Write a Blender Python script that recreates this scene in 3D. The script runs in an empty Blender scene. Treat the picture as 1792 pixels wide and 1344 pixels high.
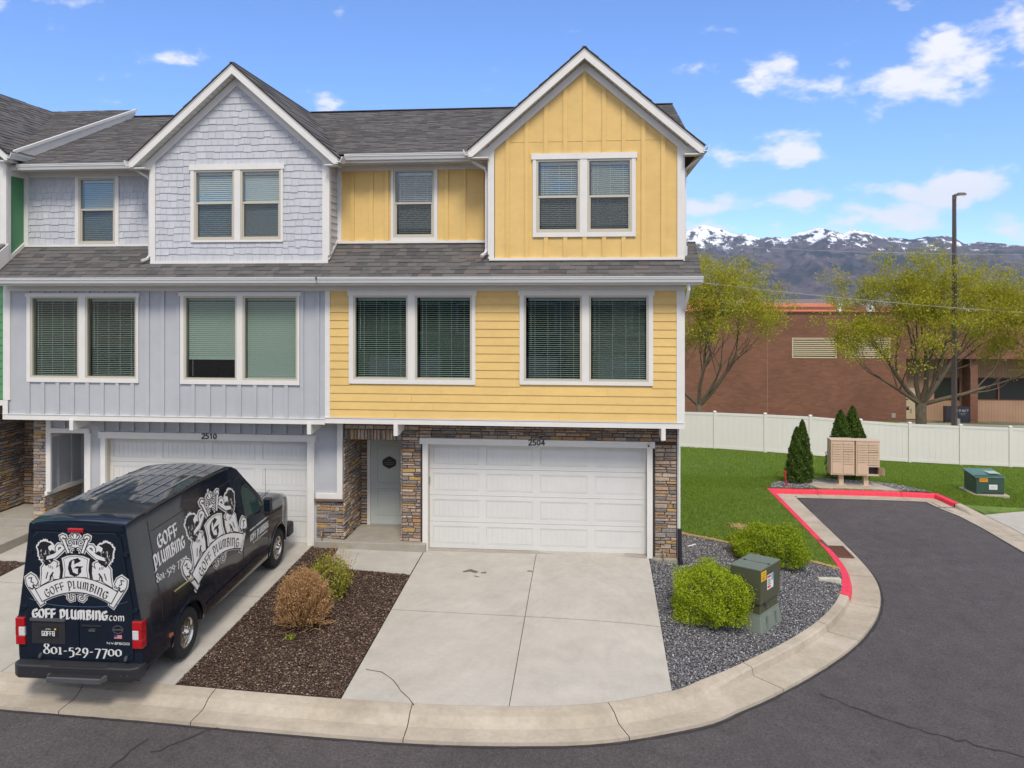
import bpy, bmesh, math, random
import numpy as np
from mathutils import Vector, Matrix, noise as mnoise

random.seed(7)
RNG = np.random.default_rng(11)
SC = bpy.context.scene
COL = SC.collection
PI = math.pi

# ------------------------------------------------------------------ camera
F_PX, AL, CAM_Y, CAM_Z = 1400.0, math.atan(139 / 1400.0), -17.94, 5.71
cam_d = bpy.data.cameras.new('camera')
cam = bpy.data.objects.new('camera', cam_d)
COL.objects.link(cam)
cam.location = (0, CAM_Y, CAM_Z)
cam.rotation_euler = (PI / 2, 0, AL)
cam_d.sensor_width = 36
cam_d.lens = F_PX / 1792 * 36
cam_d.shift_y = -152 / 1792
cam_d.clip_start = 0.1
cam_d.clip_end = 40000
SC.camera = cam

# ------------------------------------------------------------------ world
SUN_EL, SUN_AZ = math.radians(52), math.radians(168)   # azimuth clockwise from +Y (north)
world = bpy.data.worlds.new('World')
SC.world = world
world.use_nodes = True
wn, wl = world.node_tree.nodes, world.node_tree.links
wn.clear()


def wmath(op, a, b=None, c=None, clamp=False):
    n = wn.new('ShaderNodeMath')
    n.operation = op
    n.use_clamp = clamp
    for i, v in enumerate((a, b, c)):
        if v is None:
            continue
        if isinstance(v, (int, float)):
            n.inputs[i].default_value = v
        else:
            wl.new(v, n.inputs[i])
    return n.outputs[0]


sky = wn.new('ShaderNodeTexSky')
sky.sky_type = 'NISHITA'
sky.sun_disc = False
sky.sun_elevation = SUN_EL
sky.sun_rotation = SUN_AZ
sky.altitude = 1400
sky.air_density = 1.0
sky.dust_density = 0.35
sky.ozone_density = 1.6
tc = wn.new('ShaderNodeTexCoord')
sep = wn.new('ShaderNodeSeparateXYZ')
wl.new(tc.outputs['Generated'], sep.inputs[0])
az = wmath('ARCTAN2', sep.outputs[0], sep.outputs[1])
el = wmath('ARCSINE', sep.outputs[2])


def px_dir(u, v):
    t = (u - 896) / F_PX
    x, y, z = t * math.cos(AL) - math.sin(AL), t * math.sin(AL) + math.cos(AL), -(v - 520) / F_PX
    l = math.sqrt(x * x + y * y + z * z)
    return math.atan2(x, y), math.asin(z / l)


nz = wn.new('ShaderNodeTexNoise')
nz.inputs['Scale'].default_value = 15
nz.inputs['Detail'].default_value = 7
nz.inputs['Roughness'].default_value = 0.58
mp = wn.new('ShaderNodeMapping')
mp.inputs['Scale'].default_value = (1, 1, 2.0)
wl.new(tc.outputs['Generated'], mp.inputs[0])
wl.new(mp.outputs[0], nz.inputs['Vector'])
nz2 = wn.new('ShaderNodeTexNoise')
nz2.inputs['Scale'].default_value = 3.2
nz2.inputs['Detail'].default_value = 5
mp2 = wn.new('ShaderNodeMapping')
mp2.inputs['Scale'].default_value = (1, 1, 2.6)
wl.new(tc.outputs['Generated'], mp2.inputs[0])
wl.new(mp2.outputs[0], nz2.inputs['Vector'])
# cumulus seen over the mountains: (centre u, v, half width, half height, weight)
CLOUDS = [(1335, 130, 62, 34, 1.0), (1420, 150, 70, 22, .8), (1600, 150, 90, 38, .8), (1700, 105, 100, 44, .9),
          (1370, 268, 75, 28, 1.0), (1290, 275, 60, 18, .8), (1400, 352, 44, 17, 1.0), (1545, 378, 82, 25, 1.05),
          (1675, 328, 80, 32, 1.1), (1590, 335, 40, 22, .7), (1245, 362, 70, 20, 1.0), (1250, 398, 90, 18, 1.0),
          (1770, 400, 60, 26, .9), (1640, 85, 60, 30, .7), (1785, 55, 30, 50, .8), (275, 102, 40, 14, .85),
          (540, 178, 55, 17, .8), (-10, 12, 22, 12, .7)]
acc = None
for (u, v, a, b, w) in CLOUDS:
    a0, e0 = px_dir(u, v)
    a1, _ = px_dir(u + a, v)
    _, e1 = px_dir(u, v - b)
    da = wmath('DIVIDE', wmath('SUBTRACT', az, a0), max(.01, a1 - a0))
    de = wmath('DIVIDE', wmath('SUBTRACT', el, e0), max(.008, e1 - e0))
    rr = wmath('SQRT', wmath('ADD', wmath('MULTIPLY', da, da), wmath('MULTIPLY', de, de)))
    m = wmath('MULTIPLY', wmath('SUBTRACT', 1.25, rr), w)
    acc = m if acc is None else wmath('SMOOTH_MAX', acc, m, 0.3)
acc = wmath('MAXIMUM', acc, -0.6)
blob = wmath('ADD', wmath('MULTIPLY', acc, 0.80), wmath('MULTIPLY', wmath('SUBTRACT', nz.outputs['Fac'], 0.5), 4.2))
# extra cloud cover added outside the camera's view, to whiten the sky light
side = wmath('MAXIMUM', wmath('DIVIDE', wmath('SUBTRACT', wmath('ABSOLUTE', wmath('ADD', az, 0.06)), 0.62), 0.8, clamp=True), wmath('DIVIDE', wmath('SUBTRACT', el, 0.40), 0.5, clamp=True))
field = wmath('MULTIPLY', wmath('SUBTRACT', nz2.outputs['Fac'], 0.36), 6.5)
field = wmath('SUBTRACT', wmath('ADD', field, wmath('MULTIPLY', wmath('SUBTRACT', nz.outputs['Fac'], 0.5), 3.2)), wmath('MULTIPLY', wmath('SUBTRACT', 1.0, side), 3.0))
mask = wmath('MAXIMUM', blob, field)
mr = wn.new('ShaderNodeMapRange')
mr.interpolation_type = 'SMOOTHSTEP'
mr.inputs['From Min'].default_value = -0.02
mr.inputs['From Max'].default_value = 0.85
mr.inputs['To Max'].default_value = 0.85
wl.new(mask, mr.inputs['Value'])
skycol = wn.new('ShaderNodeMix')
skycol.data_type = 'RGBA'
skycol.blend_type = 'MULTIPLY'
skycol.inputs['Factor'].default_value = 1
wl.new(sky.outputs[0], skycol.inputs['A'])
skycol.inputs['B'].default_value = (.68, .84, 1.13, 1)
mixc = wn.new('ShaderNodeMix')
mixc.data_type = 'RGBA'
wl.new(mr.outputs[0], mixc.inputs['Factor'])
wl.new(skycol.outputs['Result'], mixc.inputs['A'])
CLOUD_COL = (5.75, 5.55, 5.45, 1)
mixc.inputs['B'].default_value = CLOUD_COL
bg = wn.new('ShaderNodeBackground')
bg.inputs['Strength'].default_value = 0.10
wl.new(mixc.outputs['Result'], bg.inputs['Color'])
wo = wn.new('ShaderNodeOutputWorld')
wl.new(bg.outputs[0], wo.inputs['Surface'])
world.cycles.sampling_method = 'MANUAL'
world.cycles.sample_map_resolution = 1024

# ------------------------------------------------------------------ sun (veiled: soft shadows)
sd = bpy.data.lights.new('sun', 'SUN')
sd.energy = 1.5
sd.angle = math.radians(16)
sd.color = (1.0, 0.93, 0.82)
sun = bpy.data.objects.new('sun', sd)
COL.objects.link(sun)
sdir = Vector((math.sin(SUN_AZ) * math.cos(SUN_EL), math.cos(SUN_AZ) * math.cos(SUN_EL), math.sin(SUN_EL)))
sun.rotation_euler = (-sdir).to_track_quat('-Z', 'Y').to_euler()
sun.location = (0, -20, 40)

vs = SC.view_settings
SC.display_settings.display_device = 'sRGB'
vs.view_transform = 'Standard'
vs.look = 'None'
vs.exposure = 1.03
vs.gamma = 1
vs.use_curve_mapping = False
SC.cycles.max_bounces = 8
SC.cycles.transparent_max_bounces = 12
SC.cycles.volume_bounces = 0
SC.cycles.use_denoising = True

# ------------------------------------------------------------------ materials
MATS = {}


def mat(name, col, rough=0.7, var=0.0, vscale=4.0, bump=0.0, bscale=60.0, metal=0.0, coat=0.0, spec=0.5,
        ramp=None, rnd=0.0, detail=5.0, stretch=None, island=False, col2=None, emis=None, mottle=None):
    """one procedural material; ramp = list of colours chosen per object / island"""
    if name in MATS:
        return MATS[name]
    m = bpy.data.materials.new(name)
    m.use_nodes = True
    n, l = m.node_tree.nodes, m.node_tree.links
    p = n['Principled BSDF']
    p.inputs['Roughness'].default_value = rough
    p.inputs['Metallic'].default_value = metal
    p.inputs['Coat Weight'].default_value = coat
    p.inputs['Coat Roughness'].default_value = 0.05
    p.inputs['Specular IOR Level'].default_value = spec
    tcn = n.new('ShaderNodeNewGeometry')
    vec = tcn.outputs['Position']
    if stretch:
        mpn = n.new('ShaderNodeMapping')
        mpn.inputs['Scale'].default_value = stretch
        l.new(vec, mpn.inputs[0])
        vec = mpn.outputs[0]
    last = None
    if ramp:
        oi = n.new('ShaderNodeObjectInfo')
        add = n.new('ShaderNodeMath')
        add.operation = 'ADD'
        l.new(oi.outputs['Random'], add.inputs[0])
        l.new(tcn.outputs['Random Per Island'], add.inputs[1])
        fr = n.new('ShaderNodeMath')
        fr.operation = 'FRACT'
        l.new(add.outputs[0], fr.inputs[0])
        cr = n.new('ShaderNodeValToRGB')
        cr.color_ramp.interpolation = 'CONSTANT'
        e = cr.color_ramp.elements
        while len(e) < len(ramp):
            e.new(0.5)
        for i, c in enumerate(ramp):
            e[i].position = i / len(ramp)
            e[i].color = (*c, 1)
        l.new(fr.outputs[0], cr.inputs[0])
        last = cr.outputs[0]
    base = n.new('ShaderNodeRGB')
    base.outputs[0].default_value = (*col, 1)
    if last is None:
        last = base.outputs[0]
    if col2:
        nt = n.new('ShaderNodeTexNoise')
        nt.inputs['Scale'].default_value = vscale * 0.35
        nt.inputs['Detail'].default_value = 6
        nt.inputs['Roughness'].default_value = .6
        l.new(vec, nt.inputs['Vector'])
        r2 = n.new('ShaderNodeMapRange')
        r2.inputs['From Min'].default_value = .42
        r2.inputs['From Max'].default_value = .62
        l.new(nt.outputs['Fac'], r2.inputs['Value'])
        mx = n.new('ShaderNodeMix')
        mx.data_type = 'RGBA'
        l.new(r2.outputs[0], mx.inputs['Factor'])
        l.new(last, mx.inputs['A'])
        mx.inputs['B'].default_value = (*col2, 1)
        last = mx.outputs['Result']
    for (ms_, ma_) in (mottle or ()):
        nt = n.new('ShaderNodeTexNoise')
        nt.inputs['Scale'].default_value = ms_
        nt.inputs['Detail'].default_value = 8
        nt.inputs['Roughness'].default_value = .65
        l.new(vec, nt.inputs['Vector'])
        mm = n.new('ShaderNodeMapRange')
        mm.inputs['From Min'].default_value = .3
        mm.inputs['From Max'].default_value = .7
        mm.inputs['To Min'].default_value = 1 - ma_
        mm.inputs['To Max'].default_value = 1 + ma_
        l.new(nt.outputs['Fac'], mm.inputs['Value'])
        h2 = n.new('ShaderNodeHueSaturation')
        l.new(last, h2.inputs['Color'])
        l.new(mm.outputs[0], h2.inputs['Value'])
        last = h2.outputs[0]
    if var > 0 or rnd > 0:
        hs = n.new('ShaderNodeHueSaturation')
        l.new(last, hs.inputs['Color'])
        val = None
        if var > 0:
            nt = n.new('ShaderNodeTexNoise')
            nt.inputs['Scale'].default_value = vscale
            nt.inputs['Detail'].default_value = detail
            nt.inputs['Roughness'].default_value = 0.62
            l.new(vec, nt.inputs['Vector'])
            mm = n.new('ShaderNodeMapRange')
            mm.inputs['From Min'].default_value = 0.25
            mm.inputs['From Max'].default_value = 0.75
            mm.inputs['To Min'].default_value = 1 - var
            mm.inputs['To Max'].default_value = 1 + var
            l.new(nt.outputs['Fac'], mm.inputs['Value'])
            val = mm.outputs[0]
        if rnd > 0:
            oi = n.new('ShaderNodeObjectInfo')
            ad = n.new('ShaderNodeMath')
            ad.operation = 'ADD'
            l.new(oi.outputs['Random'], ad.inputs[0])
            l.new(tcn.outputs['Random Per Island'], ad.inputs[1])
            fr = n.new('ShaderNodeMath')
            fr.operation = 'FRACT'
            l.new(ad.outputs[0], fr.inputs[0])
            m3 = n.new('ShaderNodeMapRange')
            m3.inputs['To Min'].default_value = 1 - rnd
            m3.inputs['To Max'].default_value = 1 + rnd
            l.new(fr.outputs[0], m3.inputs['Value'])
            if val is None:
                val = m3.outputs[0]
            else:
                mu = n.new('ShaderNodeMath')
                mu.operation = 'MULTIPLY'
                l.new(val, mu.inputs[0])
                l.new(m3.outputs[0], mu.inputs[1])
                val = mu.outputs[0]
        l.new(val, hs.inputs['Value'])
        last = hs.outputs[0]
    l.new(last, p.inputs['Base Color'])
    if bump > 0:
        nb = n.new('ShaderNodeTexNoise')
        nb.inputs['Scale'].default_value = bscale
        nb.inputs['Detail'].default_value = 4
        l.new(vec, nb.inputs['Vector'])
        bp = n.new('ShaderNodeBump')
        bp.inputs['Strength'].default_value = bump
        bp.inputs['Distance'].default_value = 0.02
        l.new(nb.outputs['Fac'], bp.inputs['Height'])
        l.new(bp.outputs[0], p.inputs['Normal'])
    if emis:
        p.inputs['Emission Color'].default_value = (*emis[0], 1)
        p.inputs['Emission Strength'].default_value = emis[1]
    MATS[name] = m
    return m


def leaf_mat(name, cols, trans=0.35):
    m = bpy.data.materials.new(name)
    m.use_nodes = True
    n, l = m.node_tree.nodes, m.node_tree.links
    p = n['Principled BSDF']
    g = n.new('ShaderNodeNewGeometry')
    cr = n.new('ShaderNodeValToRGB')
    e = cr.color_ramp.elements
    while len(e) < len(cols):
        e.new(.5)
    for i, c in enumerate(cols):
        e[i].position = i / max(1, len(cols) - 1)
        e[i].color = (*c, 1)
    l.new(g.outputs['Random Per Island'], cr.inputs[0])
    l.new(cr.outputs[0], p.inputs['Base Color'])
    p.inputs['Roughness'].default_value = .55
    p.inputs['Specular IOR Level'].default_value = .3
    tr = n.new('ShaderNodeBsdfTranslucent')
    l.new(cr.outputs[0], tr.inputs[0])
    mx = n.new('ShaderNodeMixShader')
    mx.inputs[0].default_value = trans
    l.new(p.outputs[0], mx.inputs[1])
    l.new(tr.outputs[0], mx.inputs[2])
    l.new(mx.outputs[0], n['Material Output'].inputs['Surface'])
    return m


def glass_mat(name, tint, extra=0.0):
    m = bpy.data.materials.new(name)
    m.use_nodes = True
    n, l = m.node_tree.nodes, m.node_tree.links
    n.remove(n['Principled BSDF'])
    tr = n.new('ShaderNodeBsdfTransparent')
    tr.inputs[0].default_value = (*tint, 1)
    gl = n.new('ShaderNodeBsdfGlossy')
    gl.inputs['Roughness'].default_value = .02
    fz = n.new('ShaderNodeLayerWeight')
    pw = n.new('ShaderNodeMath')
    pw.operation = 'POWER'
    pw.inputs[1].default_value = 4.0
    l.new(fz.outputs['Facing'], pw.inputs[0])
    ad = n.new('ShaderNodeMath')
    ad.operation = 'MULTIPLY_ADD'
    ad.inputs[1].default_value = .85
    ad.inputs[2].default_value = .04 + extra
    l.new(pw.outputs[0], ad.inputs[0])
    mx = n.new('ShaderNodeMixShader')
    l.new(ad.outputs[0], mx.inputs[0])
    l.new(tr.outputs[0], mx.inputs[1])
    l.new(gl.outputs[0], mx.inputs[2])
    l.new(mx.outputs[0], n['Material Output'].inputs['Surface'])
    return m


WHITE = mat('white_painted_trim', (.70, .68, .64), .55, var=.05, vscale=3, bump=.05, bscale=90)
WHITE2 = mat('white_aluminium_gutter', (.68, .68, .66), .35, var=.03, vscale=2)
SOFF = mat('soffit_vinyl', (.62, .61, .56), .6, var=.05, vscale=3)
YEL = mat('yellow_fibre_cement', (.70, .475, .165), .62, mottle=((.8, .045), (6, .03)), var=.05, vscale=2.5, bump=.10, bscale=120, rnd=.025, stretch=(1, 1, 1.6))
GRY = mat('blue_grey_fibre_cement', (.435, .445, .465), .62, mottle=((.9, .05),), var=.04, vscale=2.5, bump=.08, bscale=120, rnd=.02)
GRYS = mat('blue_grey_shake', (.49, .50, .525), .66, mottle=((1.2, .05),), var=.05, vscale=9, bump=.12, bscale=40, rnd=.05, stretch=(4, 4, .6))
GREEN = mat('green_fibre_cement', (.08, .25, .11), .6, var=.05, vscale=3, rnd=.03)
VINYL = mat('almond_window_vinyl', (.50, .46, .37), .45)
STONE = mat('stone_veneer', (.3, .25, .2), .85, var=.38, vscale=26, bump=.9, bscale=45, detail=8,
            ramp=[(.37, .27, .20), (.27, .215, .18), (.44, .34, .25), (.20, .17, .155), (.36, .285, .22), (.38, .23, .12),
                  (.29, .25, .22), (.48, .38, .285), (.31, .215, .155), (.235, .21, .195), (.40, .31, .235), (.42, .27, .115)])
MORTAR = mat('dark_mortar', (.055, .045, .04), .95, var=.2, vscale=30)
SHING = mat('asphalt_shingle', (.1, .1, .1), .93, var=.28, vscale=90, bump=.4, bscale=200,
            ramp=[(0.1111, 0.1051, 0.1028), (0.0796, 0.0752, 0.0752), (0.124, 0.1152, 0.1108), (0.0937, 0.0909, 0.0915), (0.1166, 0.1089, 0.1045), (0.0854, 0.081, 0.0805),
                  (0.1283, 0.1107, 0.103), (0.1032, 0.0988, 0.0971), (0.1124, 0.108, 0.1036), (0.0722, 0.0689, 0.0689)])
CONC = mat('driveway_concrete', (.43, .402, .355), .88, var=.11, vscale=2.2, bump=.18, bscale=150, detail=9, col2=(.41, .382, .335), mottle=((.6, .035), (9, .05), (45, .06)))
CONC2 = mat('kerb_concrete', (.425, .37, .295), .9, var=.13, vscale=2.5, bump=.2, bscale=120, detail=9, col2=(.375, .32, .245), mottle=((1.2, .10), (12, .08)))
CONC3 = mat('foundation_concrete', (.29, .265, .215), .9, var=.22, vscale=6, bump=.3, bscale=60, detail=9)
CONC4 = mat('porch_concrete', (.33, .30, .25), .9, var=.14, vscale=4, bump=.2, bscale=90, detail=9)
RED = mat('red_kerb_paint', (.70, .035, .07), .6, mottle=((2, .08), (14, .1)), var=.16, vscale=7, bump=.2, bscale=80, detail=8)
ASPH = mat('asphalt', (.098, .085, .085), .93, var=.6, vscale=70, bump=.8, bscale=200, detail=10, col2=(.068, .059, .059), mottle=((.35, .16), (2.6, .16), (22, .2)))
DARK = mat('dark_gap', (.035, .03, .027), .95)
SEAM = mat('asphalt_seam', (.030, .026, .026), .9, var=.2, vscale=20)
MULCH = mat('bark_mulch', (.075, .042, .029), .97, var=.45, vscale=55, bump=1.0, bscale=70, detail=9)
CHIP = mat('mulch_chip', (.1, .06, .05), .95, ramp=[(.10, .055, .037), (.062, .034, .024), (.13, .078, .052), (.042, .024, .018), (.17, .11, .075), (.085, .047, .032), (.055, .032, .022), (.30, .22, .16)])
GRAVB = mat('gravel_bed_dust', (.085, .083, .09), .97, var=.5, vscale=60, bump=.9, bscale=90, detail=9)
PEB = mat('grey_pebble', (.2, .2, .2), .8, ramp=[(.18, .178, .185), (.10, .098, .108), (.23, .228, .235), (.14, .135, .14), (.075, .073, .082), (.26, .255, .255), (.155, .145, .148), (.12, .118, .13), (.46, .45, .44), (.17, .165, .17)])
GRASSB = mat('lawn_turf', (.110, .185, .024), .97, mottle=((.35, .16), (2.2, .12)), var=.30, vscale=5, bump=.9, bscale=120, detail=9, col2=(.135, .20, .03))
SOIL = mat('bare_ground', (.17, .14, .10), .97, var=.3, vscale=1.5)
GRASS_L = leaf_mat('grass_blade', [(.115, .205, .016), (.17, .265, .024), (.135, .23, .018), (.26, .31, .05)], .3)
VAN = mat('van_paint', (.005, .011, .022), .16, coat=.75, spec=.35)
BLKPL = mat('black_plastic', (.022, .022, .025), .55, var=.15, vscale=30, bump=.2, bscale=200)
GREYPL = mat('grey_ribbed_plastic', (.075, .075, .08), .6, var=.15, vscale=30)
TYRE = mat('tyre_rubber', (.018, .018, .019), .85, var=.2, vscale=25, bump=.2, bscale=60)
CHROME = mat('bright_alloy', (.62, .61, .58), .22, metal=1.0)
DECAL = mat('white_vinyl_print', (.68, .67, .65), .5)
DECALK = mat('black_vinyl_print', (.012, .012, .014), .45)
REDL = mat('red_lamp_lens', (.42, .006, .010), .15, coat=.8)
CLRL = mat('clear_lamp_lens', (.62, .60, .58), .15, coat=.8, var=.3, vscale=40)
BRONZE = mat('brown_metal_pole', (.085, .065, .060), .5, var=.1, vscale=4)
CBUT = mat('sand_painted_metal', (.55, .42, .30), .5, var=.04, vscale=5)
CBUD = mat('dark_cavity', (.10, .085, .08), .8)
OLIVE = mat('olive_utility_paint', (.066, .070, .038), .5, var=.06, vscale=5)
OLIVEL = mat('olive_utility_lid', (.135, .155, .105), .45, var=.06, vscale=6)
GRNBASE = mat('grey_green_polymer', (.17, .20, .165), .6, var=.06, vscale=8)
TRGRN = mat('transformer_green', (.035, .075, .055), .4, var=.1, vscale=6)
TRTOP = mat('transformer_lid_green', (.10, .19, .16), .35, var=.2, vscale=4)
YELS = mat('yellow_warning_label', (.80, .48, .02), .5)
ORGS = mat('orange_warning_label', (.75, .33, .015), .5)
FENCE = mat('white_vinyl_fence', (.66, .635, .59), .45, var=.03, vscale=1.2)
IRON = mat('rusty_iron', (.13, .055, .035), .75, var=.35, vscale=30, bump=.4, bscale=80)
REDP = mat('red_metal_post', (.42, .02, .02), .5)
BARK = mat('tree_bark', (.15, .115, .075), .95, var=.4, vscale=14, bump=.8, bscale=30, stretch=(1, 1, .3))
TWIG = mat('grey_brown_twig', (.17, .13, .095), .95, var=.2, vscale=6)
BLIND = mat('white_blind_slat', (.76, .79, .73), .55)
INTER = mat('room_wall', (.16, .17, .16), .9)
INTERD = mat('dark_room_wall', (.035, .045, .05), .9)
CURT = mat('blue_curtain', (.03, .07, .16), .9)
DOORM = mat('pale_green_grey_door', (.50, .53, .50), .5, var=.03, vscale=3)
GDOOR = mat('white_steel_garage_door', (.62, .615, .59), .45, mottle=((1.1, .03),), var=.03, vscale=2, bump=.05, bscale=200)
JAMB = mat('tan_jamb', (.56, .49, .37), .6)
BLACK = mat('black_numeral', (.015, .015, .015), .4)
BRASS = mat('corroded_brass_tap', (.30, .20, .10), .5, metal=.5)
BLKPIPE = mat('black_corrugated_pipe', (.012, .013, .02), .6)
GLASS = glass_mat('window_glass', (.76, .815, .79), .03)
GLASSB = glass_mat('upper_window_glass', (.80, .84, .85), .035)
VGLASS = glass_mat('van_window_glass', (.22, .42, .32), .06)
DGLASS = mat('dark_office_glass', (.018, .022, .024), .12, spec=.6)
SCREEN = bpy.data.materials.new('insect_screen')
SCREEN.use_nodes = True
_n, _l = SCREEN.node_tree.nodes, SCREEN.node_tree.links
_t = _n.new('ShaderNodeBsdfTransparent')
_m = _n.new('ShaderNodeMixShader')
_m.inputs[0].default_value = .42
_n['Principled BSDF'].inputs['Base Color'].default_value = (.02, .022, .022, 1)
_l.new(_t.outputs[0], _m.inputs[1])
_l.new(_n['Principled BSDF'].outputs[0], _m.inputs[2])
_l.new(_m.outputs[0], _n['Material Output'].inputs['Surface'])
LEAF_T = leaf_mat('spring_leaf', [(.28, .29, .014), (.42, .40, .025), (.34, .34, .018), (.50, .47, .05), (.30, .24, .02)], .45)
LEAF_B = leaf_mat('bush_leaf', [(.24, .33, .008), (.37, .46, .012), (.29, .38, .010), (.45, .53, .03), (.15, .21, .006)], .35)
LEAF_B2 = leaf_mat('bush_leaf_darker', [(.20, .28, .008), (.30, .39, .012), (.24, .33, .010), (.36, .43, .02), (.12, .18, .006)], .35)
LEAF_Y = leaf_mat('olive_leaf', [(.24, .26, .02), (.36, .36, .035), (.28, .30, .025), (.42, .38, .08)], .35)
LEAF_C = leaf_mat('arborvitae_spray', [(.04, .085, .010), (.07, .125, .014), (.05, .10, .012), (.12, .175, .02)], .2)
STRAW = leaf_mat('dry_brown_twig_leaf', [(.52, .31, .14), (.40, .22, .095), (.60, .39, .19), (.32, .17, .08)], .25)


def brick_mat(name, c1, c2, mort, sc):
    m = bpy.data.materials.new(name)
    m.use_nodes = True
    n, l = m.node_tree.nodes, m.node_tree.links
    p = n['Principled BSDF']
    g = n.new('ShaderNodeNewGeometry')
    sp = n.new('ShaderNodeSeparateXYZ')
    l.new(g.outputs['Position'], sp.inputs[0])
    cb = n.new('ShaderNodeCombineXYZ')
    ad = n.new('ShaderNodeMath')
    ad.operation = 'ADD'
    l.new(sp.outputs[0], ad.inputs[0])
    l.new(sp.outputs[1], ad.inputs[1])
    l.new(ad.outputs[0], cb.inputs[0])
    l.new(sp.outputs[2], cb.inputs[1])
    b = n.new('ShaderNodeTexBrick')
    b.inputs['Scale'].default_value = 1
    b.inputs['Brick Width'].default_value = sc[0]
    b.inputs['Row Height'].default_value = sc[1]
    b.inputs['Mortar Size'].default_value = sc[2]
    b.inputs['Color1'].default_value = (*c1, 1)
    b.inputs['Color2'].default_value = (*c2, 1)
    b.inputs['Mortar'].default_value = (*mort, 1)
    l.new(cb.outputs[0], b.inputs['Vector'])
    nt = n.new('ShaderNodeTexNoise')
    nt.inputs['Scale'].default_value = .35
    nt.inputs['Detail'].default_value = 9
    nt.inputs['Roughness'].default_value = .65
    l.new(g.outputs['Position'], nt.inputs['Vector'])
    mm = n.new('ShaderNodeMapRange')
    mm.inputs['From Min'].default_value = .3
    mm.inputs['From Max'].default_value = .7
    mm.inputs['To Min'].default_value = .8
    mm.inputs['To Max'].default_value = 1.2
    l.new(nt.outputs['Fac'], mm.inputs['Value'])
    hs = n.new('ShaderNodeHueSaturation')
    l.new(b.outputs['Color'], hs.inputs['Color'])
    l.new(mm.outputs[0], hs.inputs['Value'])
    l.new(hs.outputs[0], p.inputs['Base Color'])
    p.inputs['Roughness'].default_value = .9
    return m


BRICK = brick_mat('red_brown_brick', (.225, .098, .060), (.175, .075, .048), (.17, .095, .065), (.42, .14, .012))
BLOCKT = brick_mat('tan_block', (.36, .225, .145), (.33, .205, .13), (.24, .15, .10), (.2, 8.0, .012))

# ------------------------------------------------------------------ object helpers
ORG = {}


def link(name, me, parent=None):
    o = bpy.data.objects.new(name, me)
    COL.objects.link(o)
    if parent is not None:
        o.parent = parent
    return o


def tag(o, label=None, cat=None, group=None, kind=None):
    if label:
        o['label'] = label
    if cat:
        o['category'] = cat
    if group:
        o['group'] = group
    if kind:
        o['kind'] = kind
    return o


def thing(name, label, cat, loc=(0, 0, 0), group=None):
    o = bpy.data.objects.new(name, None)
    COL.objects.link(o)
    o.location = loc
    o.empty_display_size = .3
    ORG[o] = Vector(loc)
    return tag(o, label, cat, group)


VAN_MODE = [False]


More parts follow.
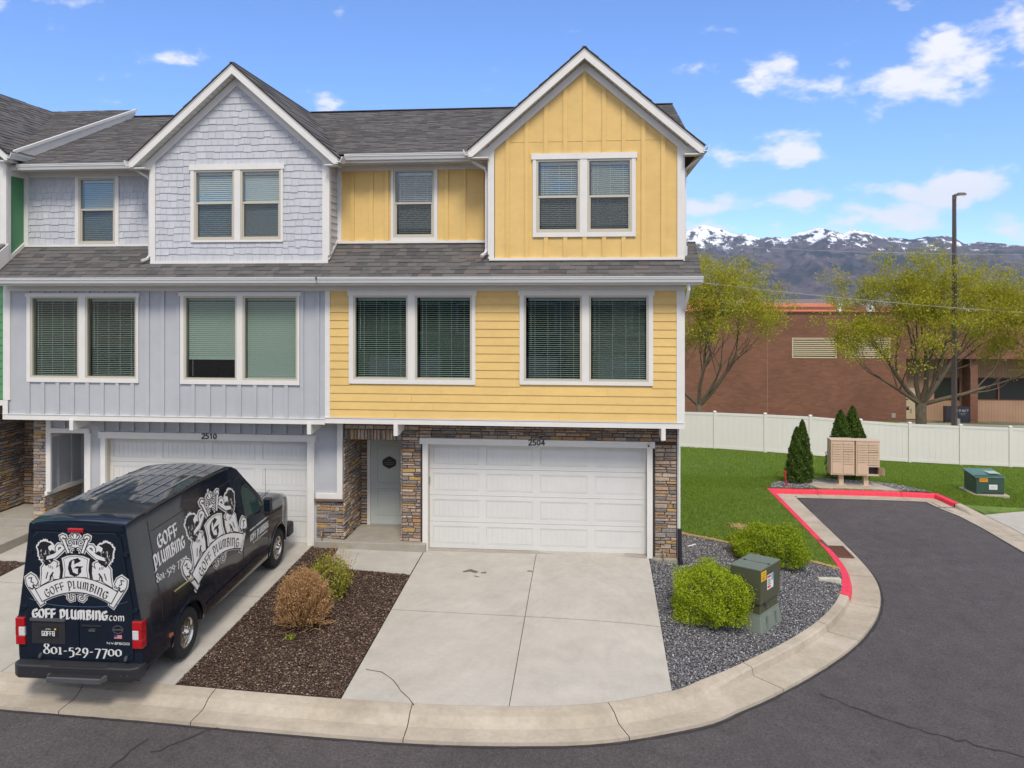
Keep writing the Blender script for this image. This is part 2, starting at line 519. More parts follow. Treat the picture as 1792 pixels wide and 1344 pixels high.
class MB:
    def __init__(s):
        s.v, s.f, s.m, s.k = [], [], [], 0

    def face(s, pts):
        i = len(s.v)
        s.v += [tuple(p) for p in pts]
        s.f.append(tuple(range(i, i + len(pts))))
        s.m.append(s.k)
        return s

    def box(s, x0, x1, y0, y1, z0, z1):
        i = len(s.v)
        s.v += [(x0, y0, z0), (x1, y0, z0), (x1, y1, z0), (x0, y1, z0), (x0, y0, z1), (x1, y0, z1), (x1, y1, z1), (x0, y1, z1)]
        for q in ((0, 3, 2, 1), (4, 5, 6, 7), (0, 1, 5, 4), (1, 2, 6, 5), (2, 3, 7, 6), (3, 0, 4, 7)):
            s.f.append(tuple(i + a for a in q))
            s.m.append(s.k)
        return s

    def hexa(s, p):
        i = len(s.v)
        s.v += [tuple(a) for a in p]
        for q in ((0, 3, 2, 1), (4, 5, 6, 7), (0, 1, 5, 4), (1, 2, 6, 5), (2, 3, 7, 6), (3, 0, 4, 7)):
            s.f.append(tuple(i + a for a in q))
            s.m.append(s.k)
        return s

    def prism(s, pts, vec, taper=None):
        """pts: polygon of 3D points, vec: extrusion"""
        n = len(pts)
        i = len(s.v)
        vec = Vector(vec)
        a = [Vector(p) for p in pts]
        b = [p + vec for p in a]
        if taper:
            c = sum(b, Vector()) / n
            b = [p + (c - p).normalized() * taper for p in b]
        s.v += [tuple(p) for p in a + b]
        s.f.append(tuple(i + k for k in range(n))[::-1])
        s.m.append(s.k)
        s.f.append(tuple(i + n + k for k in range(n)))
        s.m.append(s.k)
        for k in range(n):
            k2 = (k + 1) % n
            s.f.append((i + k, i + k2, i + n + k2, i + n + k))
            s.m.append(s.k)
        return s

    def tube(s, pts, r, n=8, cap=True):
        pts = [Vector(p) for p in pts]
        rs = r if isinstance(r, (list, tuple)) else [r] * len(pts)
        i0 = len(s.v)
        prev = None
        for j, p in enumerate(pts):
            d = (pts[min(j + 1, len(pts) - 1)] - pts[max(j - 1, 0)]).normalized()
            if prev is None:
                ref = Vector((0, 0, 1)) if abs(d.z) < .9 else Vector((1, 0, 0))
                a = d.cross(ref).normalized()
            else:
                a = (prev - d * prev.dot(d)).normalized()
            prev = a
            b = d.cross(a)
            for k in range(n):
                t = 2 * PI * k / n
                s.v.append(tuple(p + (a * math.cos(t) + b * math.sin(t)) * rs[j]))
        for j in range(len(pts) - 1):
            for k in range(n):
                k2 = (k + 1) % n
                s.f.append((i0 + j * n + k, i0 + j * n + k2, i0 + (j + 1) * n + k2, i0 + (j + 1) * n + k))
                s.m.append(s.k)
        if cap:
            s.f.append(tuple(i0 + k for k in range(n))[::-1])
            s.m.append(s.k)
            s.f.append(tuple(i0 + (len(pts) - 1) * n + k for k in range(n)))
            s.m.append(s.k)
        return s

    def lathe(s, prof, axis_o, axis_d, n=24):
        """prof: list of (radius, along) swept about axis"""
        d = Vector(axis_d).normalized()
        ref = Vector((0, 0, 1)) if abs(d.z) < .9 else Vector((1, 0, 0))
        a = d.cross(ref).normalized()
        b = d.cross(a)
        o = Vector(axis_o)
        i0 = len(s.v)
        for (r, h) in prof:
            for k in range(n):
                t = 2 * PI * k / n
                s.v.append(tuple(o + d * h + (a * math.cos(t) + b * math.sin(t)) * r))
        for j in range(len(prof) - 1):
            for k in range(n):
                k2 = (k + 1) % n
                s.f.append((i0 + j * n + k, i0 + j * n + k2, i0 + (j + 1) * n + k2, i0 + (j + 1) * n + k))
                s.m.append(s.k)
        return s

    def build(s, name, m, parent=None, smooth=False, kind=None, label=None, org=None):
        if VAN_MODE[0]:      # the rear overhang is 0.35 m longer than the drawing
            s.v = [(v[0], v[1] + .35 * min(1, max(0, (v[1] - .10) / .04)), v[2]) for v in s.v]
        off = Vector((0, 0, 0))
        p = parent
        while p is not None:
            if p in ORG:
                off = ORG[p]
                break
            p = p.parent
        if org is not None:
            off = Vector(org)
        me = bpy.data.meshes.new(name)
        me.from_pydata([(v[0] - off.x, v[1] - off.y, v[2] - off.z) for v in s.v], [], s.f)
        ms = m if isinstance(m, (list, tuple)) else [m]
        for q in ms:
            me.materials.append(q)
        if len(ms) > 1:
            me.polygons.foreach_set('material_index', s.m)
        if smooth:
            me.polygons.foreach_set('use_smooth', [True] * len(me.polygons))
        me.validate()
        me.update()
        o = link(name, me, parent)
        if org is not None:
            o.location = org
        if kind:
            o['kind'] = kind
        if label:
            o['label'] = label
        return o


def boxo(name, m, parent, *b, **kw):
    return MB().box(*b).build(name, m, parent, **kw)


def bevel(o, w, seg=2):
    md = o.modifiers.new('bevel', 'BEVEL')
    md.width = w
    md.segments = seg
    md.limit_method = 'ANGLE'
    return o


def np_mesh(name, verts, faces, m, parent=None, kind=None):
    """verts (n,3), faces (k,c) numpy -> object"""
    me = bpy.data.meshes.new(name)
    nf, c = faces.shape
    me.vertices.add(len(verts))
    me.vertices.foreach_set('co', verts.astype(np.float32).ravel())
    me.loops.add(nf * c)
    me.loops.foreach_set('vertex_index', faces.astype(np.int32).ravel())
    me.polygons.add(nf)
    me.polygons.foreach_set('loop_start', np.arange(0, nf * c, c, dtype=np.int32))
    me.materials.append(m)
    me.update(calc_edges=True)
    o = link(name, me, parent)
    if kind:
        o['kind'] = kind
    return o


def clip_poly(poly, conv):
    """Sutherland-Hodgman, conv counter-clockwise"""
    out = list(poly)
    n = len(conv)
    for i in range(n):
        if not out:
            return []
        a, b = conv[i], conv[(i + 1) % n]
        inp, out = out, []
        def side(p):
            return (b[0] - a[0]) * (p[1] - a[1]) - (b[1] - a[1]) * (p[0] - a[0])
        for j in range(len(inp)):
            p, q = inp[j], inp[(j + 1) % len(inp)]
            sp, sq = side(p), side(q)
            if sp >= 0:
                out.append(p)
            if sp * sq < 0:
                t = sp / (sp - sq)
                out.append((p[0] + (q[0] - p[0]) * t, p[1] + (q[1] - p[1]) * t))
    res = []
    for p in out:
        if not res or abs(p[0] - res[-1][0]) + abs(p[1] - res[-1][1]) > 1e-5:
            res.append(p)
    if len(res) > 1 and abs(res[0][0] - res[-1][0]) + abs(res[0][1] - res[-1][1]) < 1e-5:
        res.pop()
    if len(res) < 3:
        return []
    ar = sum(res[i][0] * res[(i + 1) % len(res)][1] - res[(i + 1) % len(res)][0] * res[i][1] for i in range(len(res))) / 2
    return res if ar > 2e-5 else []


def subtract(iv, holes):
    out = [iv]
    for (a, b) in holes:
        nx = []
        for (p, q) in out:
            if b <= p or a >= q:
                nx.append((p, q))
            else:
                if a > p:
                    nx.append((p, a))
                if b < q:
                    nx.append((b, q))
        out = nx
    return [(p, q) for p, q in out if q - p > .012]


class Frame:
    """plane frame: P(u, z, depth outwards)"""
    def __init__(s, o, u, n, v=(0, 0, 1)):
        s.o, s.u, s.n, s.v = Vector(o), Vector(u), Vector(n), Vector(v)

    def P(s, u, z, d=0):
        return s.o + s.u * u + s.v * z + s.n * d


def front(y):
    return Frame((0, y, 0), (1, 0, 0), (0, -1, 0))


def rect(u0, u1, z0, z1):
    return [(u0, z0), (u1, z0), (u1, z1), (u0, z1)]


def plate(fr, poly, d0, d1, mb=None, taper=None):
    mb = mb or MB()
    return mb.prism([fr.P(u, z, d0) for u, z in poly], fr.n * (d1 - d0), taper)


def wall_holes(fr, u0, u1, z0, z1, holes, th, mb=None):
    mb = mb or MB()
    us = sorted({u0, u1, *[max(u0, min(u1, h[0])) for h in holes], *[max(u0, min(u1, h[1])) for h in holes]})
    zs = sorted({z0, z1, *[max(z0, min(z1, h[2])) for h in holes], *[max(z0, min(z1, h[3])) for h in holes]})
    for i in range(len(us) - 1):
        for j in range(len(zs) - 1):
            cu, cz = (us[i] + us[i + 1]) / 2, (zs[j] + zs[j + 1]) / 2
            if any(h[0] < cu < h[1] and h[2] < cz < h[3] for h in holes):
                continue
            plate(fr, rect(us[i], us[i + 1], zs[j], zs[j + 1]), -th, 0, mb)
    return mb


# siding ------------------------------------------------------------
def lap_siding(fr, outline, holes, z0, z1, pitch, m, parent, joint=3.6, rnd=None):
    rnd = rnd or random
    u0, u1 = min(p[0] for p in outline), max(p[0] for p in outline)
    k = 0
    z = z0
    while z < z1 - .02:
        zt = min(z + pitch, z1)
        zc = (z + zt) / 2
        iv = subtract((u0, u1), [(h[0], h[1]) for h in holes if h[2] < zc < h[3]])
        for (a, b) in iv:
            cuts = [a]
            if b - a > joint:
                x = a + rnd.uniform(.8, joint)
                while x < b - .4:
                    cuts.append(x)
                    x += joint
            cuts.append(b)
            for i in range(len(cuts) - 1):
                poly = clip_poly(rect(cuts[i] + (.003 if i else 0), cuts[i + 1] - (.003 if i < len(cuts) - 2 else 0), z, zt - .0), outline)
                if not poly:
                    continue
                mb = MB()
                pts0 = [fr.P(u, zz, 0) for u, zz in poly]
                n = len(poly)
                pts1 = [fr.P(u, zz, .022 - .016 * (zz - z) / pitch) for u, zz in poly]
                mb.v += [tuple(p) for p in pts0 + pts1]
                mb.f.append(tuple(range(n))[::-1])
                mb.f.append(tuple(range(n, 2 * n)))
                for q in range(n):
                    q2 = (q + 1) % n
                    mb.f.append((q, q2, n + q2, n + q))
                mb.m = [0] * len(mb.f)
                mb.build('siding_board', m, parent)
        z += pitch
        k += 1


def battens(fr, outline, holes, us, w, m, parent, th=.032):
    z0, z1 = min(p[1] for p in outline), max(p[1] for p in outline)
    for u in us:
        iv = subtract((z0, z1), [(h[2], h[3]) for h in holes if h[0] < u < h[1]])
        for (a, b) in iv:
            poly = clip_poly(rect(u - w / 2, u + w / 2, a, b), outline)
            if poly and b - a > .05:
                plate(fr, poly, 0.0, th).build('batten', m, parent)


def shakes(fr, outline, holes, z0, z1, pitch, m, parent, quota, rnd, scale=1.0):
    u0, u1 = min(p[0] for p in outline), max(p[0] for p in outline)
    rest = MB()
    z = z0
    row = 0
    while z < z1 - .02:
        zc = z + pitch / 2
        iv = subtract((u0, u1), [(h[0], h[1]) for h in holes if h[2] < zc < h[3]])
        for (a, b) in iv:
            u = a - rnd.uniform(0, .1)
            while u < b:
                w = rnd.choice((.13, .16, .19, .15, .22)) * scale
                dz = rnd.choice((0, .0, .014, -.014))
                poly = clip_poly(rect(max(u, a) + .0025, min(u + w, b) - .0025, z - dz if row else z, z + pitch + .02), outline)
                u += w
                if not poly:
                    continue
                th = rnd.uniform(.012, .017)
                mb = MB()
                n = len(poly)
                pts0 = [fr.P(p, q, 0) for p, q in poly]
                pts1 = [fr.P(p, q, th * (1.12 - (q - z) / pitch)) for p, q in poly]
                mb.v += [tuple(p) for p in pts0 + pts1]
                mb.f.append(tuple(range(n))[::-1])
                mb.f.append(tuple(range(n, 2 * n)))
                for q in range(n):
                    q2 = (q + 1) % n
                    mb.f.append((q, q2, n + q2, n + q))
                if quota[0] > 0:
                    quota[0] -= 1
                    mb.m = [0] * len(mb.f)
                    mb.build('shake', m, parent)
                else:
                    i = len(rest.v)
                    rest.v += mb.v
                    rest.f += [tuple(i + a_ for a_ in f) for f in mb.f]
                    rest.m += [0] * len(mb.f)
        z += pitch
        row += 1
    return rest


def shingles(fr, outline, v0, v1, exp, m, parent, quota, rnd, rest=None, wmin=.13, wmax=.34):
    """rows of laminated tabs running up slope frame fr; parts while quota lasts, then joined"""
    u0, u1 = min(p[0] for p in outline), max(p[0] for p in outline)
    own = rest if rest is not None else MB()
    v = v0
    while v < v1 - .01:
        u = u0 - rnd.uniform(0, .3)
        while u < u1:
            w = rnd.uniform(wmin, wmax)
            poly = clip_poly(rect(max(u, u0) + .001, min(u + w, u1) - .001, v, min(v + exp + .03, v1)), outline)
            u += w
            if not poly:
                continue
            th = rnd.choice((.009, .010, .017, .018, .019))
            n = len(poly)
            mb = MB()
            pts0 = [fr.P(p, q, -.004) for p, q in poly]
            pts1 = [fr.P(p, q, .002 + th * (1.0 - .85 * (q - v) / (exp + .03))) for p, q in poly]
            mb.v += [tuple(p) for p in pts0 + pts1]
            mb.f.append(tuple(range(n))[::-1])
            mb.f.append(tuple(range(n, 2 * n)))
            for q in range(n):
                q2 = (q + 1) % n
                mb.f.append((q, q2, n + q2, n + q))
            if quota[0] > 0:
                quota[0] -= 1
                mb.m = [0] * len(mb.f)
                mb.build('shingle', m, parent)
            else:
                i = len(own.v)
                own.v += mb.v
                own.f += [tuple(i + a_ for a_ in f) for f in mb.f]
                own.m += [0] * len(mb.f)
        v += exp
    return own


def stones(fr, u0, u1, z0, z1, m, parent, quota, rnd, rest, vertical=False, holes=(), hmin=.05, hmax=.105):
    """dry-stack ledge stone veneer"""
    if vertical:
        rows = [(z0, z1)]
    else:
        rows = []
        z = z0
        while z < z1 - .02:
            h = rnd.uniform(hmin, hmax)
            if z + h > z1 - .035:
                h = z1 - z
            rows.append((z, z + h))
            z += h
    for (a, b) in rows:
        zc = (a + b) / 2
        for (p, q) in subtract((u0, u1), [(h[0], h[1]) for h in holes if h[2] < zc < h[3]]):
            u = p
            while u < q - .01:
                w = rnd.uniform(.045, .10) if vertical else rnd.uniform(.10, .36)
                if u + w > q - .07:
                    w = q - u
                g = .006
                parts = [(a, b)]
                if not vertical and (b - a) > .08 and rnd.random() < .25:
                    mid = a + (b - a) * rnd.uniform(.4, .6)
                    parts = [(a, mid), (mid, b)]
                for (za, zb) in parts:
                    d = rnd.uniform(.012, .045)
                    jit = lambda: rnd.uniform(-.006, .006)
                    x0, x1, y0, y1 = u + g, u + w - g, za + g * .8, zb - g * .8
                    if x1 - x0 < .01 or y1 - y0 < .008:
                        continue
                    back = [fr.P(x0, y0, 0), fr.P(x1, y0, 0), fr.P(x1, y1, 0), fr.P(x0, y1, 0)]
                    i_ = min(.010, (y1 - y0) * .28)
                    fro = [fr.P(x0 + i_ * .6, y0 + i_ + jit() * .5, d + jit()), fr.P(x1 - i_ * .6, y0 + i_ + jit() * .5, d + jit()),
                           fr.P(x1 - i_ * .6, y1 - i_ + jit() * .5, d + jit()), fr.P(x0 + i_ * .6, y1 - i_ + jit() * .5, d + jit())]
                    mb = MB().hexa(back + fro)
                    if quota[0] > 0:
                        quota[0] -= 1
                        mb.build('stone', m, parent)
                    else:
                        k = len(rest.v)
                        rest.v += mb.v
                        rest.f += [tuple(k + a_ for a_ in f) for f in mb.f]
                        rest.m += [0] * len(mb.f)
                u += w

# ------------------------------------------------------------------ ground heights
CP = np.array([
    (-20, 0, .35), (-14, -.2, .10), (-10, -.2, .05), (-6.3, -.2, .03), (-3.8, -.2, 0), (-1.2, -.2, 0), (1.3, -.2, -.01), (2.1, -.2, -.13),
    (-20, -6.3, .15), (-12, -6.25, -.08), (-9, -6.25, -.16), (-6.4, -6.25, -.23), (-3.75, -6.25, -.31), (-1.2, -6.1, -.38), (1.2, -5.3, -.45),
    (-9, -3, -.05), (-5.2, -3, -.12), (-1.2, -3, -.17), (1.2, -2.8, -.22),
    (2.5, -4.1, -.49), (3.6, -3, -.52), (4.5, -1.8, -.54), (5.3, -.45, -.56), (5.8, 1.5, -.59), (5.82, 4, -.61), (5.82, 7, -.64), (5.82, 9.6, -.68),
    (8.7, 9.6, -.69), (11.4, 9.6, -.74), (11.7, 7.7, -.78), (13.5, 8.4, -.86), (11.7, 3, -.80), (18, 5, -1.0), (28, 5, -1.5),
    (2.3, 2.2, -.2), (3.4, 2.1, -.3), (4.6, 1.8, -.45), (2.5, 6, -.25), (4, 5, -.42), (2.5, 9.5, -.5), (4, 9, -.62),
    (8.5, 10.8, -.72), (12.9, 10.2, -.86), (20, 11, -1.25),
    (3, 14, -1.15), (9, 15, -1.25), (15, 15, -1.5),
    (-2, 22, -1.5), (4.47, 22, -1.62), (8.4, 22, -1.82), (12.9, 22, -2.1), (17.5, 22, -2.25), (24, 22, -2.45), (32, 22, -2.7),
    (0, 30, -2.2), (10, 30, -2.45), (20, 30, -2.6), (32, 30, -2.75), (0, 39, -2.5), (20, 40, -2.75), (34, 40, -2.85),
    (-20, 20, -1), (-20, 40, -2.4), (45, 0, -2.2), (45, 40, -3), (45, -30, -1.5),
    (-20, -12, 0.05), (-8, -12, -.35), (0, -12, -.6), (8, -12, -.8), (20, -12, -1.1), (0, -30, -.6), (-20, -30, -.1), (20, -30, -1.2)], float)


def _tps(r2):
    return np.where(r2 > 1e-12, .5 * r2 * np.log(np.maximum(r2, 1e-12)), 0)


_n = len(CP)
_d2 = ((CP[:, None, :2] - CP[None, :, :2]) ** 2).sum(2)
_A = np.zeros((_n + 3, _n + 3))
_A[:_n, :_n] = _tps(_d2) + np.eye(_n) * .6
_A[:_n, _n] = 1
_A[:_n, _n + 1:] = CP[:, :2]
_A[_n, :_n] = 1
_A[_n + 1:, :_n] = CP[:, :2].T
_W = np.linalg.solve(_A, np.concatenate([CP[:, 2], np.zeros(3)]))


def GN(x, y):
    x, y = np.asarray(x, float), np.asarray(y, float)
    r2 = (x[..., None] - CP[:, 0]) ** 2 + (y[..., None] - CP[:, 1]) ** 2
    return _tps(r2) @ _W[:_n] + _W[_n] + _W[_n + 1] * x + _W[_n + 2] * y


def G(x, y):
    return float(GN(x, y))


def catmull(pts, n=6):
    out = []
    P = [np.array(p, float) for p in pts]
    for i in range(len(P) - 1):
        p0, p1, p2, p3 = P[max(i - 1, 0)], P[i], P[i + 1], P[min(i + 2, len(P) - 1)]
        for k in range(n):
            t = k / n
            out.append(tuple(.5 * ((2 * p1) + (-p0 + p2) * t + (2 * p0 - 5 * p1 + 4 * p2 - p3) * t * t + (-p0 + 3 * p1 - 3 * p2 + p3) * t ** 3)))
    out.append(tuple(P[-1]))
    return out


def sheet(name, poly, dz, m, step=.6, skirt=0.0, kind='structure', parent=None, hf=None):
    bm = bmesh.new()
    vs_ = [bm.verts.new((p[0], p[1], 0)) for p in poly]
    bm.faces.new(vs_)
    xs = [p[0] for p in poly]
    ys = [p[1] for p in poly]
    for ax, (a, b) in enumerate(((min(xs), max(xs)), (min(ys), max(ys)))):
        c = math.floor(a / step) * step + step
        while c < b:
            if c - a > .01 and b - c > .01:
                no = (1, 0, 0) if ax == 0 else (0, 1, 0)
                co = (c, 0, 0) if ax == 0 else (0, c, 0)
                bmesh.ops.bisect_plane(bm, geom=bm.verts[:] + bm.edges[:] + bm.faces[:], plane_co=co, plane_no=no)
            c += step
    bmesh.ops.triangulate(bm, faces=[f for f in bm.faces if len(f.verts) > 4])
    vv = np.array([v.co[:2] for v in bm.verts])
    zz = GN(vv[:, 0], vv[:, 1]) if hf is None else hf(vv[:, 0], vv[:, 1])
    for v, z in zip(bm.verts, zz):
        v.co.z = z + dz
    for f in bm.faces:
        if f.normal.z < 0:
            f.normal_flip()
    bm.normal_update()
    for f in bm.faces:
        f.smooth = True
        if f.normal.z < 0:
            f.normal_flip()
    if skirt:
        be = [e for e in bm.edges if e.is_boundary]
        for e in be:
            e.smooth = False
        r = bmesh.ops.extrude_edge_only(bm, edges=be)
        for v in [g for g in r['geom'] if isinstance(g, bmesh.types.BMVert)]:
            v.co.z -= skirt
        for g in r['geom']:
            if isinstance(g, bmesh.types.BMFace):
                g.smooth = False
    me = bpy.data.meshes.new(name)
    bm.to_mesh(me)
    bm.free()
    me.materials.append(m)
    o = link(name, me, parent)
    if kind:
        o['kind'] = kind
    return o


def in_poly(x, y, poly):
    ins = np.zeros(x.shape, bool)
    n = len(poly)
    j = n - 1
    for i in range(n):
        xi, yi = poly[i]
        xj, yj = poly[j]
        c = ((yi > y) != (yj > y)) & (x < (xj - xi) * (y - yi) / (yj - yi + 1e-12) + xi)
        ins ^= c
        j = i
    return ins


def scatter(poly, n, excl=()):
    xs = [p[0] for p in poly]
    ys = [p[1] for p in poly]
    ox, oy = [], []
    tot = 0
    while tot < n:
        x = RNG.uniform(min(xs), max(xs), n)
        y = RNG.uniform(min(ys), max(ys), n)
        k = in_poly(x, y, poly)
        for e in excl:
            k &= ~in_poly(x, y, e)
        ox.append(x[k])
        oy.append(y[k])
        tot += k.sum()
    return np.concatenate(ox)[:n], np.concatenate(oy)[:n]


# kerb line (back of kerb)
KF = catmull([(-30, -6.28), (-16, -6.27), (-9.2, -6.26), (-6.4, -6.25), (-5.3, -6.26), (-3.7, -6.26), (-2.4, -6.22), (-1.18, -6.09), (0, -5.84),
              (1.2, -5.27), (1.76, -4.8), (2.45, -4.16), (3.56, -2.99), (4.48, -1.8), (5.22, -.45), (5.68, 1.07), (5.82, 2.95), (5.83, 5.8)], 5) + [(5.83, 9.55)]
KB = [(5.83, 9.55), (11.32, 9.62)]
KR = [(11.32, 9.62), (11.5, 8.45), (11.78, 7.5)]
KALL = KF + [(7.2, 9.57), (8.6, 9.58), (10, 9.6), (11.32, 9.62), (11.5, 8.45), (11.78, 7.5), (11.9, 6.2), (11.95, 3), (11.95, -1.8)]


def offset_line(line, d):
    out = []
    n = len(line)
    for i, p in enumerate(line):
        a = np.array(line[max(i - 1, 0)])
        b = np.array(line[min(i + 1, n - 1)])
        p = np.array(p)
        t1 = (p - a) / (np.linalg.norm(p - a) + 1e-9) if i > 0 else None
        t2 = (b - p) / (np.linalg.norm(b - p) + 1e-9) if i < n - 1 else None
        if t1 is None:
            t1 = t2
        if t2 is None:
            t2 = t1
        n1 = np.array((t1[1], -t1[0]))
        n2 = np.array((t2[1], -t2[0]))
        m = n1 + n2
        m /= np.linalg.norm(m)
        out.append(tuple(p + m * d / max(.35, m @ n1)))
    return out


def kerb(name, line, prof_fn, m, parent=None, zfn=None):
    """sweep profile [(offset toward road, dz)] along line"""
    profs = [prof_fn(i / (len(line) - 1), p) for i, p in enumerate(line)]
    npf = len(profs[0])
    offs = [[None] * len(line) for _ in range(npf)]
    for k in range(npf):
        for i in range(len(line)):
            o = offset_line(line[max(0, i - 1):i + 2], profs[i][k][0])
            offs[k][i] = o[min(i, 1)]
    mb = MB()
    for i in range(len(line)):
        gb = G(line[i][0], line[i][1])
        for k in range(npf):
            x, y = offs[k][i]
            mb.v.append((x, y, gb + profs[i][k][1] + (G(x, y) - gb) * .6))
    for i in range(len(line) - 1):
        for k in range(npf - 1):
            a = i * npf + k
            mb.f.append((a, a + 1, a + npf + 1, a + npf))
            mb.m.append(0)
    return mb


def kerb_prof(x, y):
    """rollover on the left, upright on the right"""
    t = min(1, max(0, (x - .9) / 1.5)) if y < 0 else 1
    a = [(0, -.12), (0, .0), (.10, -.004), (.24, -.025), (.36, -.085), (.42, -.105), (.76, -.092), (.765, -.14)]
    b = [(0, -.12), (0, .0), (.005, .0), (.15, -.005), (.175, -.025), (.20, -.135), (.76, -.115), (.765, -.16)]
    if x > 11.6 and y < 8.3:      # dropped kerb along the side driveway
        t = min(1, (8.3 - y) / .8)
        c = [(0, -.16), (0, -.075), (.05, -.077), (.15, -.08), (.25, -.09), (.35, -.12), (.76, -.115), (.765, -.16)]
        return [(p[0] * (1 - t) + q[0] * t, p[1] * (1 - t) + q[1] * t) for p, q in zip(b, c)]
    return [(p[0] * (1 - t) + q[0] * t, p[1] * (1 - t) + q[1] * t) for p, q in zip(a, b)]


def cut_line(line, t0, t1):
    """sub-polyline by arc length"""
    L = [0]
    for i in range(1, len(line)):
        L.append(L[-1] + math.dist(line[i - 1], line[i]))

    def at(t):
        for i in range(1, len(line)):
            if L[i] >= t:
                f = (t - L[i - 1]) / (L[i] - L[i - 1] + 1e-9)
                return (line[i - 1][0] + (line[i][0] - line[i - 1][0]) * f, line[i - 1][1] + (line[i][1] - line[i - 1][1]) * f)
        return line[-1]
    return [at(t0)] + [line[i] for i in range(len(line)) if t0 + .02 < L[i] < t1 - .02] + [at(t1)]


def arc_at(line, pred):
    s = 0
    for i in range(1, len(line)):
        s += math.dist(line[i - 1], line[i])
        if pred(line[i]):
            return s
    return s


# roads -------------------------------------------------------------
pan_in = offset_line(KALL, .60)
road_poly = [(-60, -60), (60, -60), (60, -2), (11.9, -2)] + list(reversed(pan_in)) + [(-60, -6.9)]
road = sheet('road', road_poly, -.128, ASPH, step=1.5, skirt=.3)
terrain = sheet('distant_ground', [(-9000, -9000), (9000, -9000), (9000, 16000), (-9000, 16000)], 0, SOIL, step=4000,
                hf=lambda x, y: np.full(x.shape, -3.3))
land = sheet('ground', [(-30, -6.1), (-1.2, -5.95), (1.2, -5.1), (5.2, -.3), (5.7, 3), (5.7, 9.7), (11.3, 9.8), (11.9, 7.8), (12.1, -1.6), (60, -1.6), (60, 48), (-30, 48)], -.16, SOIL, step=2.0, skirt=3)

# kerb as poured lengths with joints between them
kerb_root = thing('kerb_and_gutter', 'pale tan concrete kerb with gutter pan curving round the corner of the asphalt street', 'kerb', (0, 0, 0))
tot = arc_at(KALL, lambda p: False)
s_red = arc_at(KALL, lambda p: p[1] > -.62 and p[0] > 5)
s_gr0 = arc_at(KALL, lambda p: p[1] > 2.35 and p[0] > 5)
s_corner = arc_at(KALL, lambda p: p[1] > 9.5)
s_c2 = s_corner + math.dist((5.83, 9.55), (11.32, 9.62))
# joints measured along the line: front joints about 3 m apart
jx = [-24, -20.5, -17, -13.9, -10.9, -7.95, -5.75, -2.75, .12]
joints = [0] + [arc_at(KALL, lambda p, a=a: p[0] > a and p[1] < -2) for a in jx]
joints += [joints[-1] + 2.9, joints[-1] + 5.6, s_red, s_gr0 - 1.2]
joints = sorted(set(round(j, 2) for j in joints))
joints += [s_gr0 + 1.0, s_gr0 + 3.3, s_corner]
joints = sorted(joints)
segs = [(joints[i], joints[i + 1]) for i in range(len(joints) - 1)] + [(s_corner, s_corner + 1.6), (s_corner + 1.6, s_c2 - 1.2), (s_c2 - 1.2, s_c2), (s_c2, s_c2 + 1.2), (s_c2 + 1.21, s_c2 + 4.2), (s_c2 + 4.2, s_c2 + 7.2), (s_c2 + 7.2, tot)]


def dens(line, step=.4):
    out = [line[0]]
    for i in range(1, len(line)):
        n = max(1, int(math.dist(line[i - 1], line[i]) / step))
        for k in range(1, n + 1):
            out.append((line[i - 1][0] + (line[i][0] - line[i - 1][0]) * k / n, line[i - 1][1] + (line[i][1] - line[i - 1][1]) * k / n))
    return out


for (a, b) in segs:
    if b - a < .15:
        continue
    whole = dens(KALL)
    ln = cut_line(whole, a + .006, b - .006)
    # neighbours for correct mitre: build offset on whole line
    mid = (a + b) / 2
    redseg = s_red - .05 < mid < s_c2 + 1.2
    mb = MB()
    L = [0]
    for i in range(1, len(whole)):
        L.append(L[-1] + math.dist(whole[i - 1], whole[i]))
    offc = {}
    npf = 8
    rows = []
    for p in ln:
        pr = kerb_prof(*p)
        # locate tangent from whole line
        i = min(range(len(whole)), key=lambda q: math.dist(whole[q], p))
        i0, i1 = max(0, i - 1), min(len(whole) - 1, i + 1)
        if math.dist(whole[i], p) > .03:
            # interior of a segment: tangent of that segment
            j = i + 1 if i < len(whole) - 1 and (math.dist(whole[i], p) + math.dist(p, whole[min(i + 1, len(whole) - 1)]) < math.dist(whole[i], whole[min(i + 1, len(whole) - 1)]) + 1e-3) else i - 1
            lo, hi = sorted((i, max(0, j)))
            tri = [whole[lo], p, whole[hi]]
        else:
            tri = [whole[i0], p, whole[i1]]
        if math.dist(tri[0], tri[1]) < 1e-6:
            tri = tri[1:]
            mi = 0
        else:
            mi = 1
        if math.dist(tri[-1], tri[-2]) < 1e-6:
            tri = tri[:-1]
        gb = G(*p)
        row = []
        for (o_, dz) in pr:
            x, y = offset_line(tri, o_)[mi]
            row.append((x, y, gb + dz + (G(x, y) - gb) * .6))
        rows.append(row)
    for r in rows:
        mb.v += r
    for i in range(len(rows) - 1):
        for k in range(npf - 1):
            q = i * npf + k
            mb.f.append((q, q + npf, q + npf + 1, q + 1))
            mb.m.append(1 if (redseg and k < 5) else 0)
    mb.build('kerb_length', [CONC2, RED], kerb_root, label='kerb length painted red along its top and face' if redseg else None)

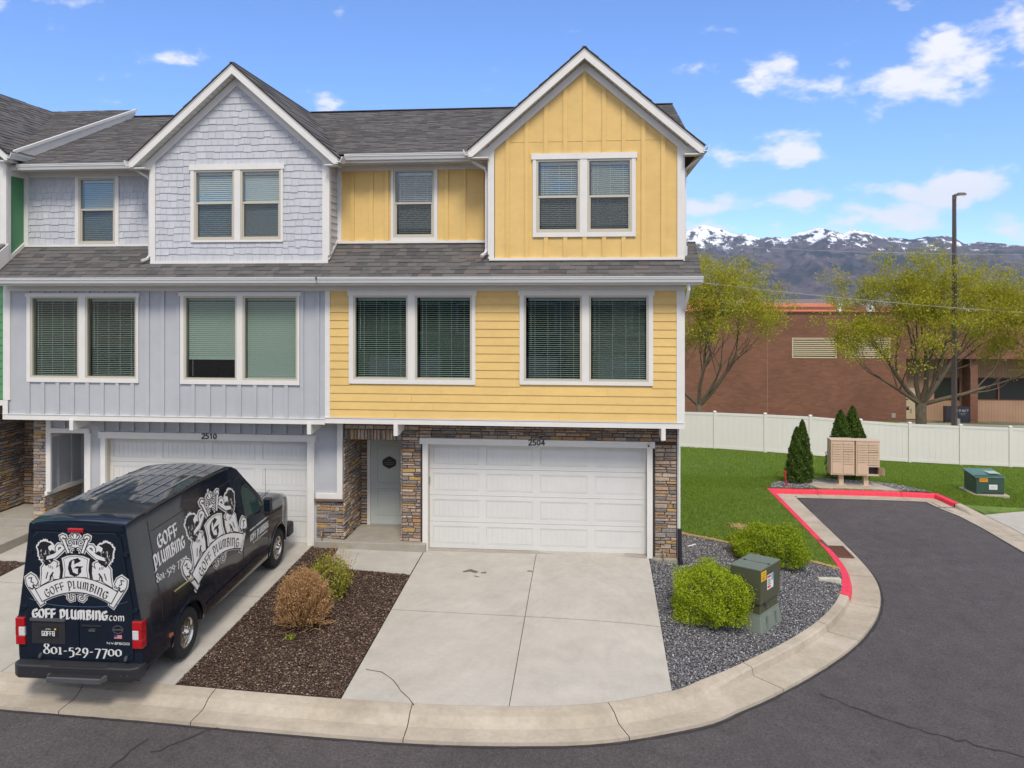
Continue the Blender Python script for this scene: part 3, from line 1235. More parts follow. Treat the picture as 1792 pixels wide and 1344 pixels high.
# storm drain grate let into the gutter pan, rusty kerb inlet behind
gy0, gy1 = 2.55, 3.45
gr = thing('drain_grate', 'rusty iron storm drain grate in the gutter beside the red kerb', 'drain grate', (6.2, 3, G(6.1, 3) - .10))
zt = G(6.1, 3) - .098
mb = MB()
for a, b, c, d in ((5.99, 6.03, gy0, gy1), (6.42, 6.46, gy0, gy1), (6.03, 6.42, gy0, gy0 + .04), (6.03, 6.42, gy1 - .04, gy1)):
    mb.box(a, b, c, d, zt - .03, zt + .012)
mb.build('grate_frame', IRON, gr)
for k in range(9):
    y = gy0 + .09 + k * .09
    boxo('grate_bar', IRON, gr, 6.03, 6.42, y - .014, y + .014, zt - .03, zt + .008)
for k in range(3):
    x = 6.13 + k * .1
    boxo('grate_bar', IRON, gr, x - .01, x + .01, gy0 + .04, gy1 - .04, zt - .03, zt + .004)
boxo('grate_pit', DARK, gr, 6.032, 6.418, gy0 + .042, gy1 - .042, zt - .06, zt - .028)
MB().prism([(5.835, gy0 + .1, zt + .115), (5.985, gy0 + .1, zt + .112), (6.03, gy0 + .1, zt + .0), (5.835, gy0 + .1, zt - .05)], (0, .95, 0)).build('inlet_hood', IRON, gr)

# driveways -----------------------------------------------------------
def slab_grid(rootname, label, xs, ys, m, quadfn, dz=.0):
    r = thing(rootname, label, 'driveway', (0, 0, 0))
    for i in range(len(xs) - 1):
        for j in range(len(ys) - 1):
            poly = quadfn(xs[i], xs[i + 1], ys[j], ys[j + 1])
            sheet('concrete_slab', poly, dz, m, step=.7, skirt=.12, kind=None, parent=r)
    return r


g_ = .006
kline = dens(KALL, .25)


def kerb_y(x):
    best = [p for p in kline if p[1] < 0]
    for i in range(1, len(best)):
        if best[i][0] >= x:
            a, b = best[i - 1], best[i]
            return a[1] + (b[1] - a[1]) * (x - a[0]) / (b[0] - a[0])
    return best[-1][1]


def yquad(x0, x1, y0, y1):
    if y0 < -5:
        n = 6
        bot = [(x0 + g_ + (x1 - x0 - 2 * g_) * k / n, kerb_y(x0 + (x1 - x0) * k / n) + g_) for k in range(n + 1)]
        return bot + [(x1 - g_, y1 - .014), (x0 + g_, y1 - .014)]
    return [(x0 + g_, y0 + .014), (x1 - g_, y0 + .014), (x1 - g_, y1 - g_), (x0 + g_, y1 - g_)]


dr_y = slab_grid('driveway', 'cracked pale concrete driveway of the yellow townhouse', [-3.74, -1.22, 1.26], [-6, -3.22, .02], CONC, yquad)
dr_g = slab_grid('driveway', 'pale concrete driveway under the dark van', [-12.0, -9.2, -6.35], [-6, -3.0, .02], CONC, yquad)
sheet('joint_bed', [(-12.1, .0), (1.2, .0), (1.2, -5.2), (-1.2, -5.9), (-12.1, -6.15)], -.022, DARK, step=.7)
walk = thing('front_walk', 'short pale concrete walk leading to the yellow townhouse front door', 'walkway', (0, 0, 0))
sheet('concrete_slab', [(-5.62, -1.38), (-3.76, -1.58), (-3.755, -.20), (-5.70, -.20)], .004, CONC, step=.6, skirt=.14, kind=None, parent=walk)


def ribbon(name, pts, w, m, dz, parent, kind=None, wig=.0):
    pts = [np.array(p, float) for p in pts]
    fine = []
    for i in range(len(pts) - 1):
        n = max(1, int(np.linalg.norm(pts[i + 1] - pts[i]) / .12))
        for k in range(n):
            fine.append(pts[i] + (pts[i + 1] - pts[i]) * k / n + RNG.normal(0, wig, 2))
    fine.append(pts[-1])
    mb = MB()
    for i, p in enumerate(fine):
        t = fine[min(i + 1, len(fine) - 1)] - fine[max(i - 1, 0)]
        t /= np.linalg.norm(t) + 1e-9
        n = np.array((-t[1], t[0])) * w / 2 * RNG.uniform(.5, 1.3)
        for q in (p - n, p + n):
            mb.v.append((q[0], q[1], G(*q) + dz))
    for i in range(len(fine) - 1):
        mb.f.append((2 * i, 2 * i + 1, 2 * i + 3, 2 * i + 2))
        mb.m.append(0)
    return mb.build(name, m, parent, kind=kind)


def pz(u, v, z, it=6):
    """world point on the ground seen at a photo pixel"""
    for _ in range(it):
        d = F_PX * (CAM_Z - z) / (v - 520)
        x_ = (u - 896) / F_PX * d
        X, Y = x_ * math.cos(AL) - d * math.sin(AL), x_ * math.sin(AL) + d * math.cos(AL) + CAM_Y
        z = G(X, Y)
    return X, Y


ribbon('crack', [pz(640, 1172, -.3), pz(668, 1176, -.3), pz(688, 1190, -.3), pz(700, 1208, -.3), pz(715, 1222, -.3), pz(724, 1234, -.3)], .014, DARK, .004, dr_y, wig=.006)
ribbon('stain', [pz(812, 1001, 0), pz(822, 998, 0), pz(835, 1002, 0)], .11, mat('mud_stain', (.13, .11, .075), .95, var=.4, vscale=30), .004, dr_y, wig=.012)
ribbon('stain', [pz(842, 1003, 0), pz(851, 1002, 0)], .07, MATS['mud_stain'], .004, dr_y, wig=.008)
ribbon('stain', [pz(830, 1008, 0), pz(838, 1010, 0)], .05, MATS['mud_stain'], .004, dr_y, wig=.008)
ribbon('stain', [pz(924, 999, 0), pz(932, 1000, 0)], .05, MATS['mud_stain'], .004, dr_y, wig=.008)
for pts, w in (([(385, 1258), (340, 1272), (300, 1290), (262, 1300)], .034), ([(262, 1278), (240, 1290), (215, 1310), (185, 1330), (165, 1344)], .034),
               ([(1430, 1198), (1480, 1220), (1560, 1248), (1640, 1272), (1792, 1310)], .05)):
    if pts[0][0] != 0:
        ribbon('asphalt_crack', [pz(u, v, -.5) for u, v in pts], w, SEAM, -.122, None, kind='structure', wig=.022)

_pe = offset_line(dens(KALL, .5), .80)
_mb = ribbon('asphalt_edge_seam', _pe, .05, SEAM, -.124, None, kind='structure', wig=.006)

# beds ---------------------------------------------------------------
mulch_poly = [(-6.34, -.22), (-6.34, -6.22), (-5.3, -6.23), (-3.76, -6.24), (-3.755, -1.60), (-5.64, -1.40), (-5.72, -.22)]
mulch = sheet('mulch_bed', mulch_poly, -.012, MULCH, step=.5)
mulch2_poly = [(-14.5, -6.22), (-12.02, -6.22), (-12.02, -1.9), (-14.5, -1.9)]
sheet('mulch_bed', mulch2_poly, -.012, MULCH, step=.5)
sheet('path', [(-14.6, -1.88), (-12.02, -1.88), (-12.02, -.2), (-14.6, -.2)], -.004, CONC, step=.6, skirt=.1)
kn = [p for p in dens(KF, .3) if p[0] > 1.27 and p[1] < 1.28]
lawn_edge = [(1.97, 2.55), (2.3, 2.38), (3.34, 2.08), (4.3, 1.88), (5.25, 1.52), (5.70, 1.30)]
gravel_poly = [(1.27, -.12), (1.265, kerb_y(1.265) + .005)] + kn + list(reversed(lawn_edge)) + [(1.97, -.12)]
gravel = sheet('gravel_bed', gravel_poly, -.035, GRAVB, step=.5)
klawn = [p for p in dens(KF, .4) if p[0] > 5.69 and p[1] > 1.32]
lawn_poly = lawn_edge + klawn + [(5.83, 9.55), (11.32, 9.62), (11.5, 8.45), (11.78, 7.5), (13.5, 8.35), (34, 16), (34, 38.9), (-6, 38.9), (-6, 12), (1.97, 12)]
lawn = sheet('lawn', lawn_poly, -.02, GRASSB, step=1.0, skirt=.25)
patch_poly = [(5.95, 9.66), (11.2, 9.72), (10.3, 11.1), (8.6, 11.6), (7.0, 11.4), (6.2, 10.5)]
sheet('gravel_patch', patch_poly, .004, GRAVB, step=.5)
pad_poly = [(7.55, 9.68), (10.15, 9.68), (9.75, 10.75), (7.2, 10.75)]
sheet('mailbox_pad', pad_poly, .03, CONC2, step=.6, skirt=.1)
apron = thing('side_driveway', 'pale concrete driveway apron at the right edge beyond the red kerb', 'driveway', (0, 0, 0))
atop = lambda x: 7.5 + (x - 11.78) * .494 if x < 13.5 else 8.35 + (x - 13.5) * .373
for (a, b) in ((11.96, 15.0), (15.02, 18.5), (18.52, 24)):
    sheet('concrete_slab', [(a, -1.8), (b, -1.8), (b, atop(b)), (13.5, 8.35), (11.80, 7.48), (11.92, 6.2), (11.96, 3)] if a < 13.5 else [(a, -1.8), (b, -1.8), (b, atop(b)), (a, atop(a))], -.07, CONC, step=.8, skirt=.1, kind=None, parent=apron)
sheet('far_path', [(24.3, 30), (27.6, 31), (29, 38), (23.5, 38.2), (20.5, 38.3), (20.5, 37.2), (24.2, 37)], .006, CONC, step=1.0)


def blobs_mesh(name, m, x, y, z, size, flat=.6, parent=None, seedv=0):
    """many small irregular six-cornered stones (octahedra) as one mesh"""
    n = len(x)
    base = np.array([(1, 0, 0), (0, 1, 0), (-1, 0, 0), (0, -1, 0), (0, 0, 1), (0, 0, -1)], float)
    fc = np.array([(0, 1, 4), (1, 2, 4), (2, 3, 4), (3, 0, 4), (1, 0, 5), (2, 1, 5), (3, 2, 5), (0, 3, 5)])
    a = RNG.uniform(0, 2 * PI, n)
    s = size * RNG.uniform(.55, 1.35, n)
    v = base[None] * (1 + RNG.uniform(-.35, .35, (n, 6, 1)))
    v = v * np.stack([s, s * RNG.uniform(.5, 1, n), s * flat * RNG.uniform(.5, 1.2, n)], 1)[:, None, :]
    t = RNG.uniform(-.5, .5, (n, 1))
    v[:, :, 2] += v[:, :, 0] * t
    ca_, sa_ = np.cos(a)[:, None], np.sin(a)[:, None]
    X = v[:, :, 0] * ca_ - v[:, :, 1] * sa_ + x[:, None]
    Y = v[:, :, 0] * sa_ + v[:, :, 1] * ca_ + y[:, None]
    Z = v[:, :, 2] + z[:, None]
    vv = np.stack([X, Y, Z], 2).reshape(-1, 3)
    ff = (fc[None] + (np.arange(n) * 6)[:, None, None]).reshape(-1, 3)
    return np_mesh(name, vv, ff, m, parent, 'stuff')


gx, gy = scatter(gravel_poly, 42000)
tag(blobs_mesh('gravel', PEB, gx, gy, GN(gx, gy) - .028 + RNG.uniform(0, .022, len(gx)), .019), 'grey gravel covering the kerbside bed beside the house', 'gravel')
gx, gy = scatter(patch_poly, 5000, [pad_poly])
tag(blobs_mesh('gravel', PEB, gx, gy, GN(gx, gy) + .012, .028), 'grey gravel patch around the mailboxes', 'gravel')
cx_, cy_ = scatter(mulch_poly, 26000)
tag(blobs_mesh('mulch_chips', CHIP, cx_, cy_, GN(cx_, cy_) - .004 + RNG.uniform(0, .018, len(cx_)), .022, .30), 'dark bark mulch covering the bed between the driveways', 'mulch')
cx_, cy_ = scatter(mulch2_poly, 6000)
tag(blobs_mesh('mulch_chips', CHIP, cx_, cy_, GN(cx_, cy_) - .004 + RNG.uniform(0, .018, len(cx_)), .022, .30), 'dark bark mulch in the bed left of the van', 'mulch')


def blades(name, polys, label, hmul=1.0):
    X, Y, S = [], [], []
    for poly, n, size, excl in polys:
        x, y = scatter(poly, n, excl)
        X.append(x)
        Y.append(y)
        S.append(np.full(len(x), size))
    x, y, s = np.concatenate(X), np.concatenate(Y), np.concatenate(S)
    n = len(x)
    a = RNG.uniform(0, 2 * PI, n)
    h = s * RNG.uniform(.6, 1.3, n)
    w = s * .16
    lx, ly = RNG.normal(0, .45, n) * h, RNG.normal(0, .45, n) * h
    z = GN(x, y) - .022
    p0 = np.stack([x - np.cos(a) * w, y - np.sin(a) * w, z], 1)
    p1 = np.stack([x + np.cos(a) * w, y + np.sin(a) * w, z], 1)
    p2 = np.stack([x + lx, y + ly, z + h], 1)
    vv = np.stack([p0, p1, p2], 1).reshape(-1, 3)
    ff = np.arange(n * 3).reshape(-1, 3)
    return tag(np_mesh(name, vv, ff, GRASS_L, None, 'stuff'), label, 'grass')


near_lawn = [(1.97, 2.5)] + lawn_edge[1:] + [(5.8, 3), (5.8, 9.5), (1.97, 9.5)]
far_lawn = [(1.97, 9.6), (5.8, 9.62), (11.3, 9.7), (11.6, 8.3), (13.5, 8.45), (30, 14.6), (30, 21.9), (1.97, 21.9)]
mid_lawn = [(1.97, 9.5), (5.8, 9.52), (11.3, 9.7), (11.6, 8.3), (13.5, 8.45), (16, 9.4), (16, 12.5), (1.97, 12.5)]
blades('grass', [(near_lawn, 42000, .05, ()), (mid_lawn, 60000, .055, (patch_poly,)), (far_lawn, 170000, .06, (patch_poly,))], 'green spring lawn between the house, kerb and white fence')
# dry brown fringe where turf meets gravel
ex, ey = [], []
for i in range(len(lawn_edge) - 1):
    k = 500
    t = RNG.uniform(0, 1, k)
    ex.append(lawn_edge[i][0] + (lawn_edge[i + 1][0] - lawn_edge[i][0]) * t + RNG.normal(0, .03, k))
    ey.append(lawn_edge[i][1] + (lawn_edge[i + 1][1] - lawn_edge[i][1]) * t + RNG.normal(0, .03, k))
ex, ey = np.concatenate(ex), np.concatenate(ey)
bx, by = pz(1300, 922, -.35)
ex = np.concatenate([ex, RNG.normal(bx, .16, 500)])
ey = np.concatenate([ey, RNG.normal(by, .14, 500)])
DRYG = mat('dry_grass', (.36, .25, .11), .95, var=.3, vscale=40)
tag(blobs_mesh('dry_grass', DRYG, ex, ey, GN(ex, ey) + .0, .03, .6), 'dry straw coloured grass edging the gravel bed', 'dry grass')

# ------------------------------------------------------------------ townhouses
W, S_, EV = -.75, -.15, -1.25          # upper wall plane, lower face plane, middle eave front
SLOPE_M = .72


def window(parent, fr, panes, z0, z1, trim, head, hung=None, blind='open', wallth=.16, head_h=.10, sill=.09, glass=None, ears=.03,
           shade=None, room=INTERD, wname='window'):
    """panes [(u0,u1)...] glass openings; trim (u0,u1,z0,z1) outer edge of white boards; returns hole for siding"""
    glass = glass or GLASS
    tu0, tu1, tz0, tz1 = trim
    # trim boards (butted end to end)
    mb = MB()
    T = .042
    plate(fr, rect(tu0 - ears, tu1 + ears, head, tz1), 0, T + .012, mb)
    plate(fr, rect(tu0, tu1, tz0, z0 - .045), 0, T, mb)
    edges = [tu0] + [x for p in panes for x in p] + [tu1]
    for i in range(0, len(edges), 2):
        a = edges[i] + (0 if i == 0 else .045)
        b = edges[i + 1] - (0 if i == len(edges) - 2 else .045)
        plate(fr, rect(a, b, z0 - .045, head), 0, T, mb)
    mb.build('window_trim', WHITE, parent)
    for k, (a, b) in enumerate(panes):
        mb = MB()
        fw = .045
        for r in (rect(a - fw, a, z0 - fw, z1 + fw), rect(b, b + fw, z0 - fw, z1 + fw), rect(a, b, z0 - fw, z0), rect(a, b, z1, z1 + fw)):
            plate(fr, r, -.09, .028, mb)
        if z1 + fw < head - .004:
            plate(fr, rect(a - fw, b + fw, z1 + fw, head), -.02, .02, mb)
        w = mb.build(wname, VINYL, parent)
        if hung:
            mb = MB()
            plate(fr, rect(a, b, hung - .022, hung + .022), -.05, .018, mb)
            plate(fr, rect(a, a + .028, z0, hung - .022), -.05, .006, mb)
            plate(fr, rect(b - .028, b, z0, hung - .022), -.05, .006, mb)
            plate(fr, rect(a + .028, b - .028, z0, z0 + .03), -.05, .006, mb)
            mb.build('sash', VINYL, w)
            plate(fr, rect(a, b, hung + .022, z1), -.012, -.008).build('pane', glass, w)
            plate(fr, rect(a + .028, b - .028, z0 + .03, hung - .022), -.030, -.026).build('pane', glass, w)
            MB().face([fr.P(a + .03, z0 + .032, .004), fr.P(b - .03, z0 + .032, .004), fr.P(b - .03, hung - .024, .004), fr.P(a + .03, hung - .024, .004)]).build('insect_screen', SCREEN, w)
        else:
            plate(fr, rect(a, b, z0, z1), -.022, -.018).build('pane', glass, w)
        # blinds
        mode = blind[k] if isinstance(blind, (list, tuple)) else blind
        bz0, bz1 = z0 + .01, z1 - .01
        if mode in ('open', 'half', 'low'):
            mb = MB()
            tilt = {'open': random.uniform(.002, .0055), 'half': .015, 'low': .016}[mode]
            ins = random.uniform(.03, .06)
            z = bz1 - .06
            plate(fr, rect(a + ins, b - .012, z, bz1), -.11, -.07, mb)
            while z > bz0 + .03:
                z -= .043
                sag = random.uniform(-.0022, .0022)
                p = [fr.P(a + ins, z - tilt, -.072), fr.P(b - .012, z - tilt + sag, -.072), fr.P(b - .012, z + tilt, -.118), fr.P(a + ins, z + tilt, -.118)]
                mb.prism(p, fr.v * .0045)
            plate(fr, rect(a + ins, b - .012, z - .045, z - .02), -.11, -.075, mb)
            n = 3 if b - a < 1 else 4
            for q in range(n):
                u = a + ins + (b - a - ins) * (q + .5) / n
                plate(fr, rect(u - .0035, u + .0035, z, bz1), -.069, -.066, mb)
            plate(fr, rect(a + ins + .05, a + ins + .058, z0 + (z1 - z0) * .35, bz1), -.062, -.056, mb)
            mb.build('blind', BLIND, w)
        elif mode in ('shut', 'drawn'):
            mb = MB()
            lo = bz0 if mode == 'shut' else z0 + (z1 - z0) * .25
            z = bz1 - .05
            plate(fr, rect(a + .02, b - .01, z, bz1), -.11, -.07, mb)
            while z > lo + .02:
                z -= .045
                p = [fr.P(a + .02, z - .018, -.078), fr.P(b - .01, z - .018, -.078), fr.P(b - .01, z + .022, -.102), fr.P(a + .02, z + .022, -.102)]
                mb.prism(p, fr.n * .003)
            plate(fr, rect(a + .02, b - .01, lo - .02, lo + .01), -.11, -.08, mb)
            if mode == 'drawn':
                plate(fr, rect(a + .10, a + .106, z0 + .03, lo), -.10, -.095, mb)
            mb.build('blind', BLIND, w)
    # room behind
    mb = MB()
    a, b = panes[0][0] - .5, panes[-1][1] + .4
    D = 2.6
    plate(fr, rect(a, b, z0 - .8, z1 + .35), -D - .02, -D, mb)
    plate(fr, rect(a, a + .02, z0 - .8, z1 + .35), -D, -wallth - .001, mb)
    plate(fr, rect(b - .02, b, z0 - .8, z1 + .35), -D, -wallth - .001, mb)
    plate(fr, rect(a + .02, b - .02, z1 + .33, z1 + .35), -D, -wallth - .001, mb)
    plate(fr, rect(a + .02, b - .02, z0 - .8, z0 - .78), -D, -wallth - .001, mb)
    mb.build('room', room, parent)
    return (tu0 + .02, tu1 - .02, tz0 + .02, tz1 - .01), [(a_ - .045, b_ + .045, z0 - .045, z1 + .045) for a_, b_ in panes]


def gutter_x(parent, x0, x1, y, z, h=.12, d=.13, name='gutter'):
    """K-style gutter running along X, front face at y"""
    prof = [(0, h), (0, h - .016), (.012, h - .028), (.012, h * .62), (.03, h * .42), (.048, .0), (d, 0), (d, h), (d - .012, h), (d - .012, .02), (.055, .018), (.038, h * .46), (.022, h - .004)]
    mb = MB()
    mb.prism([(x0, y + p, z + q) for p, q in prof], (x1 - x0, 0, 0))
    return mb.build(name, WHITE2, parent)


def gutter_y(parent, y0, y1, x, z, sgn, h=.12, d=.13):
    prof = [(0, h), (0, h - .016), (.012, h - .028), (.012, h * .62), (.03, h * .42), (.048, .0), (d, 0), (d, h), (d - .012, h), (d - .012, .02), (.055, .018), (.038, h * .46), (.022, h - .004)]
    mb = MB()
    mb.prism([(x - sgn * p, y0, z + q) for p, q in prof], (0, y1 - y0, 0))
    return mb.build('gutter', WHITE2, parent)


def digits(parent, text, cx, z, y, h, m, name='house_number'):
    SEG = {'2': [[(0, .82), (.12, .96), (.3, 1), (.5, .92), (.56, .74), (.48, .52), (0, 0), (.6, 0)]],
           '5': [[(.55, 1), (.1, 1), (.05, .56), (.3, .62), (.52, .5), (.56, .28), (.44, .07), (.22, 0), (0, .06)]],
           '1': [[(.1, .82), (.34, 1), (.34, 0)]],
           '0': [[(.28, 1), (.06, .85), (0, .5), (.06, .15), (.28, 0), (.5, .15), (.56, .5), (.5, .85), (.28, 1)]],
           '4': [[(.44, 0), (.44, 1), (0, .3), (.62, .3)]]}
    tw = len(text) * .82 * h - .22 * h
    x = cx - tw / 2
    for ch in text:
        mb = MB()
        for k, st in enumerate(SEG[ch]):
            for i in range(len(st) - 1):
                a, b = Vector(st[i]), Vector(st[i + 1])
                d = (b - a).normalized()
                n = Vector((-d.y, d.x)) * .085
                e = d * .05
                pts = [a - e - n, b + e - n, b + e + n, a - e + n]
                mb.prism([(x + p.x * h, y, z + p.y * h) for p in pts], (0, -.012 - .0006 * i, 0))
        mb.build(name, m, parent)
        x += .82 * h


def garage_door(parent, x0, x1, z0, z1, y):
    gd = MB().box(x0, x1, y + .03, y + .05, z0, z1).build('garage_door', GDOOR, parent)
    nsec, npan = 4, 4
    hs = (z1 - z0) / nsec
    ws = (x1 - x0) / npan
    for j in range(nsec):
        a, b = z0 + j * hs, z0 + (j + 1) * hs - .006
        mb = MB()
        st = .085
        mb.box(x0, x1, y, y + .029, b - .10, b)
        mb.box(x0, x1, y, y + .029, a, a + .10)
        for k in range(npan + 1):
            xc = x0 + k * ws
            xa, xb = max(x0, xc - st), min(x1, xc + st)
            mb.box(xa, xb, y, y + .029, a + .10, b - .10)
        mb.build('door_section', GDOOR, gd)
        for k in range(npan):
            u0, u1 = x0 + k * ws + st, x0 + (k + 1) * ws - st
            p0, p1 = a + .10, b - .10
            mb = MB()
            # recessed moulding then planked field
            for (q0, q1, r0, r1, yy) in ((u0 + .004, u1 - .004, p0 + .004, p0 + .022, y + .007), (u0 + .004, u1 - .004, p1 - .022, p1 - .004, y + .007),
                                         (u0 + .004, u0 + .022, p0 + .022, p1 - .022, y + .007), (u1 - .022, u1 - .004, p0 + .022, p1 - .022, y + .007)):
                mb.box(q0, q1, yy, y + .0112, r0, r1)
            mb.box(u0 + .0005, u1 - .0005, y + .0115, y + .0293, p0 + .0005, p1 - .0005)
            n = 9
            wq = (u1 - u0 - .056) / n
            for q in range(n):
                c = u0 + .028 + q * wq
                mb.box(c + .002, c + wq - .002, y + .006, y + .0112, p0 + .030, p1 - .030)
            mb.build('door_panel', GDOOR, gd)
    return gd


def gable(H, xc, half, z_apex, wx0, wx1, wz0, y_wall, y_barge, yback, quota_s, rnd, main_z0):
    """front gable roof: barge boards, soffit, shingled slopes. half = half span to eave, slope from apex"""
    zs = z_apex - main_z0
    sl = zs / half
    L = math.sqrt(1 + sl * sl)
    for s in (-1, 1):
        d = Vector((s * 1, 0, -sl)) / L
        nrm = Vector((s * sl, 0, 1)) / L
        A = Vector((xc, y_barge, z_apex))
        E = Vector((xc + s * half, y_barge, main_z0))
        # barge board
        w = .175
        drop = Vector((0, 0, -w * L))
        MB().prism([A, E, E + Vector((0, 0, -w * .9)), E + Vector((-s * (w * L - w * .9) / sl, 0, -w * .9)) + Vector((0, 0, 0)), A + drop], (0, .028, 0)).build('barge_board', WHITE, H)
        # narrow shingle mould strip
        MB().prism([A + Vector((0, -.012, .0)), E + Vector((0, -.012, 0)), E + Vector((0, -.012, -.05)), A + Vector((0, -.012, -.05 * 1.0))], (0, .0115, 0)).build('barge_trim', WHITE, H)
        # soffit boards under the overhang
        n = int((half * L) / .13)
        mb = MB()
        for i in range(n):
            t0, t1 = half * i / n, half * (i + 1) / n - .012
            p = [Vector((xc + s * t0, y_barge + .03, z_apex - sl * t0 - .215)), Vector((xc + s * t1, y_barge + .03, z_apex - sl * t1 - .215)),
                 Vector((xc + s * t1, y_wall + .0, z_apex - sl * t1 - .215)), Vector((xc + s * t0, y_wall + .0, z_apex - sl * t0 - .215))]
            mb.prism(p, (0, 0, .012))
        mb.prism([Vector((xc, y_barge + .03, z_apex - .19)), Vector((xc + s * half, y_barge + .03, z_apex - sl * half - .19)),
                  Vector((xc + s * half, y_wall, z_apex - sl * half - .19)), Vector((xc, y_wall, z_apex - .19))], (0, 0, .01))
        mb.build('soffit', SOFF, H)
        # frieze (rake) board on the wall
        k0 = .235
        fz = .145 * L
        wx = wx1 if s > 0 else wx0
        t1 = abs(wx - xc)
        MB().prism([(xc, y_wall - .045, z_apex - k0), (xc + s * t1, y_wall - .045, z_apex - sl * t1 - k0),
                    (xc + s * t1, y_wall - .045, z_apex - sl * t1 - k0 - fz), (xc, y_wall - .045, z_apex - k0 - fz)], (0, .045, 0)).build('rake_board', WHITE, H)
        # roof slope
        up = -d
        n_len = half * L
        fr = Frame((xc + s * half, y_barge - .02, main_z0 + .012), (0, 1, 0), nrm, up)
        MB().prism([fr.P(0, -.03, 0), fr.P(yback - y_barge, -.03, 0), fr.P(yback - y_barge, n_len, 0), fr.P(0, n_len, 0)], -nrm * .03).build('roof_deck', DARK, H)
        yield fr, n_len, yback - y_barge
        # eave return: fascia + boxed corner + side gutter
        xe = xc + s * half
        xa, xb = sorted((wx, xe - s * .03))
        zb = main_z0 - .155
        MB().box(xa, xb, y_barge + .03, y_wall - .0, zb - .028, zb).build('eave_return', SOFF, H)
        MB().prism([(wx, y_wall - .047, zb), (xe - s * .03, y_wall - .047, zb), (wx, y_wall - .047, z_apex - sl * t1 - k0 - .01)], (0, .02, 0)).build('eave_return', WHITE, H)


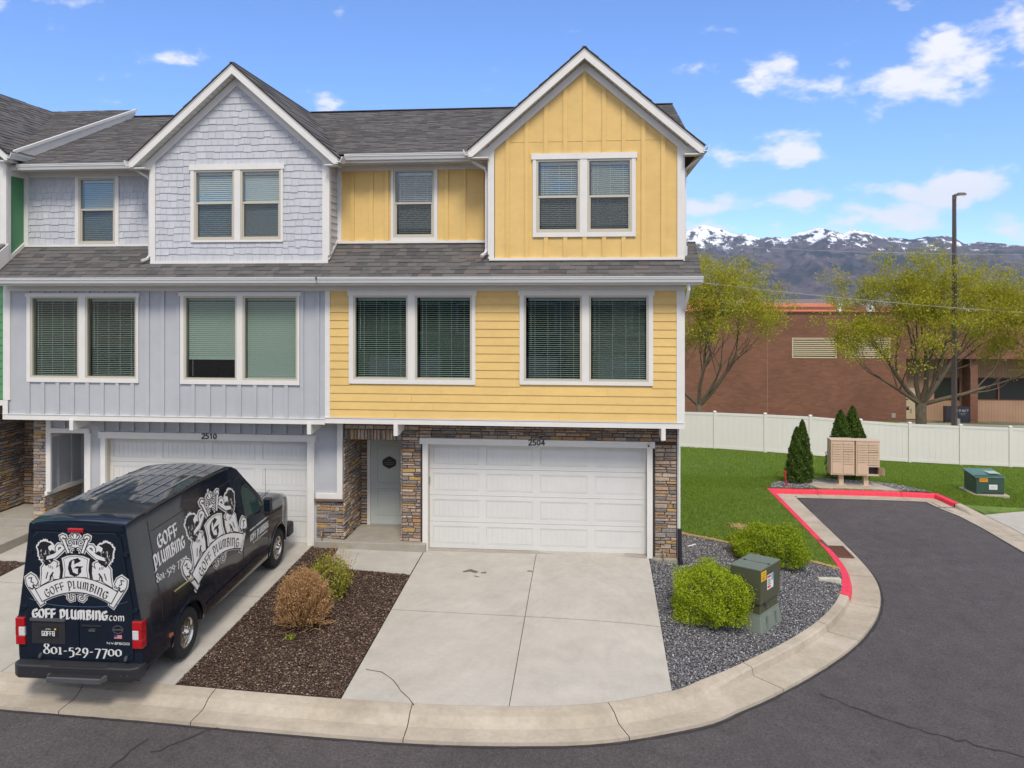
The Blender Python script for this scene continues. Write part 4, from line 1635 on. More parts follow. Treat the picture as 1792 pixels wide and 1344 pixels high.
def townhouse_upper(H, st, quotas, rnd):
    """second and third storeys of one unit; st: dict of measurements"""
    x0, x1 = st['x0'], st['x1']
    col = st['col']
    fz0, fz1 = st['fascia']
    fW = front(W)
    # --- second storey
    top = st['z_soff']
    outline = rect(x0 + st.get('c0', 0), x1 - st.get('c1', .1), fz1 + .004, top - .15)
    holes, cuts = [], []
    for w in st['win2']:
        h, c = window(H, fW, w['panes'], w['z0'], w['z1'], w['trim'], w['head'], blind=w['blind'], glass=GLASS)
        holes.append(h)
        cuts += c
    wall_holes(fW, x0, x1, fz0 + .02, top + .1, cuts, .16).build('wall', col, H)
    if st['style2'] == 'lap':
        lap_siding(fW, outline, holes, fz1 + .004, top - .15, .178, col, H, rnd=rnd)
    else:
        battens(fW, outline, [(h[0] - .03, h[1] + .03, h[2], h[3]) for h in holes], st['bat2'], .085, col, H)
    # frieze under the soffit, corner boards, base fascia
    boxo('frieze_board', WHITE, H, x0, x1, W - .032, W, top - .15, top - .02)
    for (a, b) in st['corner2']:
        boxo('corner_board', WHITE, H, a, b, W - .036, W, fz1, top - .152)
    boxo('fascia_board', WHITE, H, x0, x1, W - .045, W, fz0, fz1)
    boxo('fascia_board', WHITE2, H, x0, x1, W - .06, W - .046, fz1 - .012, fz1 + .004)
    # underside of the overhang
    boxo('overhang_ceiling', SOFF, H, x0, x1, W + .005, S_ + .1, fz0 + .02, fz0 + .05)
    # --- middle roof
    e = st['z_eave']
    Ls = math.sqrt(1 + SLOPE_M ** 2)
    up = Vector((0, 1, SLOPE_M)) / Ls
    nrm = Vector((0, -SLOPE_M, 1)) / Ls
    zr = e + .005
    fr = Frame((0, EV + .02, zr), (1, 0, 0), nrm, up)
    rx0, rx1 = st['roof_x']
    glen = lambda y: (y - EV - .02) * Ls
    v_g, v_r = glen(W), glen(S_)
    MB().prism([fr.P(rx0, -.02, -.006), fr.P(rx1, -.02, -.006), fr.P(rx1, v_r, -.006), fr.P(rx0, v_r, -.006)], -nrm * .03).build('roof_deck', DARK, H)
    # shingle field excludes the gable bay
    g0, g1 = st['gab_wall']
    q = quotas['shingle']
    ex = .145
    rest = shingles(fr, rect(rx0, rx1, -.03, v_g), -.03, v_g, ex, SHING, H, q, rnd)
    vv = -.03 + ex * math.ceil((v_g + .03) / ex)
    for (a, b) in ((rx0, g0), (g1, rx1)):
        if b - a > .05:
            rest = shingles(fr, rect(a, b, v_g - .02, v_r), vv - ex if vv - ex > v_g - .02 else vv, v_r, ex, SHING, H, q, rnd, rest=rest)
            # top up the strip right at the bay line
            rest = shingles(fr, rect(a, b, v_g, vv), v_g, vv, ex, SHING, H, q, rnd, rest=rest)
    if rest.f:
        rest.build('shingles', SHING, H, kind='stuff')
    gutter_x(H, rx0 - .02, rx1 + .02, EV - .055, e - .115, .125)
    # soffit under middle eave
    mb = MB()
    x = rx0
    while x < rx1:
        mb.box(x, min(x + .19, rx1), EV + .08, W - .0, top - .02, top - .008)
        x += .2
    mb.box(rx0, rx1, EV + .08, W, top - .006, top + .004)
    mb.build('soffit', SOFF, H)
    boxo('eave_fascia', WHITE, H, rx0, rx1, EV + .075, EV + .079, top - .035, e - .01)
    # --- third storey recess
    fS = front(S_)
    zb, zt = st['rec_z']
    cuts = []
    rholes = []
    for w in st['win3']:
        h, c = window(H, fS, w['panes'], w['z0'], w['z1'], w['trim'], w['head'], hung=w['hung'], blind=w['blind'], glass=GLASSB, ears=0)
        rholes.append(h)
        cuts += c
    ra, rb = st['rec_x']
    wall_holes(fS, ra - .02, rb + .02, zb - .5, zt + .15, cuts, .16).build('wall', col if st['style3'] != 'shake' else GRY, H)
    ro = rect(ra + .11, rb, zb + .06, zt - .11)
    if st['style3'] == 'shake':
        r3 = shakes(fS, ro, rholes, zb + .06, zt - .11, .153, GRYS, H, quotas['shake'], rnd)
    else:
        battens(fS, ro, [(h[0] - .02, h[1] + .02, h[2], h[3]) for h in rholes], st['bat3'], .09, col, H)
        r3 = None
    boxo('corner_board', WHITE, H, ra, ra + .11, S_ - .03, S_, zb + .055, zt - .11)
    boxo('frieze_board', WHITE, H, ra, rb, S_ - .034, S_, zt - .11, zt)
    boxo('base_trim', WHITE, H, ra, rb, S_ - .05, S_, zb - .0, zb + .055)
    # recess soffit, gutter
    mb = MB()
    x = ra
    while x < rb:
        mb.box(x, min(x + .19, rb), W + .09, S_, zt + .0, zt + .012)
        x += .2
    mb.box(ra, rb, W + .09, S_, zt + .014, zt + .02)
    mb.build('soffit', SOFF, H)
    boxo('eave_fascia', WHITE, H, ra, rb, W + .085, W + .089, zt - .012, zt + .14)
    gutter_x(H, st['gut3'][0], st['gut3'][1], W - .03, st['e3'] - .125, .125)
    # --- main roof plane
    e3 = st['e3']
    sm = st['slope_main']
    Lm = math.sqrt(1 + sm * sm)
    upm = Vector((0, 1, sm)) / Lm
    nm = Vector((0, -sm, 1)) / Lm
    fm = Frame((0, W + .02, e3 + .005), (1, 0, 0), nm, upm)
    ridge_y = 4.2
    vr = (ridge_y - W - .02) * Lm
    ma, mb_ = st['main_x']
    MB().prism([fm.P(ma, .06, -.006), fm.P(mb_, .06, -.006), fm.P(mb_, vr, -.006), fm.P(ma, vr, -.006)], -nm * .05).build('roof_deck', DARK, H)
    vs0 = -.03 + .145 * 3
    rest = shingles(fm, rect(ma, mb_, vs0, vr), vs0, vr, .145, SHING, H, [0], rnd, wmin=.12, wmax=.34)
    for (a, b) in ((ma, st['gab_wall'][0]), (st['gab_wall'][1], mb_)):
        if b - a > .05:
            rest = shingles(fm, rect(a, b, -.03, vs0), -.03, vs0, .145, SHING, H, [0], rnd, rest=rest, wmin=.12, wmax=.34)
    # --- gable bay
    gw0, gw1, gz0 = st['gab_wall'][0], st['gab_wall'][1], st['gab_z0']
    xc, half, za = st['gab_c'], st['gab_half'], st['gab_apex']
    sl = (za - e3) / half
    for fr2, n_len, dep in gable(H, xc, half, za, gw0, gw1, gz0, W, -1.05, 4.1, None, rnd, e3):
        shingles(fr2, rect(0, dep, -.03, n_len), -.03, n_len, .29, SHING, H, [0], rnd, rest=rest, wmin=.3, wmax=.8)
    MB().box(xc - .05, xc + .05, -1.06, 4.1, za - .03, za + .022).build('ridge_cap', SHING, H)
    MB().box(ma, mb_, ridge_y - .1, ridge_y + .1, e3 + (ridge_y - W) * sm + .005, e3 + (ridge_y - W) * sm + .022).build('ridge_cap', SHING, H)
    rest.build('upper_shingles', SHING, H, kind='stuff')
    k0 = .235 + .145 * math.sqrt(1 + sl * sl) * .5
    tri = [(gw0, gz0), (gw1, gz0), (gw1, za - sl * (gw1 - xc) - .2), (xc, za - .2), (gw0, za - sl * (xc - gw0) - .2)]
    w = st['gwin']
    h, cuts = window(H, fW, w['panes'], w['z0'], w['z1'], w['trim'], w['head'], hung=w['hung'], blind=w['blind'], glass=GLASSB)
    # gable wall backing with openings (clipped strips)
    mb = MB()
    zs_ = sorted({gz0 - .4, cuts[0][2], cuts[0][3], tri[2][1], za - .2})
    us = sorted({gw0, gw1, xc, *[c[0] for c in cuts], *[c[1] for c in cuts]})
    tri_b = [(gw0, gz0 - .4), (gw1, gz0 - .4)] + tri[2:]
    for i in range(len(us) - 1):
        for j in range(len(zs_) - 1):
            cu, cz = (us[i] + us[i + 1]) / 2, (zs_[j] + zs_[j + 1]) / 2
            if any(c[0] < cu < c[1] and c[2] < cz < c[3] for c in cuts):
                continue
            p = clip_poly(rect(us[i], us[i + 1], zs_[j], zs_[j + 1]), tri_b)
            if p:
                plate(fW, p, -.16, 0, mb)
    mb.build('wall', col if st['style3'] != 'shake' else GRY, H)
    kk = .235 + .08
    tri_s = [(gw0 + .11, gz0 + .055), (gw1 - .13, gz0 + .055), (gw1 - .13, za - sl * (gw1 - .13 - xc) - kk), (xc, za - kk), (gw0 + .11, za - sl * (xc - gw0 - .11) - kk)]
    if st['style3'] == 'shake':
        rs = shakes(fW, tri_s, [h], gz0 + .055, za - .3, .153, GRYS, H, quotas['shake'], rnd)
        if r3 is not None:
            i = len(rs.v)
            rs.v += r3.v
            rs.f += [tuple(i + a_ for a_ in f) for f in r3.f]
            rs.m += r3.m
        rs.build('shakes', GRYS, H, kind='stuff')
    else:
        battens(fW, tri_s, [(h[0] - .03, h[1] + .03, h[2], h[3])], st['batg'], .09, col, H)
        zj = st['zflash']
        for i in range(len(st['batg']) - 1):
            a, b = st['batg'][i] + .045, st['batg'][i + 1] - .045
            for p, q_ in subtract((a, b), []):
                pl = clip_poly(rect(p, q_, zj, zj + .012), tri_s)
                if pl:
                    plate(fW, pl, 0, .007).build('z_flashing', col, H)
    boxo('corner_board', WHITE, H, gw0, gw0 + .11, W - .04, W, gz0 + .055, za - sl * (xc - gw0 - .0) - .24)
    boxo('corner_board', WHITE, H, gw1 - .13, gw1, W - .04, W, gz0 + .055, za - sl * (gw1 - xc) - .24)
    boxo('base_trim', WHITE, H, gw0, gw1, W - .05, W, gz0, gz0 + .055)
    # bay cheeks (side walls of the bay)
    for (xw, s) in ((gw0, -1), (gw1, 1)):
        if s > 0 and st.get('end'):
            continue
        frs = Frame((xw, W, 0), (0, 1, 0), (s, 0, 0)) if s > 0 else Frame((xw, W, 0), (0, 1, 0), (-1, 0, 0))
        zf = e + .02 + (W - EV) * SLOPE_M
        dpt = S_ - W
        q_ = [(0, zf + .05), (dpt, zf + .05 + dpt * SLOPE_M), (dpt, zt + .02), (0, zt + .02)]
        MB().prism([frs.P(u, z, 0) for u, z in [(0, zf - .1), (dpt, zf - .1 + dpt * SLOPE_M), (dpt, zt + .1), (0, zt + .1)]], (-s * .12, 0, 0)).build('wall', st['cheek'], H)
        MB().prism([frs.P(0, zf + .03, 0), frs.P(dpt, zf + .03 + dpt * SLOPE_M, 0), frs.P(dpt, zf + .1 + dpt * SLOPE_M, 0), frs.P(0, zf + .1, 0)], (s * .03, 0, 0)).build('base_trim', WHITE, H)
        MB().box(*sorted((xw, xw + s * .03)), W - .038, W + .09, zf + .12, zt + .1).build('corner_board', WHITE, H)
        if st['style3'] == 'shake' and s > 0:
            z = zf + .1
            k = 0
            while z < zt - .15:
                zz = z
                pl = clip_poly(rect(.09, dpt, zz, zz + .15), [(0, zf + .1), (dpt, zf + .1 + dpt * SLOPE_M), (dpt, zt - .02), (0, zt - .02)])
                if pl:
                    mb = MB()
                    n = len(pl)
                    mb.v = [tuple(frs.P(a, b, 0)) for a, b in pl] + [tuple(frs.P(a, b, .022 * (1.1 - (b - zz) / .16))) for a, b in pl]
                    mb.f = [tuple(range(n))[::-1], tuple(range(n, 2 * n))] + [(a, (a + 1) % n, n + (a + 1) % n, n + a) for a in range(n)]
                    mb.m = [0] * len(mb.f)
                    mb.build('cheek_board', GRYS, H)
                z += .153
                k += 1
    # side gutters at gable eaves
    for s in (-1, 1):
        xe = xc + s * half
        yb = W - .03 if not (s > 0 and st.get('end')) else 3.5
        gutter_y(H, -1.06, yb, xe + s * .11, e3 - .125, s, .125)
    # --- solid body
    bz = st['floor']
    MB().box(x0 + .0, x1, 9.0, 9.15, bz - .8, e3 + .4).build('rear_wall', col, H)
    if st.get('end'):
        fe = Frame((x1, 0, 0), (0, 1, 0), (1, 0, 0))
        zz = e3 - .10
        MB().prism([fe.P(W, fz0 + .02, 0), fe.P(9.15, fz0 + .02, 0), fe.P(9.15, zz, 0), fe.P(4.2, zz + 4.95 * sm, 0), fe.P(W, zz, 0)], (-.12, 0, 0)).build('side_wall', col, H)
        MB().prism([fe.P(-.04, -1.2, -.004), fe.P(9.15, -1.2, -.004), fe.P(9.15, fz0 + .02, -.004), fe.P(-.04, fz0 + .02, -.004)], (-.12, 0, 0)).build('side_wall', col, H)
        MB().box(x1, x1 + .03, W - .036, W + .11, fz0, zz).build('corner_board', WHITE, H)
    # rear slope of the roof
    zr_ = e3 + (ridge_y - W) * sm
    MB().prism([(ma, ridge_y, zr_), (mb_, ridge_y, zr_), (mb_, 9.5, zr_ - 5.3 * sm), (ma, 9.5, zr_ - 5.3 * sm)], (0, 0, -.05)).build('rear_roof', SHING, H)


rnd1 = random.Random(3)
HY = thing('townhouse', 'yellow end townhouse with tall board-and-batten gable and white garage door numbered 2504', 'townhouse', (-1.9, 0, 0), 'row of joined townhouses')
QY = {'shingle': [300], 'shake': [0], 'stone': [300]}
stY = dict(x0=-5.85, x1=1.93, col=YEL, fascia=(2.93, 3.06), z_soff=6.0, c0=.10, c1=.135, style2='lap', corner2=[(-5.85, -5.74), (1.79, 1.93)],
           win2=[dict(panes=[(-5.165, -4.03), (-3.79, -2.62)], z0=3.95, z1=5.70, trim=(-5.31, -2.50, 3.81, 5.85), head=5.745, blind=['open', 'open']),
                 dict(panes=[(-1.405, -.245), (-.01, 1.16)], z0=3.95, z1=5.70, trim=(-1.54, 1.30, 3.83, 5.85), head=5.745, blind=['open', 'open'])],
           z_eave=6.13, roof_x=(-5.87, 2.26), gab_wall=(-2.2, 1.935), gab_z0=6.50, rec_x=(-5.78, -2.2), rec_z=(6.93, 8.69), style3='batten',
           bat3=[-5.42, -4.98, -4.62, -3.25, -2.85, -2.44], win3=[dict(panes=[(-4.42, -3.57)], z0=7.10, z1=8.54, trim=(-4.52, -3.45, 6.985, 8.60), head=8.585, hung=7.835, blind='half')],
           gut3=(-5.42, -2.66), e3=8.86, slope_main=.425, main_x=(-5.9, 2.2), gab_c=-.145, gab_half=2.475, gab_apex=10.97,
           gwin=dict(panes=[(-1.138, -.292), (-.045, .811)], z0=7.14, z1=8.62, trim=(-1.255, .935, 7.0, 8.79), head=8.665, hung=7.862, blind='half'),
           batg=[-.145 + .414 * k for k in range(-4, 5)], zflash=9.05, cheek=YEL, end=True, floor=0)
townhouse_upper(HY, stY, QY, rnd1)

HG = thing('townhouse', 'blue grey townhouse with shake shingled gable and garage door numbered 2510 behind the van', 'townhouse', (-9.6, 0, 0), 'row of joined townhouses')
QG = {'shingle': [300], 'shake': [300], 'stone': [300]}
stG = dict(x0=-13.47, x1=-5.851, col=GRY, fascia=(2.90, 3.03), z_soff=6.0, c0=.0, c1=.0, style2='batten', corner2=[],
           win2=[dict(panes=[(-12.755, -11.665), (-11.42, -10.28)], z0=3.91, z1=5.68, trim=(-12.89, -10.19, 3.77, 5.80), head=5.72, blind=['open', 'open']),
                 dict(panes=[(-9.07, -7.92), (-7.695, -6.52)], z0=3.90, z1=5.69, trim=(-9.20, -6.43, 3.76, 5.82), head=5.735, blind=['drawn', 'shut'])],
           bat2=[-12.86 + .36 * k for k in range(20)], z_eave=6.13, roof_x=(-13.40, -5.872), gab_wall=(-9.9, -5.78), gab_z0=6.46, rec_x=(-13.415, -9.9), rec_z=(6.90, 8.66),
           style3='shake', win3=[dict(panes=[(-11.985, -11.165)], z0=7.0, z1=8.47, trim=(-12.12, -11.03, 6.95, 8.55), head=8.515, hung=7.77, blind='shut')],
           gut3=(-13.16, -10.25), e3=8.76, slope_main=.4445, main_x=(-13.3, -5.902), gab_c=-7.87, gab_half=2.39, gab_apex=10.86,
           gwin=dict(panes=[(-8.83, -7.975), (-7.75, -6.903)], z0=7.03, z1=8.51, trim=(-8.955, -6.81, 6.94, 8.68), head=8.555, hung=7.816, blind='shut'),
           cheek=GRY, floor=.05)
townhouse_upper(HG, stG, QG, rnd1)
boxo('corner_board', WHITE, HG, -13.468, -13.30, W - .036, W, 3.345, 5.848)

# ---- yellow unit ground floor
fS = front(S_)
qs = QY['stone']
rest = MB()
rn = random.Random(9)
GX0, GX1, GZ1 = -3.67, 1.215, 2.42
wall_holes(front(S_ + .03), -5.6, 1.90, -.3, 2.95, [(GX0 - .03, GX1 + .03, -.5, GZ1 + .02), (-5.6, -4.27, -.5, 2.46)], .14).build('wall', MORTAR, HY)
fm_ = front(S_ + .03)
stones(fm_, -4.27, GX0 - .17, .175, 2.46, STONE, HY, qs, rn, rest)
stones(fm_, GX1 + .17, 1.86, .0, 2.46, STONE, HY, qs, rn, rest)
stones(fm_, -3.88, 1.86, 2.53, 2.93, STONE, HY, qs, rn, rest)
stones(fm_, -5.62, -4.27, 2.46, 2.70, STONE, HY, qs, rn, rest, vertical=True)
stones(fm_, -5.62, -3.88, 2.70, 2.93, STONE, HY, qs, rn, rest)
stones(fm_, -4.27, -3.88, 2.46, 2.70, STONE, HY, qs, rn, rest)
# alcove cheeks
fl = Frame((-5.62, 0, 0), (0, 1, 0), (1, 0, 0))
stones(fl, S_ - .05, 1.15, .19, 2.46, STONE, HY, qs, rn, rest)
fb_ = front(1.15)
stones(fb_, -5.60, -5.42, .19, 2.46, STONE, HY, qs, rn, rest)
frr = Frame((-4.27, 0, 0), (0, 1, 0), (-1, 0, 0))
MB().box(-5.78, -5.63, S_ + .03, 1.3, -.3, 2.95).build('alcove_wall', MORTAR, HY)
MB().box(-4.27, -4.13, S_ + .04, 1.3, -.3, 2.95).build('alcove_wall', MORTAR, HY)
MB().box(-5.63, -4.27, 1.16, 1.3, -.3, 2.95).build('alcove_wall', MORTAR, HY)
stones(frr, S_, 1.15, .19, 2.46, STONE, HY, [0], rn, rest)
rest.build('stones', STONE, HY, kind='stuff')
boxo('alcove_ceiling', SOFF, HY, -5.63, -4.27, S_ + .04, 1.16, 2.46, 2.50)
pc = MB().box(-6.27, -3.70, S_ - .17, 1.15, -.3, .175).build('porch_slab', CONC4, HY)
bevel(pc, .015)
# garage trim, jambs
mb = MB()
boxo('garage_trim', WHITE, HY, GX0 - .185, GX1 + .17, S_ - .06, S_ + .03, GZ1 - .02, GZ1 + .115)
boxo('garage_trim', WHITE, HY, GX0 - .12, GX0, S_ - .045, S_ + .03, .0, GZ1 - .02)
boxo('garage_trim', WHITE, HY, GX1, GX1 + .12, S_ - .045, S_ + .03, -.02, GZ1 - .02)
boxo('garage_jamb', JAMB, HY, GX0 - .02, GX0 + .0, S_ + .03, .06, .0, GZ1)
boxo('garage_jamb', JAMB, HY, GX1, GX1 + .02, S_ + .03, .06, .0, GZ1)
boxo('garage_head', WHITE, HY, GX0, GX1, S_ + .03, .06, GZ1, GZ1 + .02)
garage_door(HY, GX0 + .004, GX1 - .004, .015, GZ1, -.0)
boxo('threshold', CONC4, HY, GX0, GX1, S_ - .03, .05, -.2, .008)
digits(HY, '2504', -1.21, 2.425, S_ - .062, .115, BLACK)
# small camera at the header's right end
cmo = MB().lathe([(0, 0), (.03, 0), (.034, .02), (.034, .09), (.028, .10), (0, .10)], (1.27, S_ - .06, 2.49), (-.3, -1, -.25), 14).build('security_camera', WHITE2, HY)
MB().lathe([(0, .101), (.022, .101), (.022, .106), (0, .106)], (1.27, S_ - .06, 2.49), (-.3, -1, -.25), 12).build('camera_lens', BLACK, cmo)
boxo('keypad', mat('grey_keypad', (.25, .24, .2), .6), HY, GX0 - .0, GX0 + .03, S_ + .06, S_ + .1, 1.52, 1.64)
# foundation right + hose tap + front door
fo = MB().box(GX1 + .125, 1.87, S_ - .10, .2, -.5, .0).build('foundation', CONC3, HY)
bevel(fo, .02)


def hose_tap(parent, x, z):
    mb = MB()
    mb.tube([(x, S_ - .0, z), (x, S_ - .13, z), (x, S_ - .16, z - .06)], .016, 8)
    mb.tube([(x, S_ - .12, z - .02), (x, S_ - .14, z - .24), (x + .01, S_ - .16, z - .3)], .011, 6)
    mb.tube([(x - .035, S_ - .13, z + .035), (x + .035, S_ - .13, z + .035)], .009, 6)
    mb.tube([(x - .05, S_ - .16, z - .3), (x + .06, S_ - .15, z - .29)], .008, 6)
    mb.build('hose_tap', BRASS, parent)


hose_tap(HY, 1.56, .16)


def front_door(parent, x0, x1, z0, z1, y, plaque=True):
    d = MB().box(x0, x1, y, y + .045, z0, z1).build('front_door', DOORM, parent)
    w = x1 - x0
    for (a, b) in ((z0 + .22, z0 + (z1 - z0) * .42), (z0 + (z1 - z0) * .48, z1 - .14)):
        mb = MB()
        u0, u1 = x0 + .15, x1 - .15
        for (q0, q1, r0, r1) in ((u0, u1, a, a + .02), (u0, u1, b - .02, b), (u0, u0 + .02, a + .02, b - .02), (u1 - .02, u1, a + .02, b - .02)):
            mb.box(q0, q1, y - .012, y - .0005, r0, r1)
        mb.box(u0 + .06, u1 - .06, y - .008, y - .0005, a + .06, b - .06)
        mb.build('door_panel', DOORM, d)
    MB().lathe([(0, .07), (.028, .065), (.033, .045), (.02, .03), (.012, 0)], (x1 - .08, y, z0 + .95), (0, -1, 0), 12).build('door_knob', BRASS, d)
    if plaque:
        cx, cz = (x0 + x1) / 2 - .0, z0 + 1.50
        pts = [(-.24, -.02), (-.22, .07), (-.10, .13), (-.03, .16), (.03, .16), (.10, .13), (.22, .07), (.24, -.02), (.20, -.09), (.08, -.14), (0, -.17), (-.08, -.14), (-.20, -.09)]
        pq = MB().prism([(cx + a * .72, y - .013, cz + b * .9) for a, b in pts], (0, -.016, 0)).build('door_plaque', mat('carved_dark_plaque', (.03, .027, .024), .6, bump=.6, bscale=60), d)
        mb = MB()
        for k, (hw, zz) in enumerate(((.05, .055), (.13, -.005), (.10, -.045))):
            mb.box(cx - hw, cx + hw, y - .032, y - .0295, cz + zz - .006, cz + zz + .006)
        mb.build('plaque_ornament', mat('plaque_relief_grey', (.16, .155, .14), .6), pq)
    return d


fd = front_door(HY, -5.34, -4.42, .20, 2.24, 1.10)
boxo('door_frame', WHITE, HY, -5.425, -5.345, 1.06, 1.15, .18, 2.32)
boxo('door_frame', WHITE, HY, -5.345, -4.28, 1.06, 1.15, 2.245, 2.32)
boxo('door_threshold', mat('aluminium_threshold', (.3, .29, .27), .4), HY, -5.35, -4.4, .98, 1.14, .176, .198)

# ---- shared brackets under the overhang
def bracket(parent, x):
    mb = MB()
    mb.prism([(x, W - .062, 2.928), (x, S_ + .02, 2.928), (x, S_ + .02, 2.73), (x, W + .1, 2.68), (x, W - .062, 2.68)], (.09, 0, 0))
    mb.build('bracket', WHITE, parent)


for x in (-4.30, 1.47):
    bracket(HY, x)
for x in (-6.25, -11.83):
    bracket(HG, x)

# ---- downspouts
def downspout(parent, pts, m=None, w=.055, name='downspout'):
    mb = MB()
    mb.tube(pts, w * .6, 4)
    return mb.build(name, m or WHITE2, parent, smooth=False)


downspout(HY, [(-2.60, -.80, 8.76), (-2.60, -.80, 8.70), (-2.52, -.78, 8.62), (-2.30, -.70, 8.50), (-2.27, -.68, 8.42), (-2.27, -.68, 6.74), (-2.29, -.74, 6.66), (-2.36, -.86, 6.60)])
downspout(HG, [(-10.22, -.85, 8.66), (-10.22, -.83, 8.58), (-10.12, -.78, 8.50), (-10.00, -.72, 8.42), (-9.97, -.70, 8.34), (-9.97, -.70, 6.66), (-9.99, -.76, 6.58), (-10.06, -.88, 6.53)])
downspout(HY, [(2.32, -.9, 8.74), (2.31, -.88, 8.66), (1.99, -.60, 8.42), (1.985, -.58, 8.3), (1.985, -.58, 6.78)])
MB().lathe([(.035, 0), (.05, .0), (.055, .25), (.05, .25)], (1.985, -.58, 6.55), (0, 0, 1), 4).build('downspout_boot', WHITE2, HY)
downspout(HY, [(2.0, -1.16, 6.02), (2.0, -1.16, 5.86), (1.97, -1.0, 5.62), (1.90, -.35, 5.05), (1.90, -.20, 4.95), (1.90, -.19, .62)])
MB().box(1.868, 1.93, S_ - .03, S_ + .05, .0, 2.93).build('corner_board', WHITE, HY)
bp = MB()
pts, rr_ = [], []
for i in range(34):
    pts.append((1.915 + (.02 if i > 26 else 0), -.19 - (.002 * i), .66 - i * .025))
    rr_.append(.042 if i % 2 else .052)
bp.tube(pts, rr_, 10)
bp.build('drain_hose', BLKPIPE, HY, smooth=True)

# ---- grey unit ground floor
rest = MB()
rn = random.Random(21)
qs = QG['stone']
gx0, gx1, gz1 = -11.36, -6.47, 2.42
fm_ = front(S_ + .03)
wall_holes(front(S_ + .03), -13.2, -5.64, -.3, 2.95, [(gx0 - .03, gx1 + .03, -.5, gz1 + .02), (-12.86, -11.78, -.5, 2.50)], .14).build('wall', GRY, HG)
# column panel between the two garages
boxo('corner_board', WHITE, HG, -5.775, -5.645, S_ - .03, S_ + .03, 1.225, 2.925)
boxo('corner_board', WHITE, HG, -6.275, -5.645, S_ - .032, S_ + .03, 1.105, 1.223)
stones(fm_, -6.28, -5.60, .185, 1.06, STONE, HG, qs, rn, rest)
boxo('stone_cap', mat('brown_stone_cap', (.17, .115, .09), .8, var=.2, vscale=20, bump=.4), HG, -6.30, -5.60, S_ - .07, S_ + .03, 1.06, 1.10)
boxo('garage_trim', WHITE, HG, gx0 - .17, gx1 + .19, S_ - .06, S_ + .03, gz1 - .02, gz1 + .13)
boxo('garage_trim', WHITE, HG, gx0 - .12, gx0, S_ - .045, S_ + .03, .0, gz1 - .02)
boxo('garage_trim', WHITE, HG, gx1, gx1 + .16, S_ - .045, S_ + .03, .0, gz1 - .02)
boxo('garage_jamb', JAMB, HG, gx0 - .02, gx0, S_ + .03, .06, .0, gz1)
boxo('garage_jamb', JAMB, HG, gx1, gx1 + .02, S_ + .03, .06, .0, gz1)
boxo('garage_head', WHITE, HG, gx0, gx1, S_ + .03, .06, gz1, gz1 + .02)
garage_door(HG, gx0 + .004, gx1 - .004, .04, gz1, .0)
boxo('threshold', CONC4, HG, gx0, gx1, S_ - .03, .05, -.2, .03)
digits(HG, '2510', -8.80, 2.435, S_ - .062, .115, BLACK)
battens(fm_, rect(-11.7, -6.3, 2.56, 2.90), [], [-11.45 + .37 * k for k in range(14)], .085, GRY, HG, th=.05)
battens(fm_, rect(-12.8, -11.9, 2.62, 2.90), [], [-12.42, -12.06], .085, GRY, HG, th=.05)
hose_tap(HG, -6.10, .35)
# porch opening on the left of the grey garage
stones(fm_, -13.2, -12.87, .05, 2.90, STONE, HG, qs, rn, rest)
boxo('porch_trim', WHITE, HG, -12.86, -12.74, S_ - .03, S_ + .03, 1.10, 2.90)
boxo('porch_trim', WHITE, HG, -12.74, -11.78, S_ - .03, S_ + .03, 2.50, 2.61)
boxo('porch_trim', WHITE, HG, -11.89, -11.74, S_ - .034, S_ + .03, .05, 2.50)
MB().box(-12.98, -12.87, S_ + .03, 1.3, -.3, 2.95).build('porch_wall', GRY, HG)
fl = Frame((-12.87, 0, 0), (0, 1, 0), (1, 0, 0))
stones(fl, S_ - .1, 1.15, .1, 1.02, STONE, HG, qs, rn, rest)
MB().box(-12.87, -12.80, S_ - .06, 1.15, 1.02, 1.12).build('porch_rail', WHITE, HG)
MB().box(-12.87, -12.83, S_ + .03, 1.15, 2.36, 2.50).build('porch_trim', WHITE, HG)
MB().box(-12.87, -12.835, .25, .33, 1.12, 2.36).build('batten', GRY, HG)
MB().box(-12.87, -12.835, .75, .83, 1.12, 2.36).build('batten', GRY, HG)
MB().box(-12.87, -11.6, 1.15, 1.3, -.3, 2.95).build('porch_wall', GRY, HG)
stones(front(1.15), -12.82, -12.62, .1, 1.02, STONE, HG, [0], rn, rest)
boxo('door_frame', WHITE, HG, -12.62, -12.50, 1.08, 1.15, .15, 2.35)
front_door(HG, -12.50, -11.62, .17, 2.26, 1.10, plaque=False)
boxo('door_frame', WHITE, HG, -12.50, -11.62, 1.08, 1.15, 2.265, 2.35)
MB().box(-11.78, -11.62, S_ + .04, 1.15, -.3, 2.5).build('porch_wall', GRY, HG)
boxo('porch_ceiling', SOFF, HG, -12.87, -11.7, S_ + .04, 1.16, 2.50, 2.53)
boxo('porch_slab', CONC4, HG, -12.86, -11.78, S_ - .1, 1.15, -.3, .14)
boxo('batten', GRY, HG, -12.2, -12.12, S_ - .0, S_ + .03, 2.62, 2.9)
# grey vertical end board where the unit above steps (left edge)
boxo('corner_board', WHITE, HG, -13.468, -13.34, W - .049, W - .0455, 2.90, 3.34)

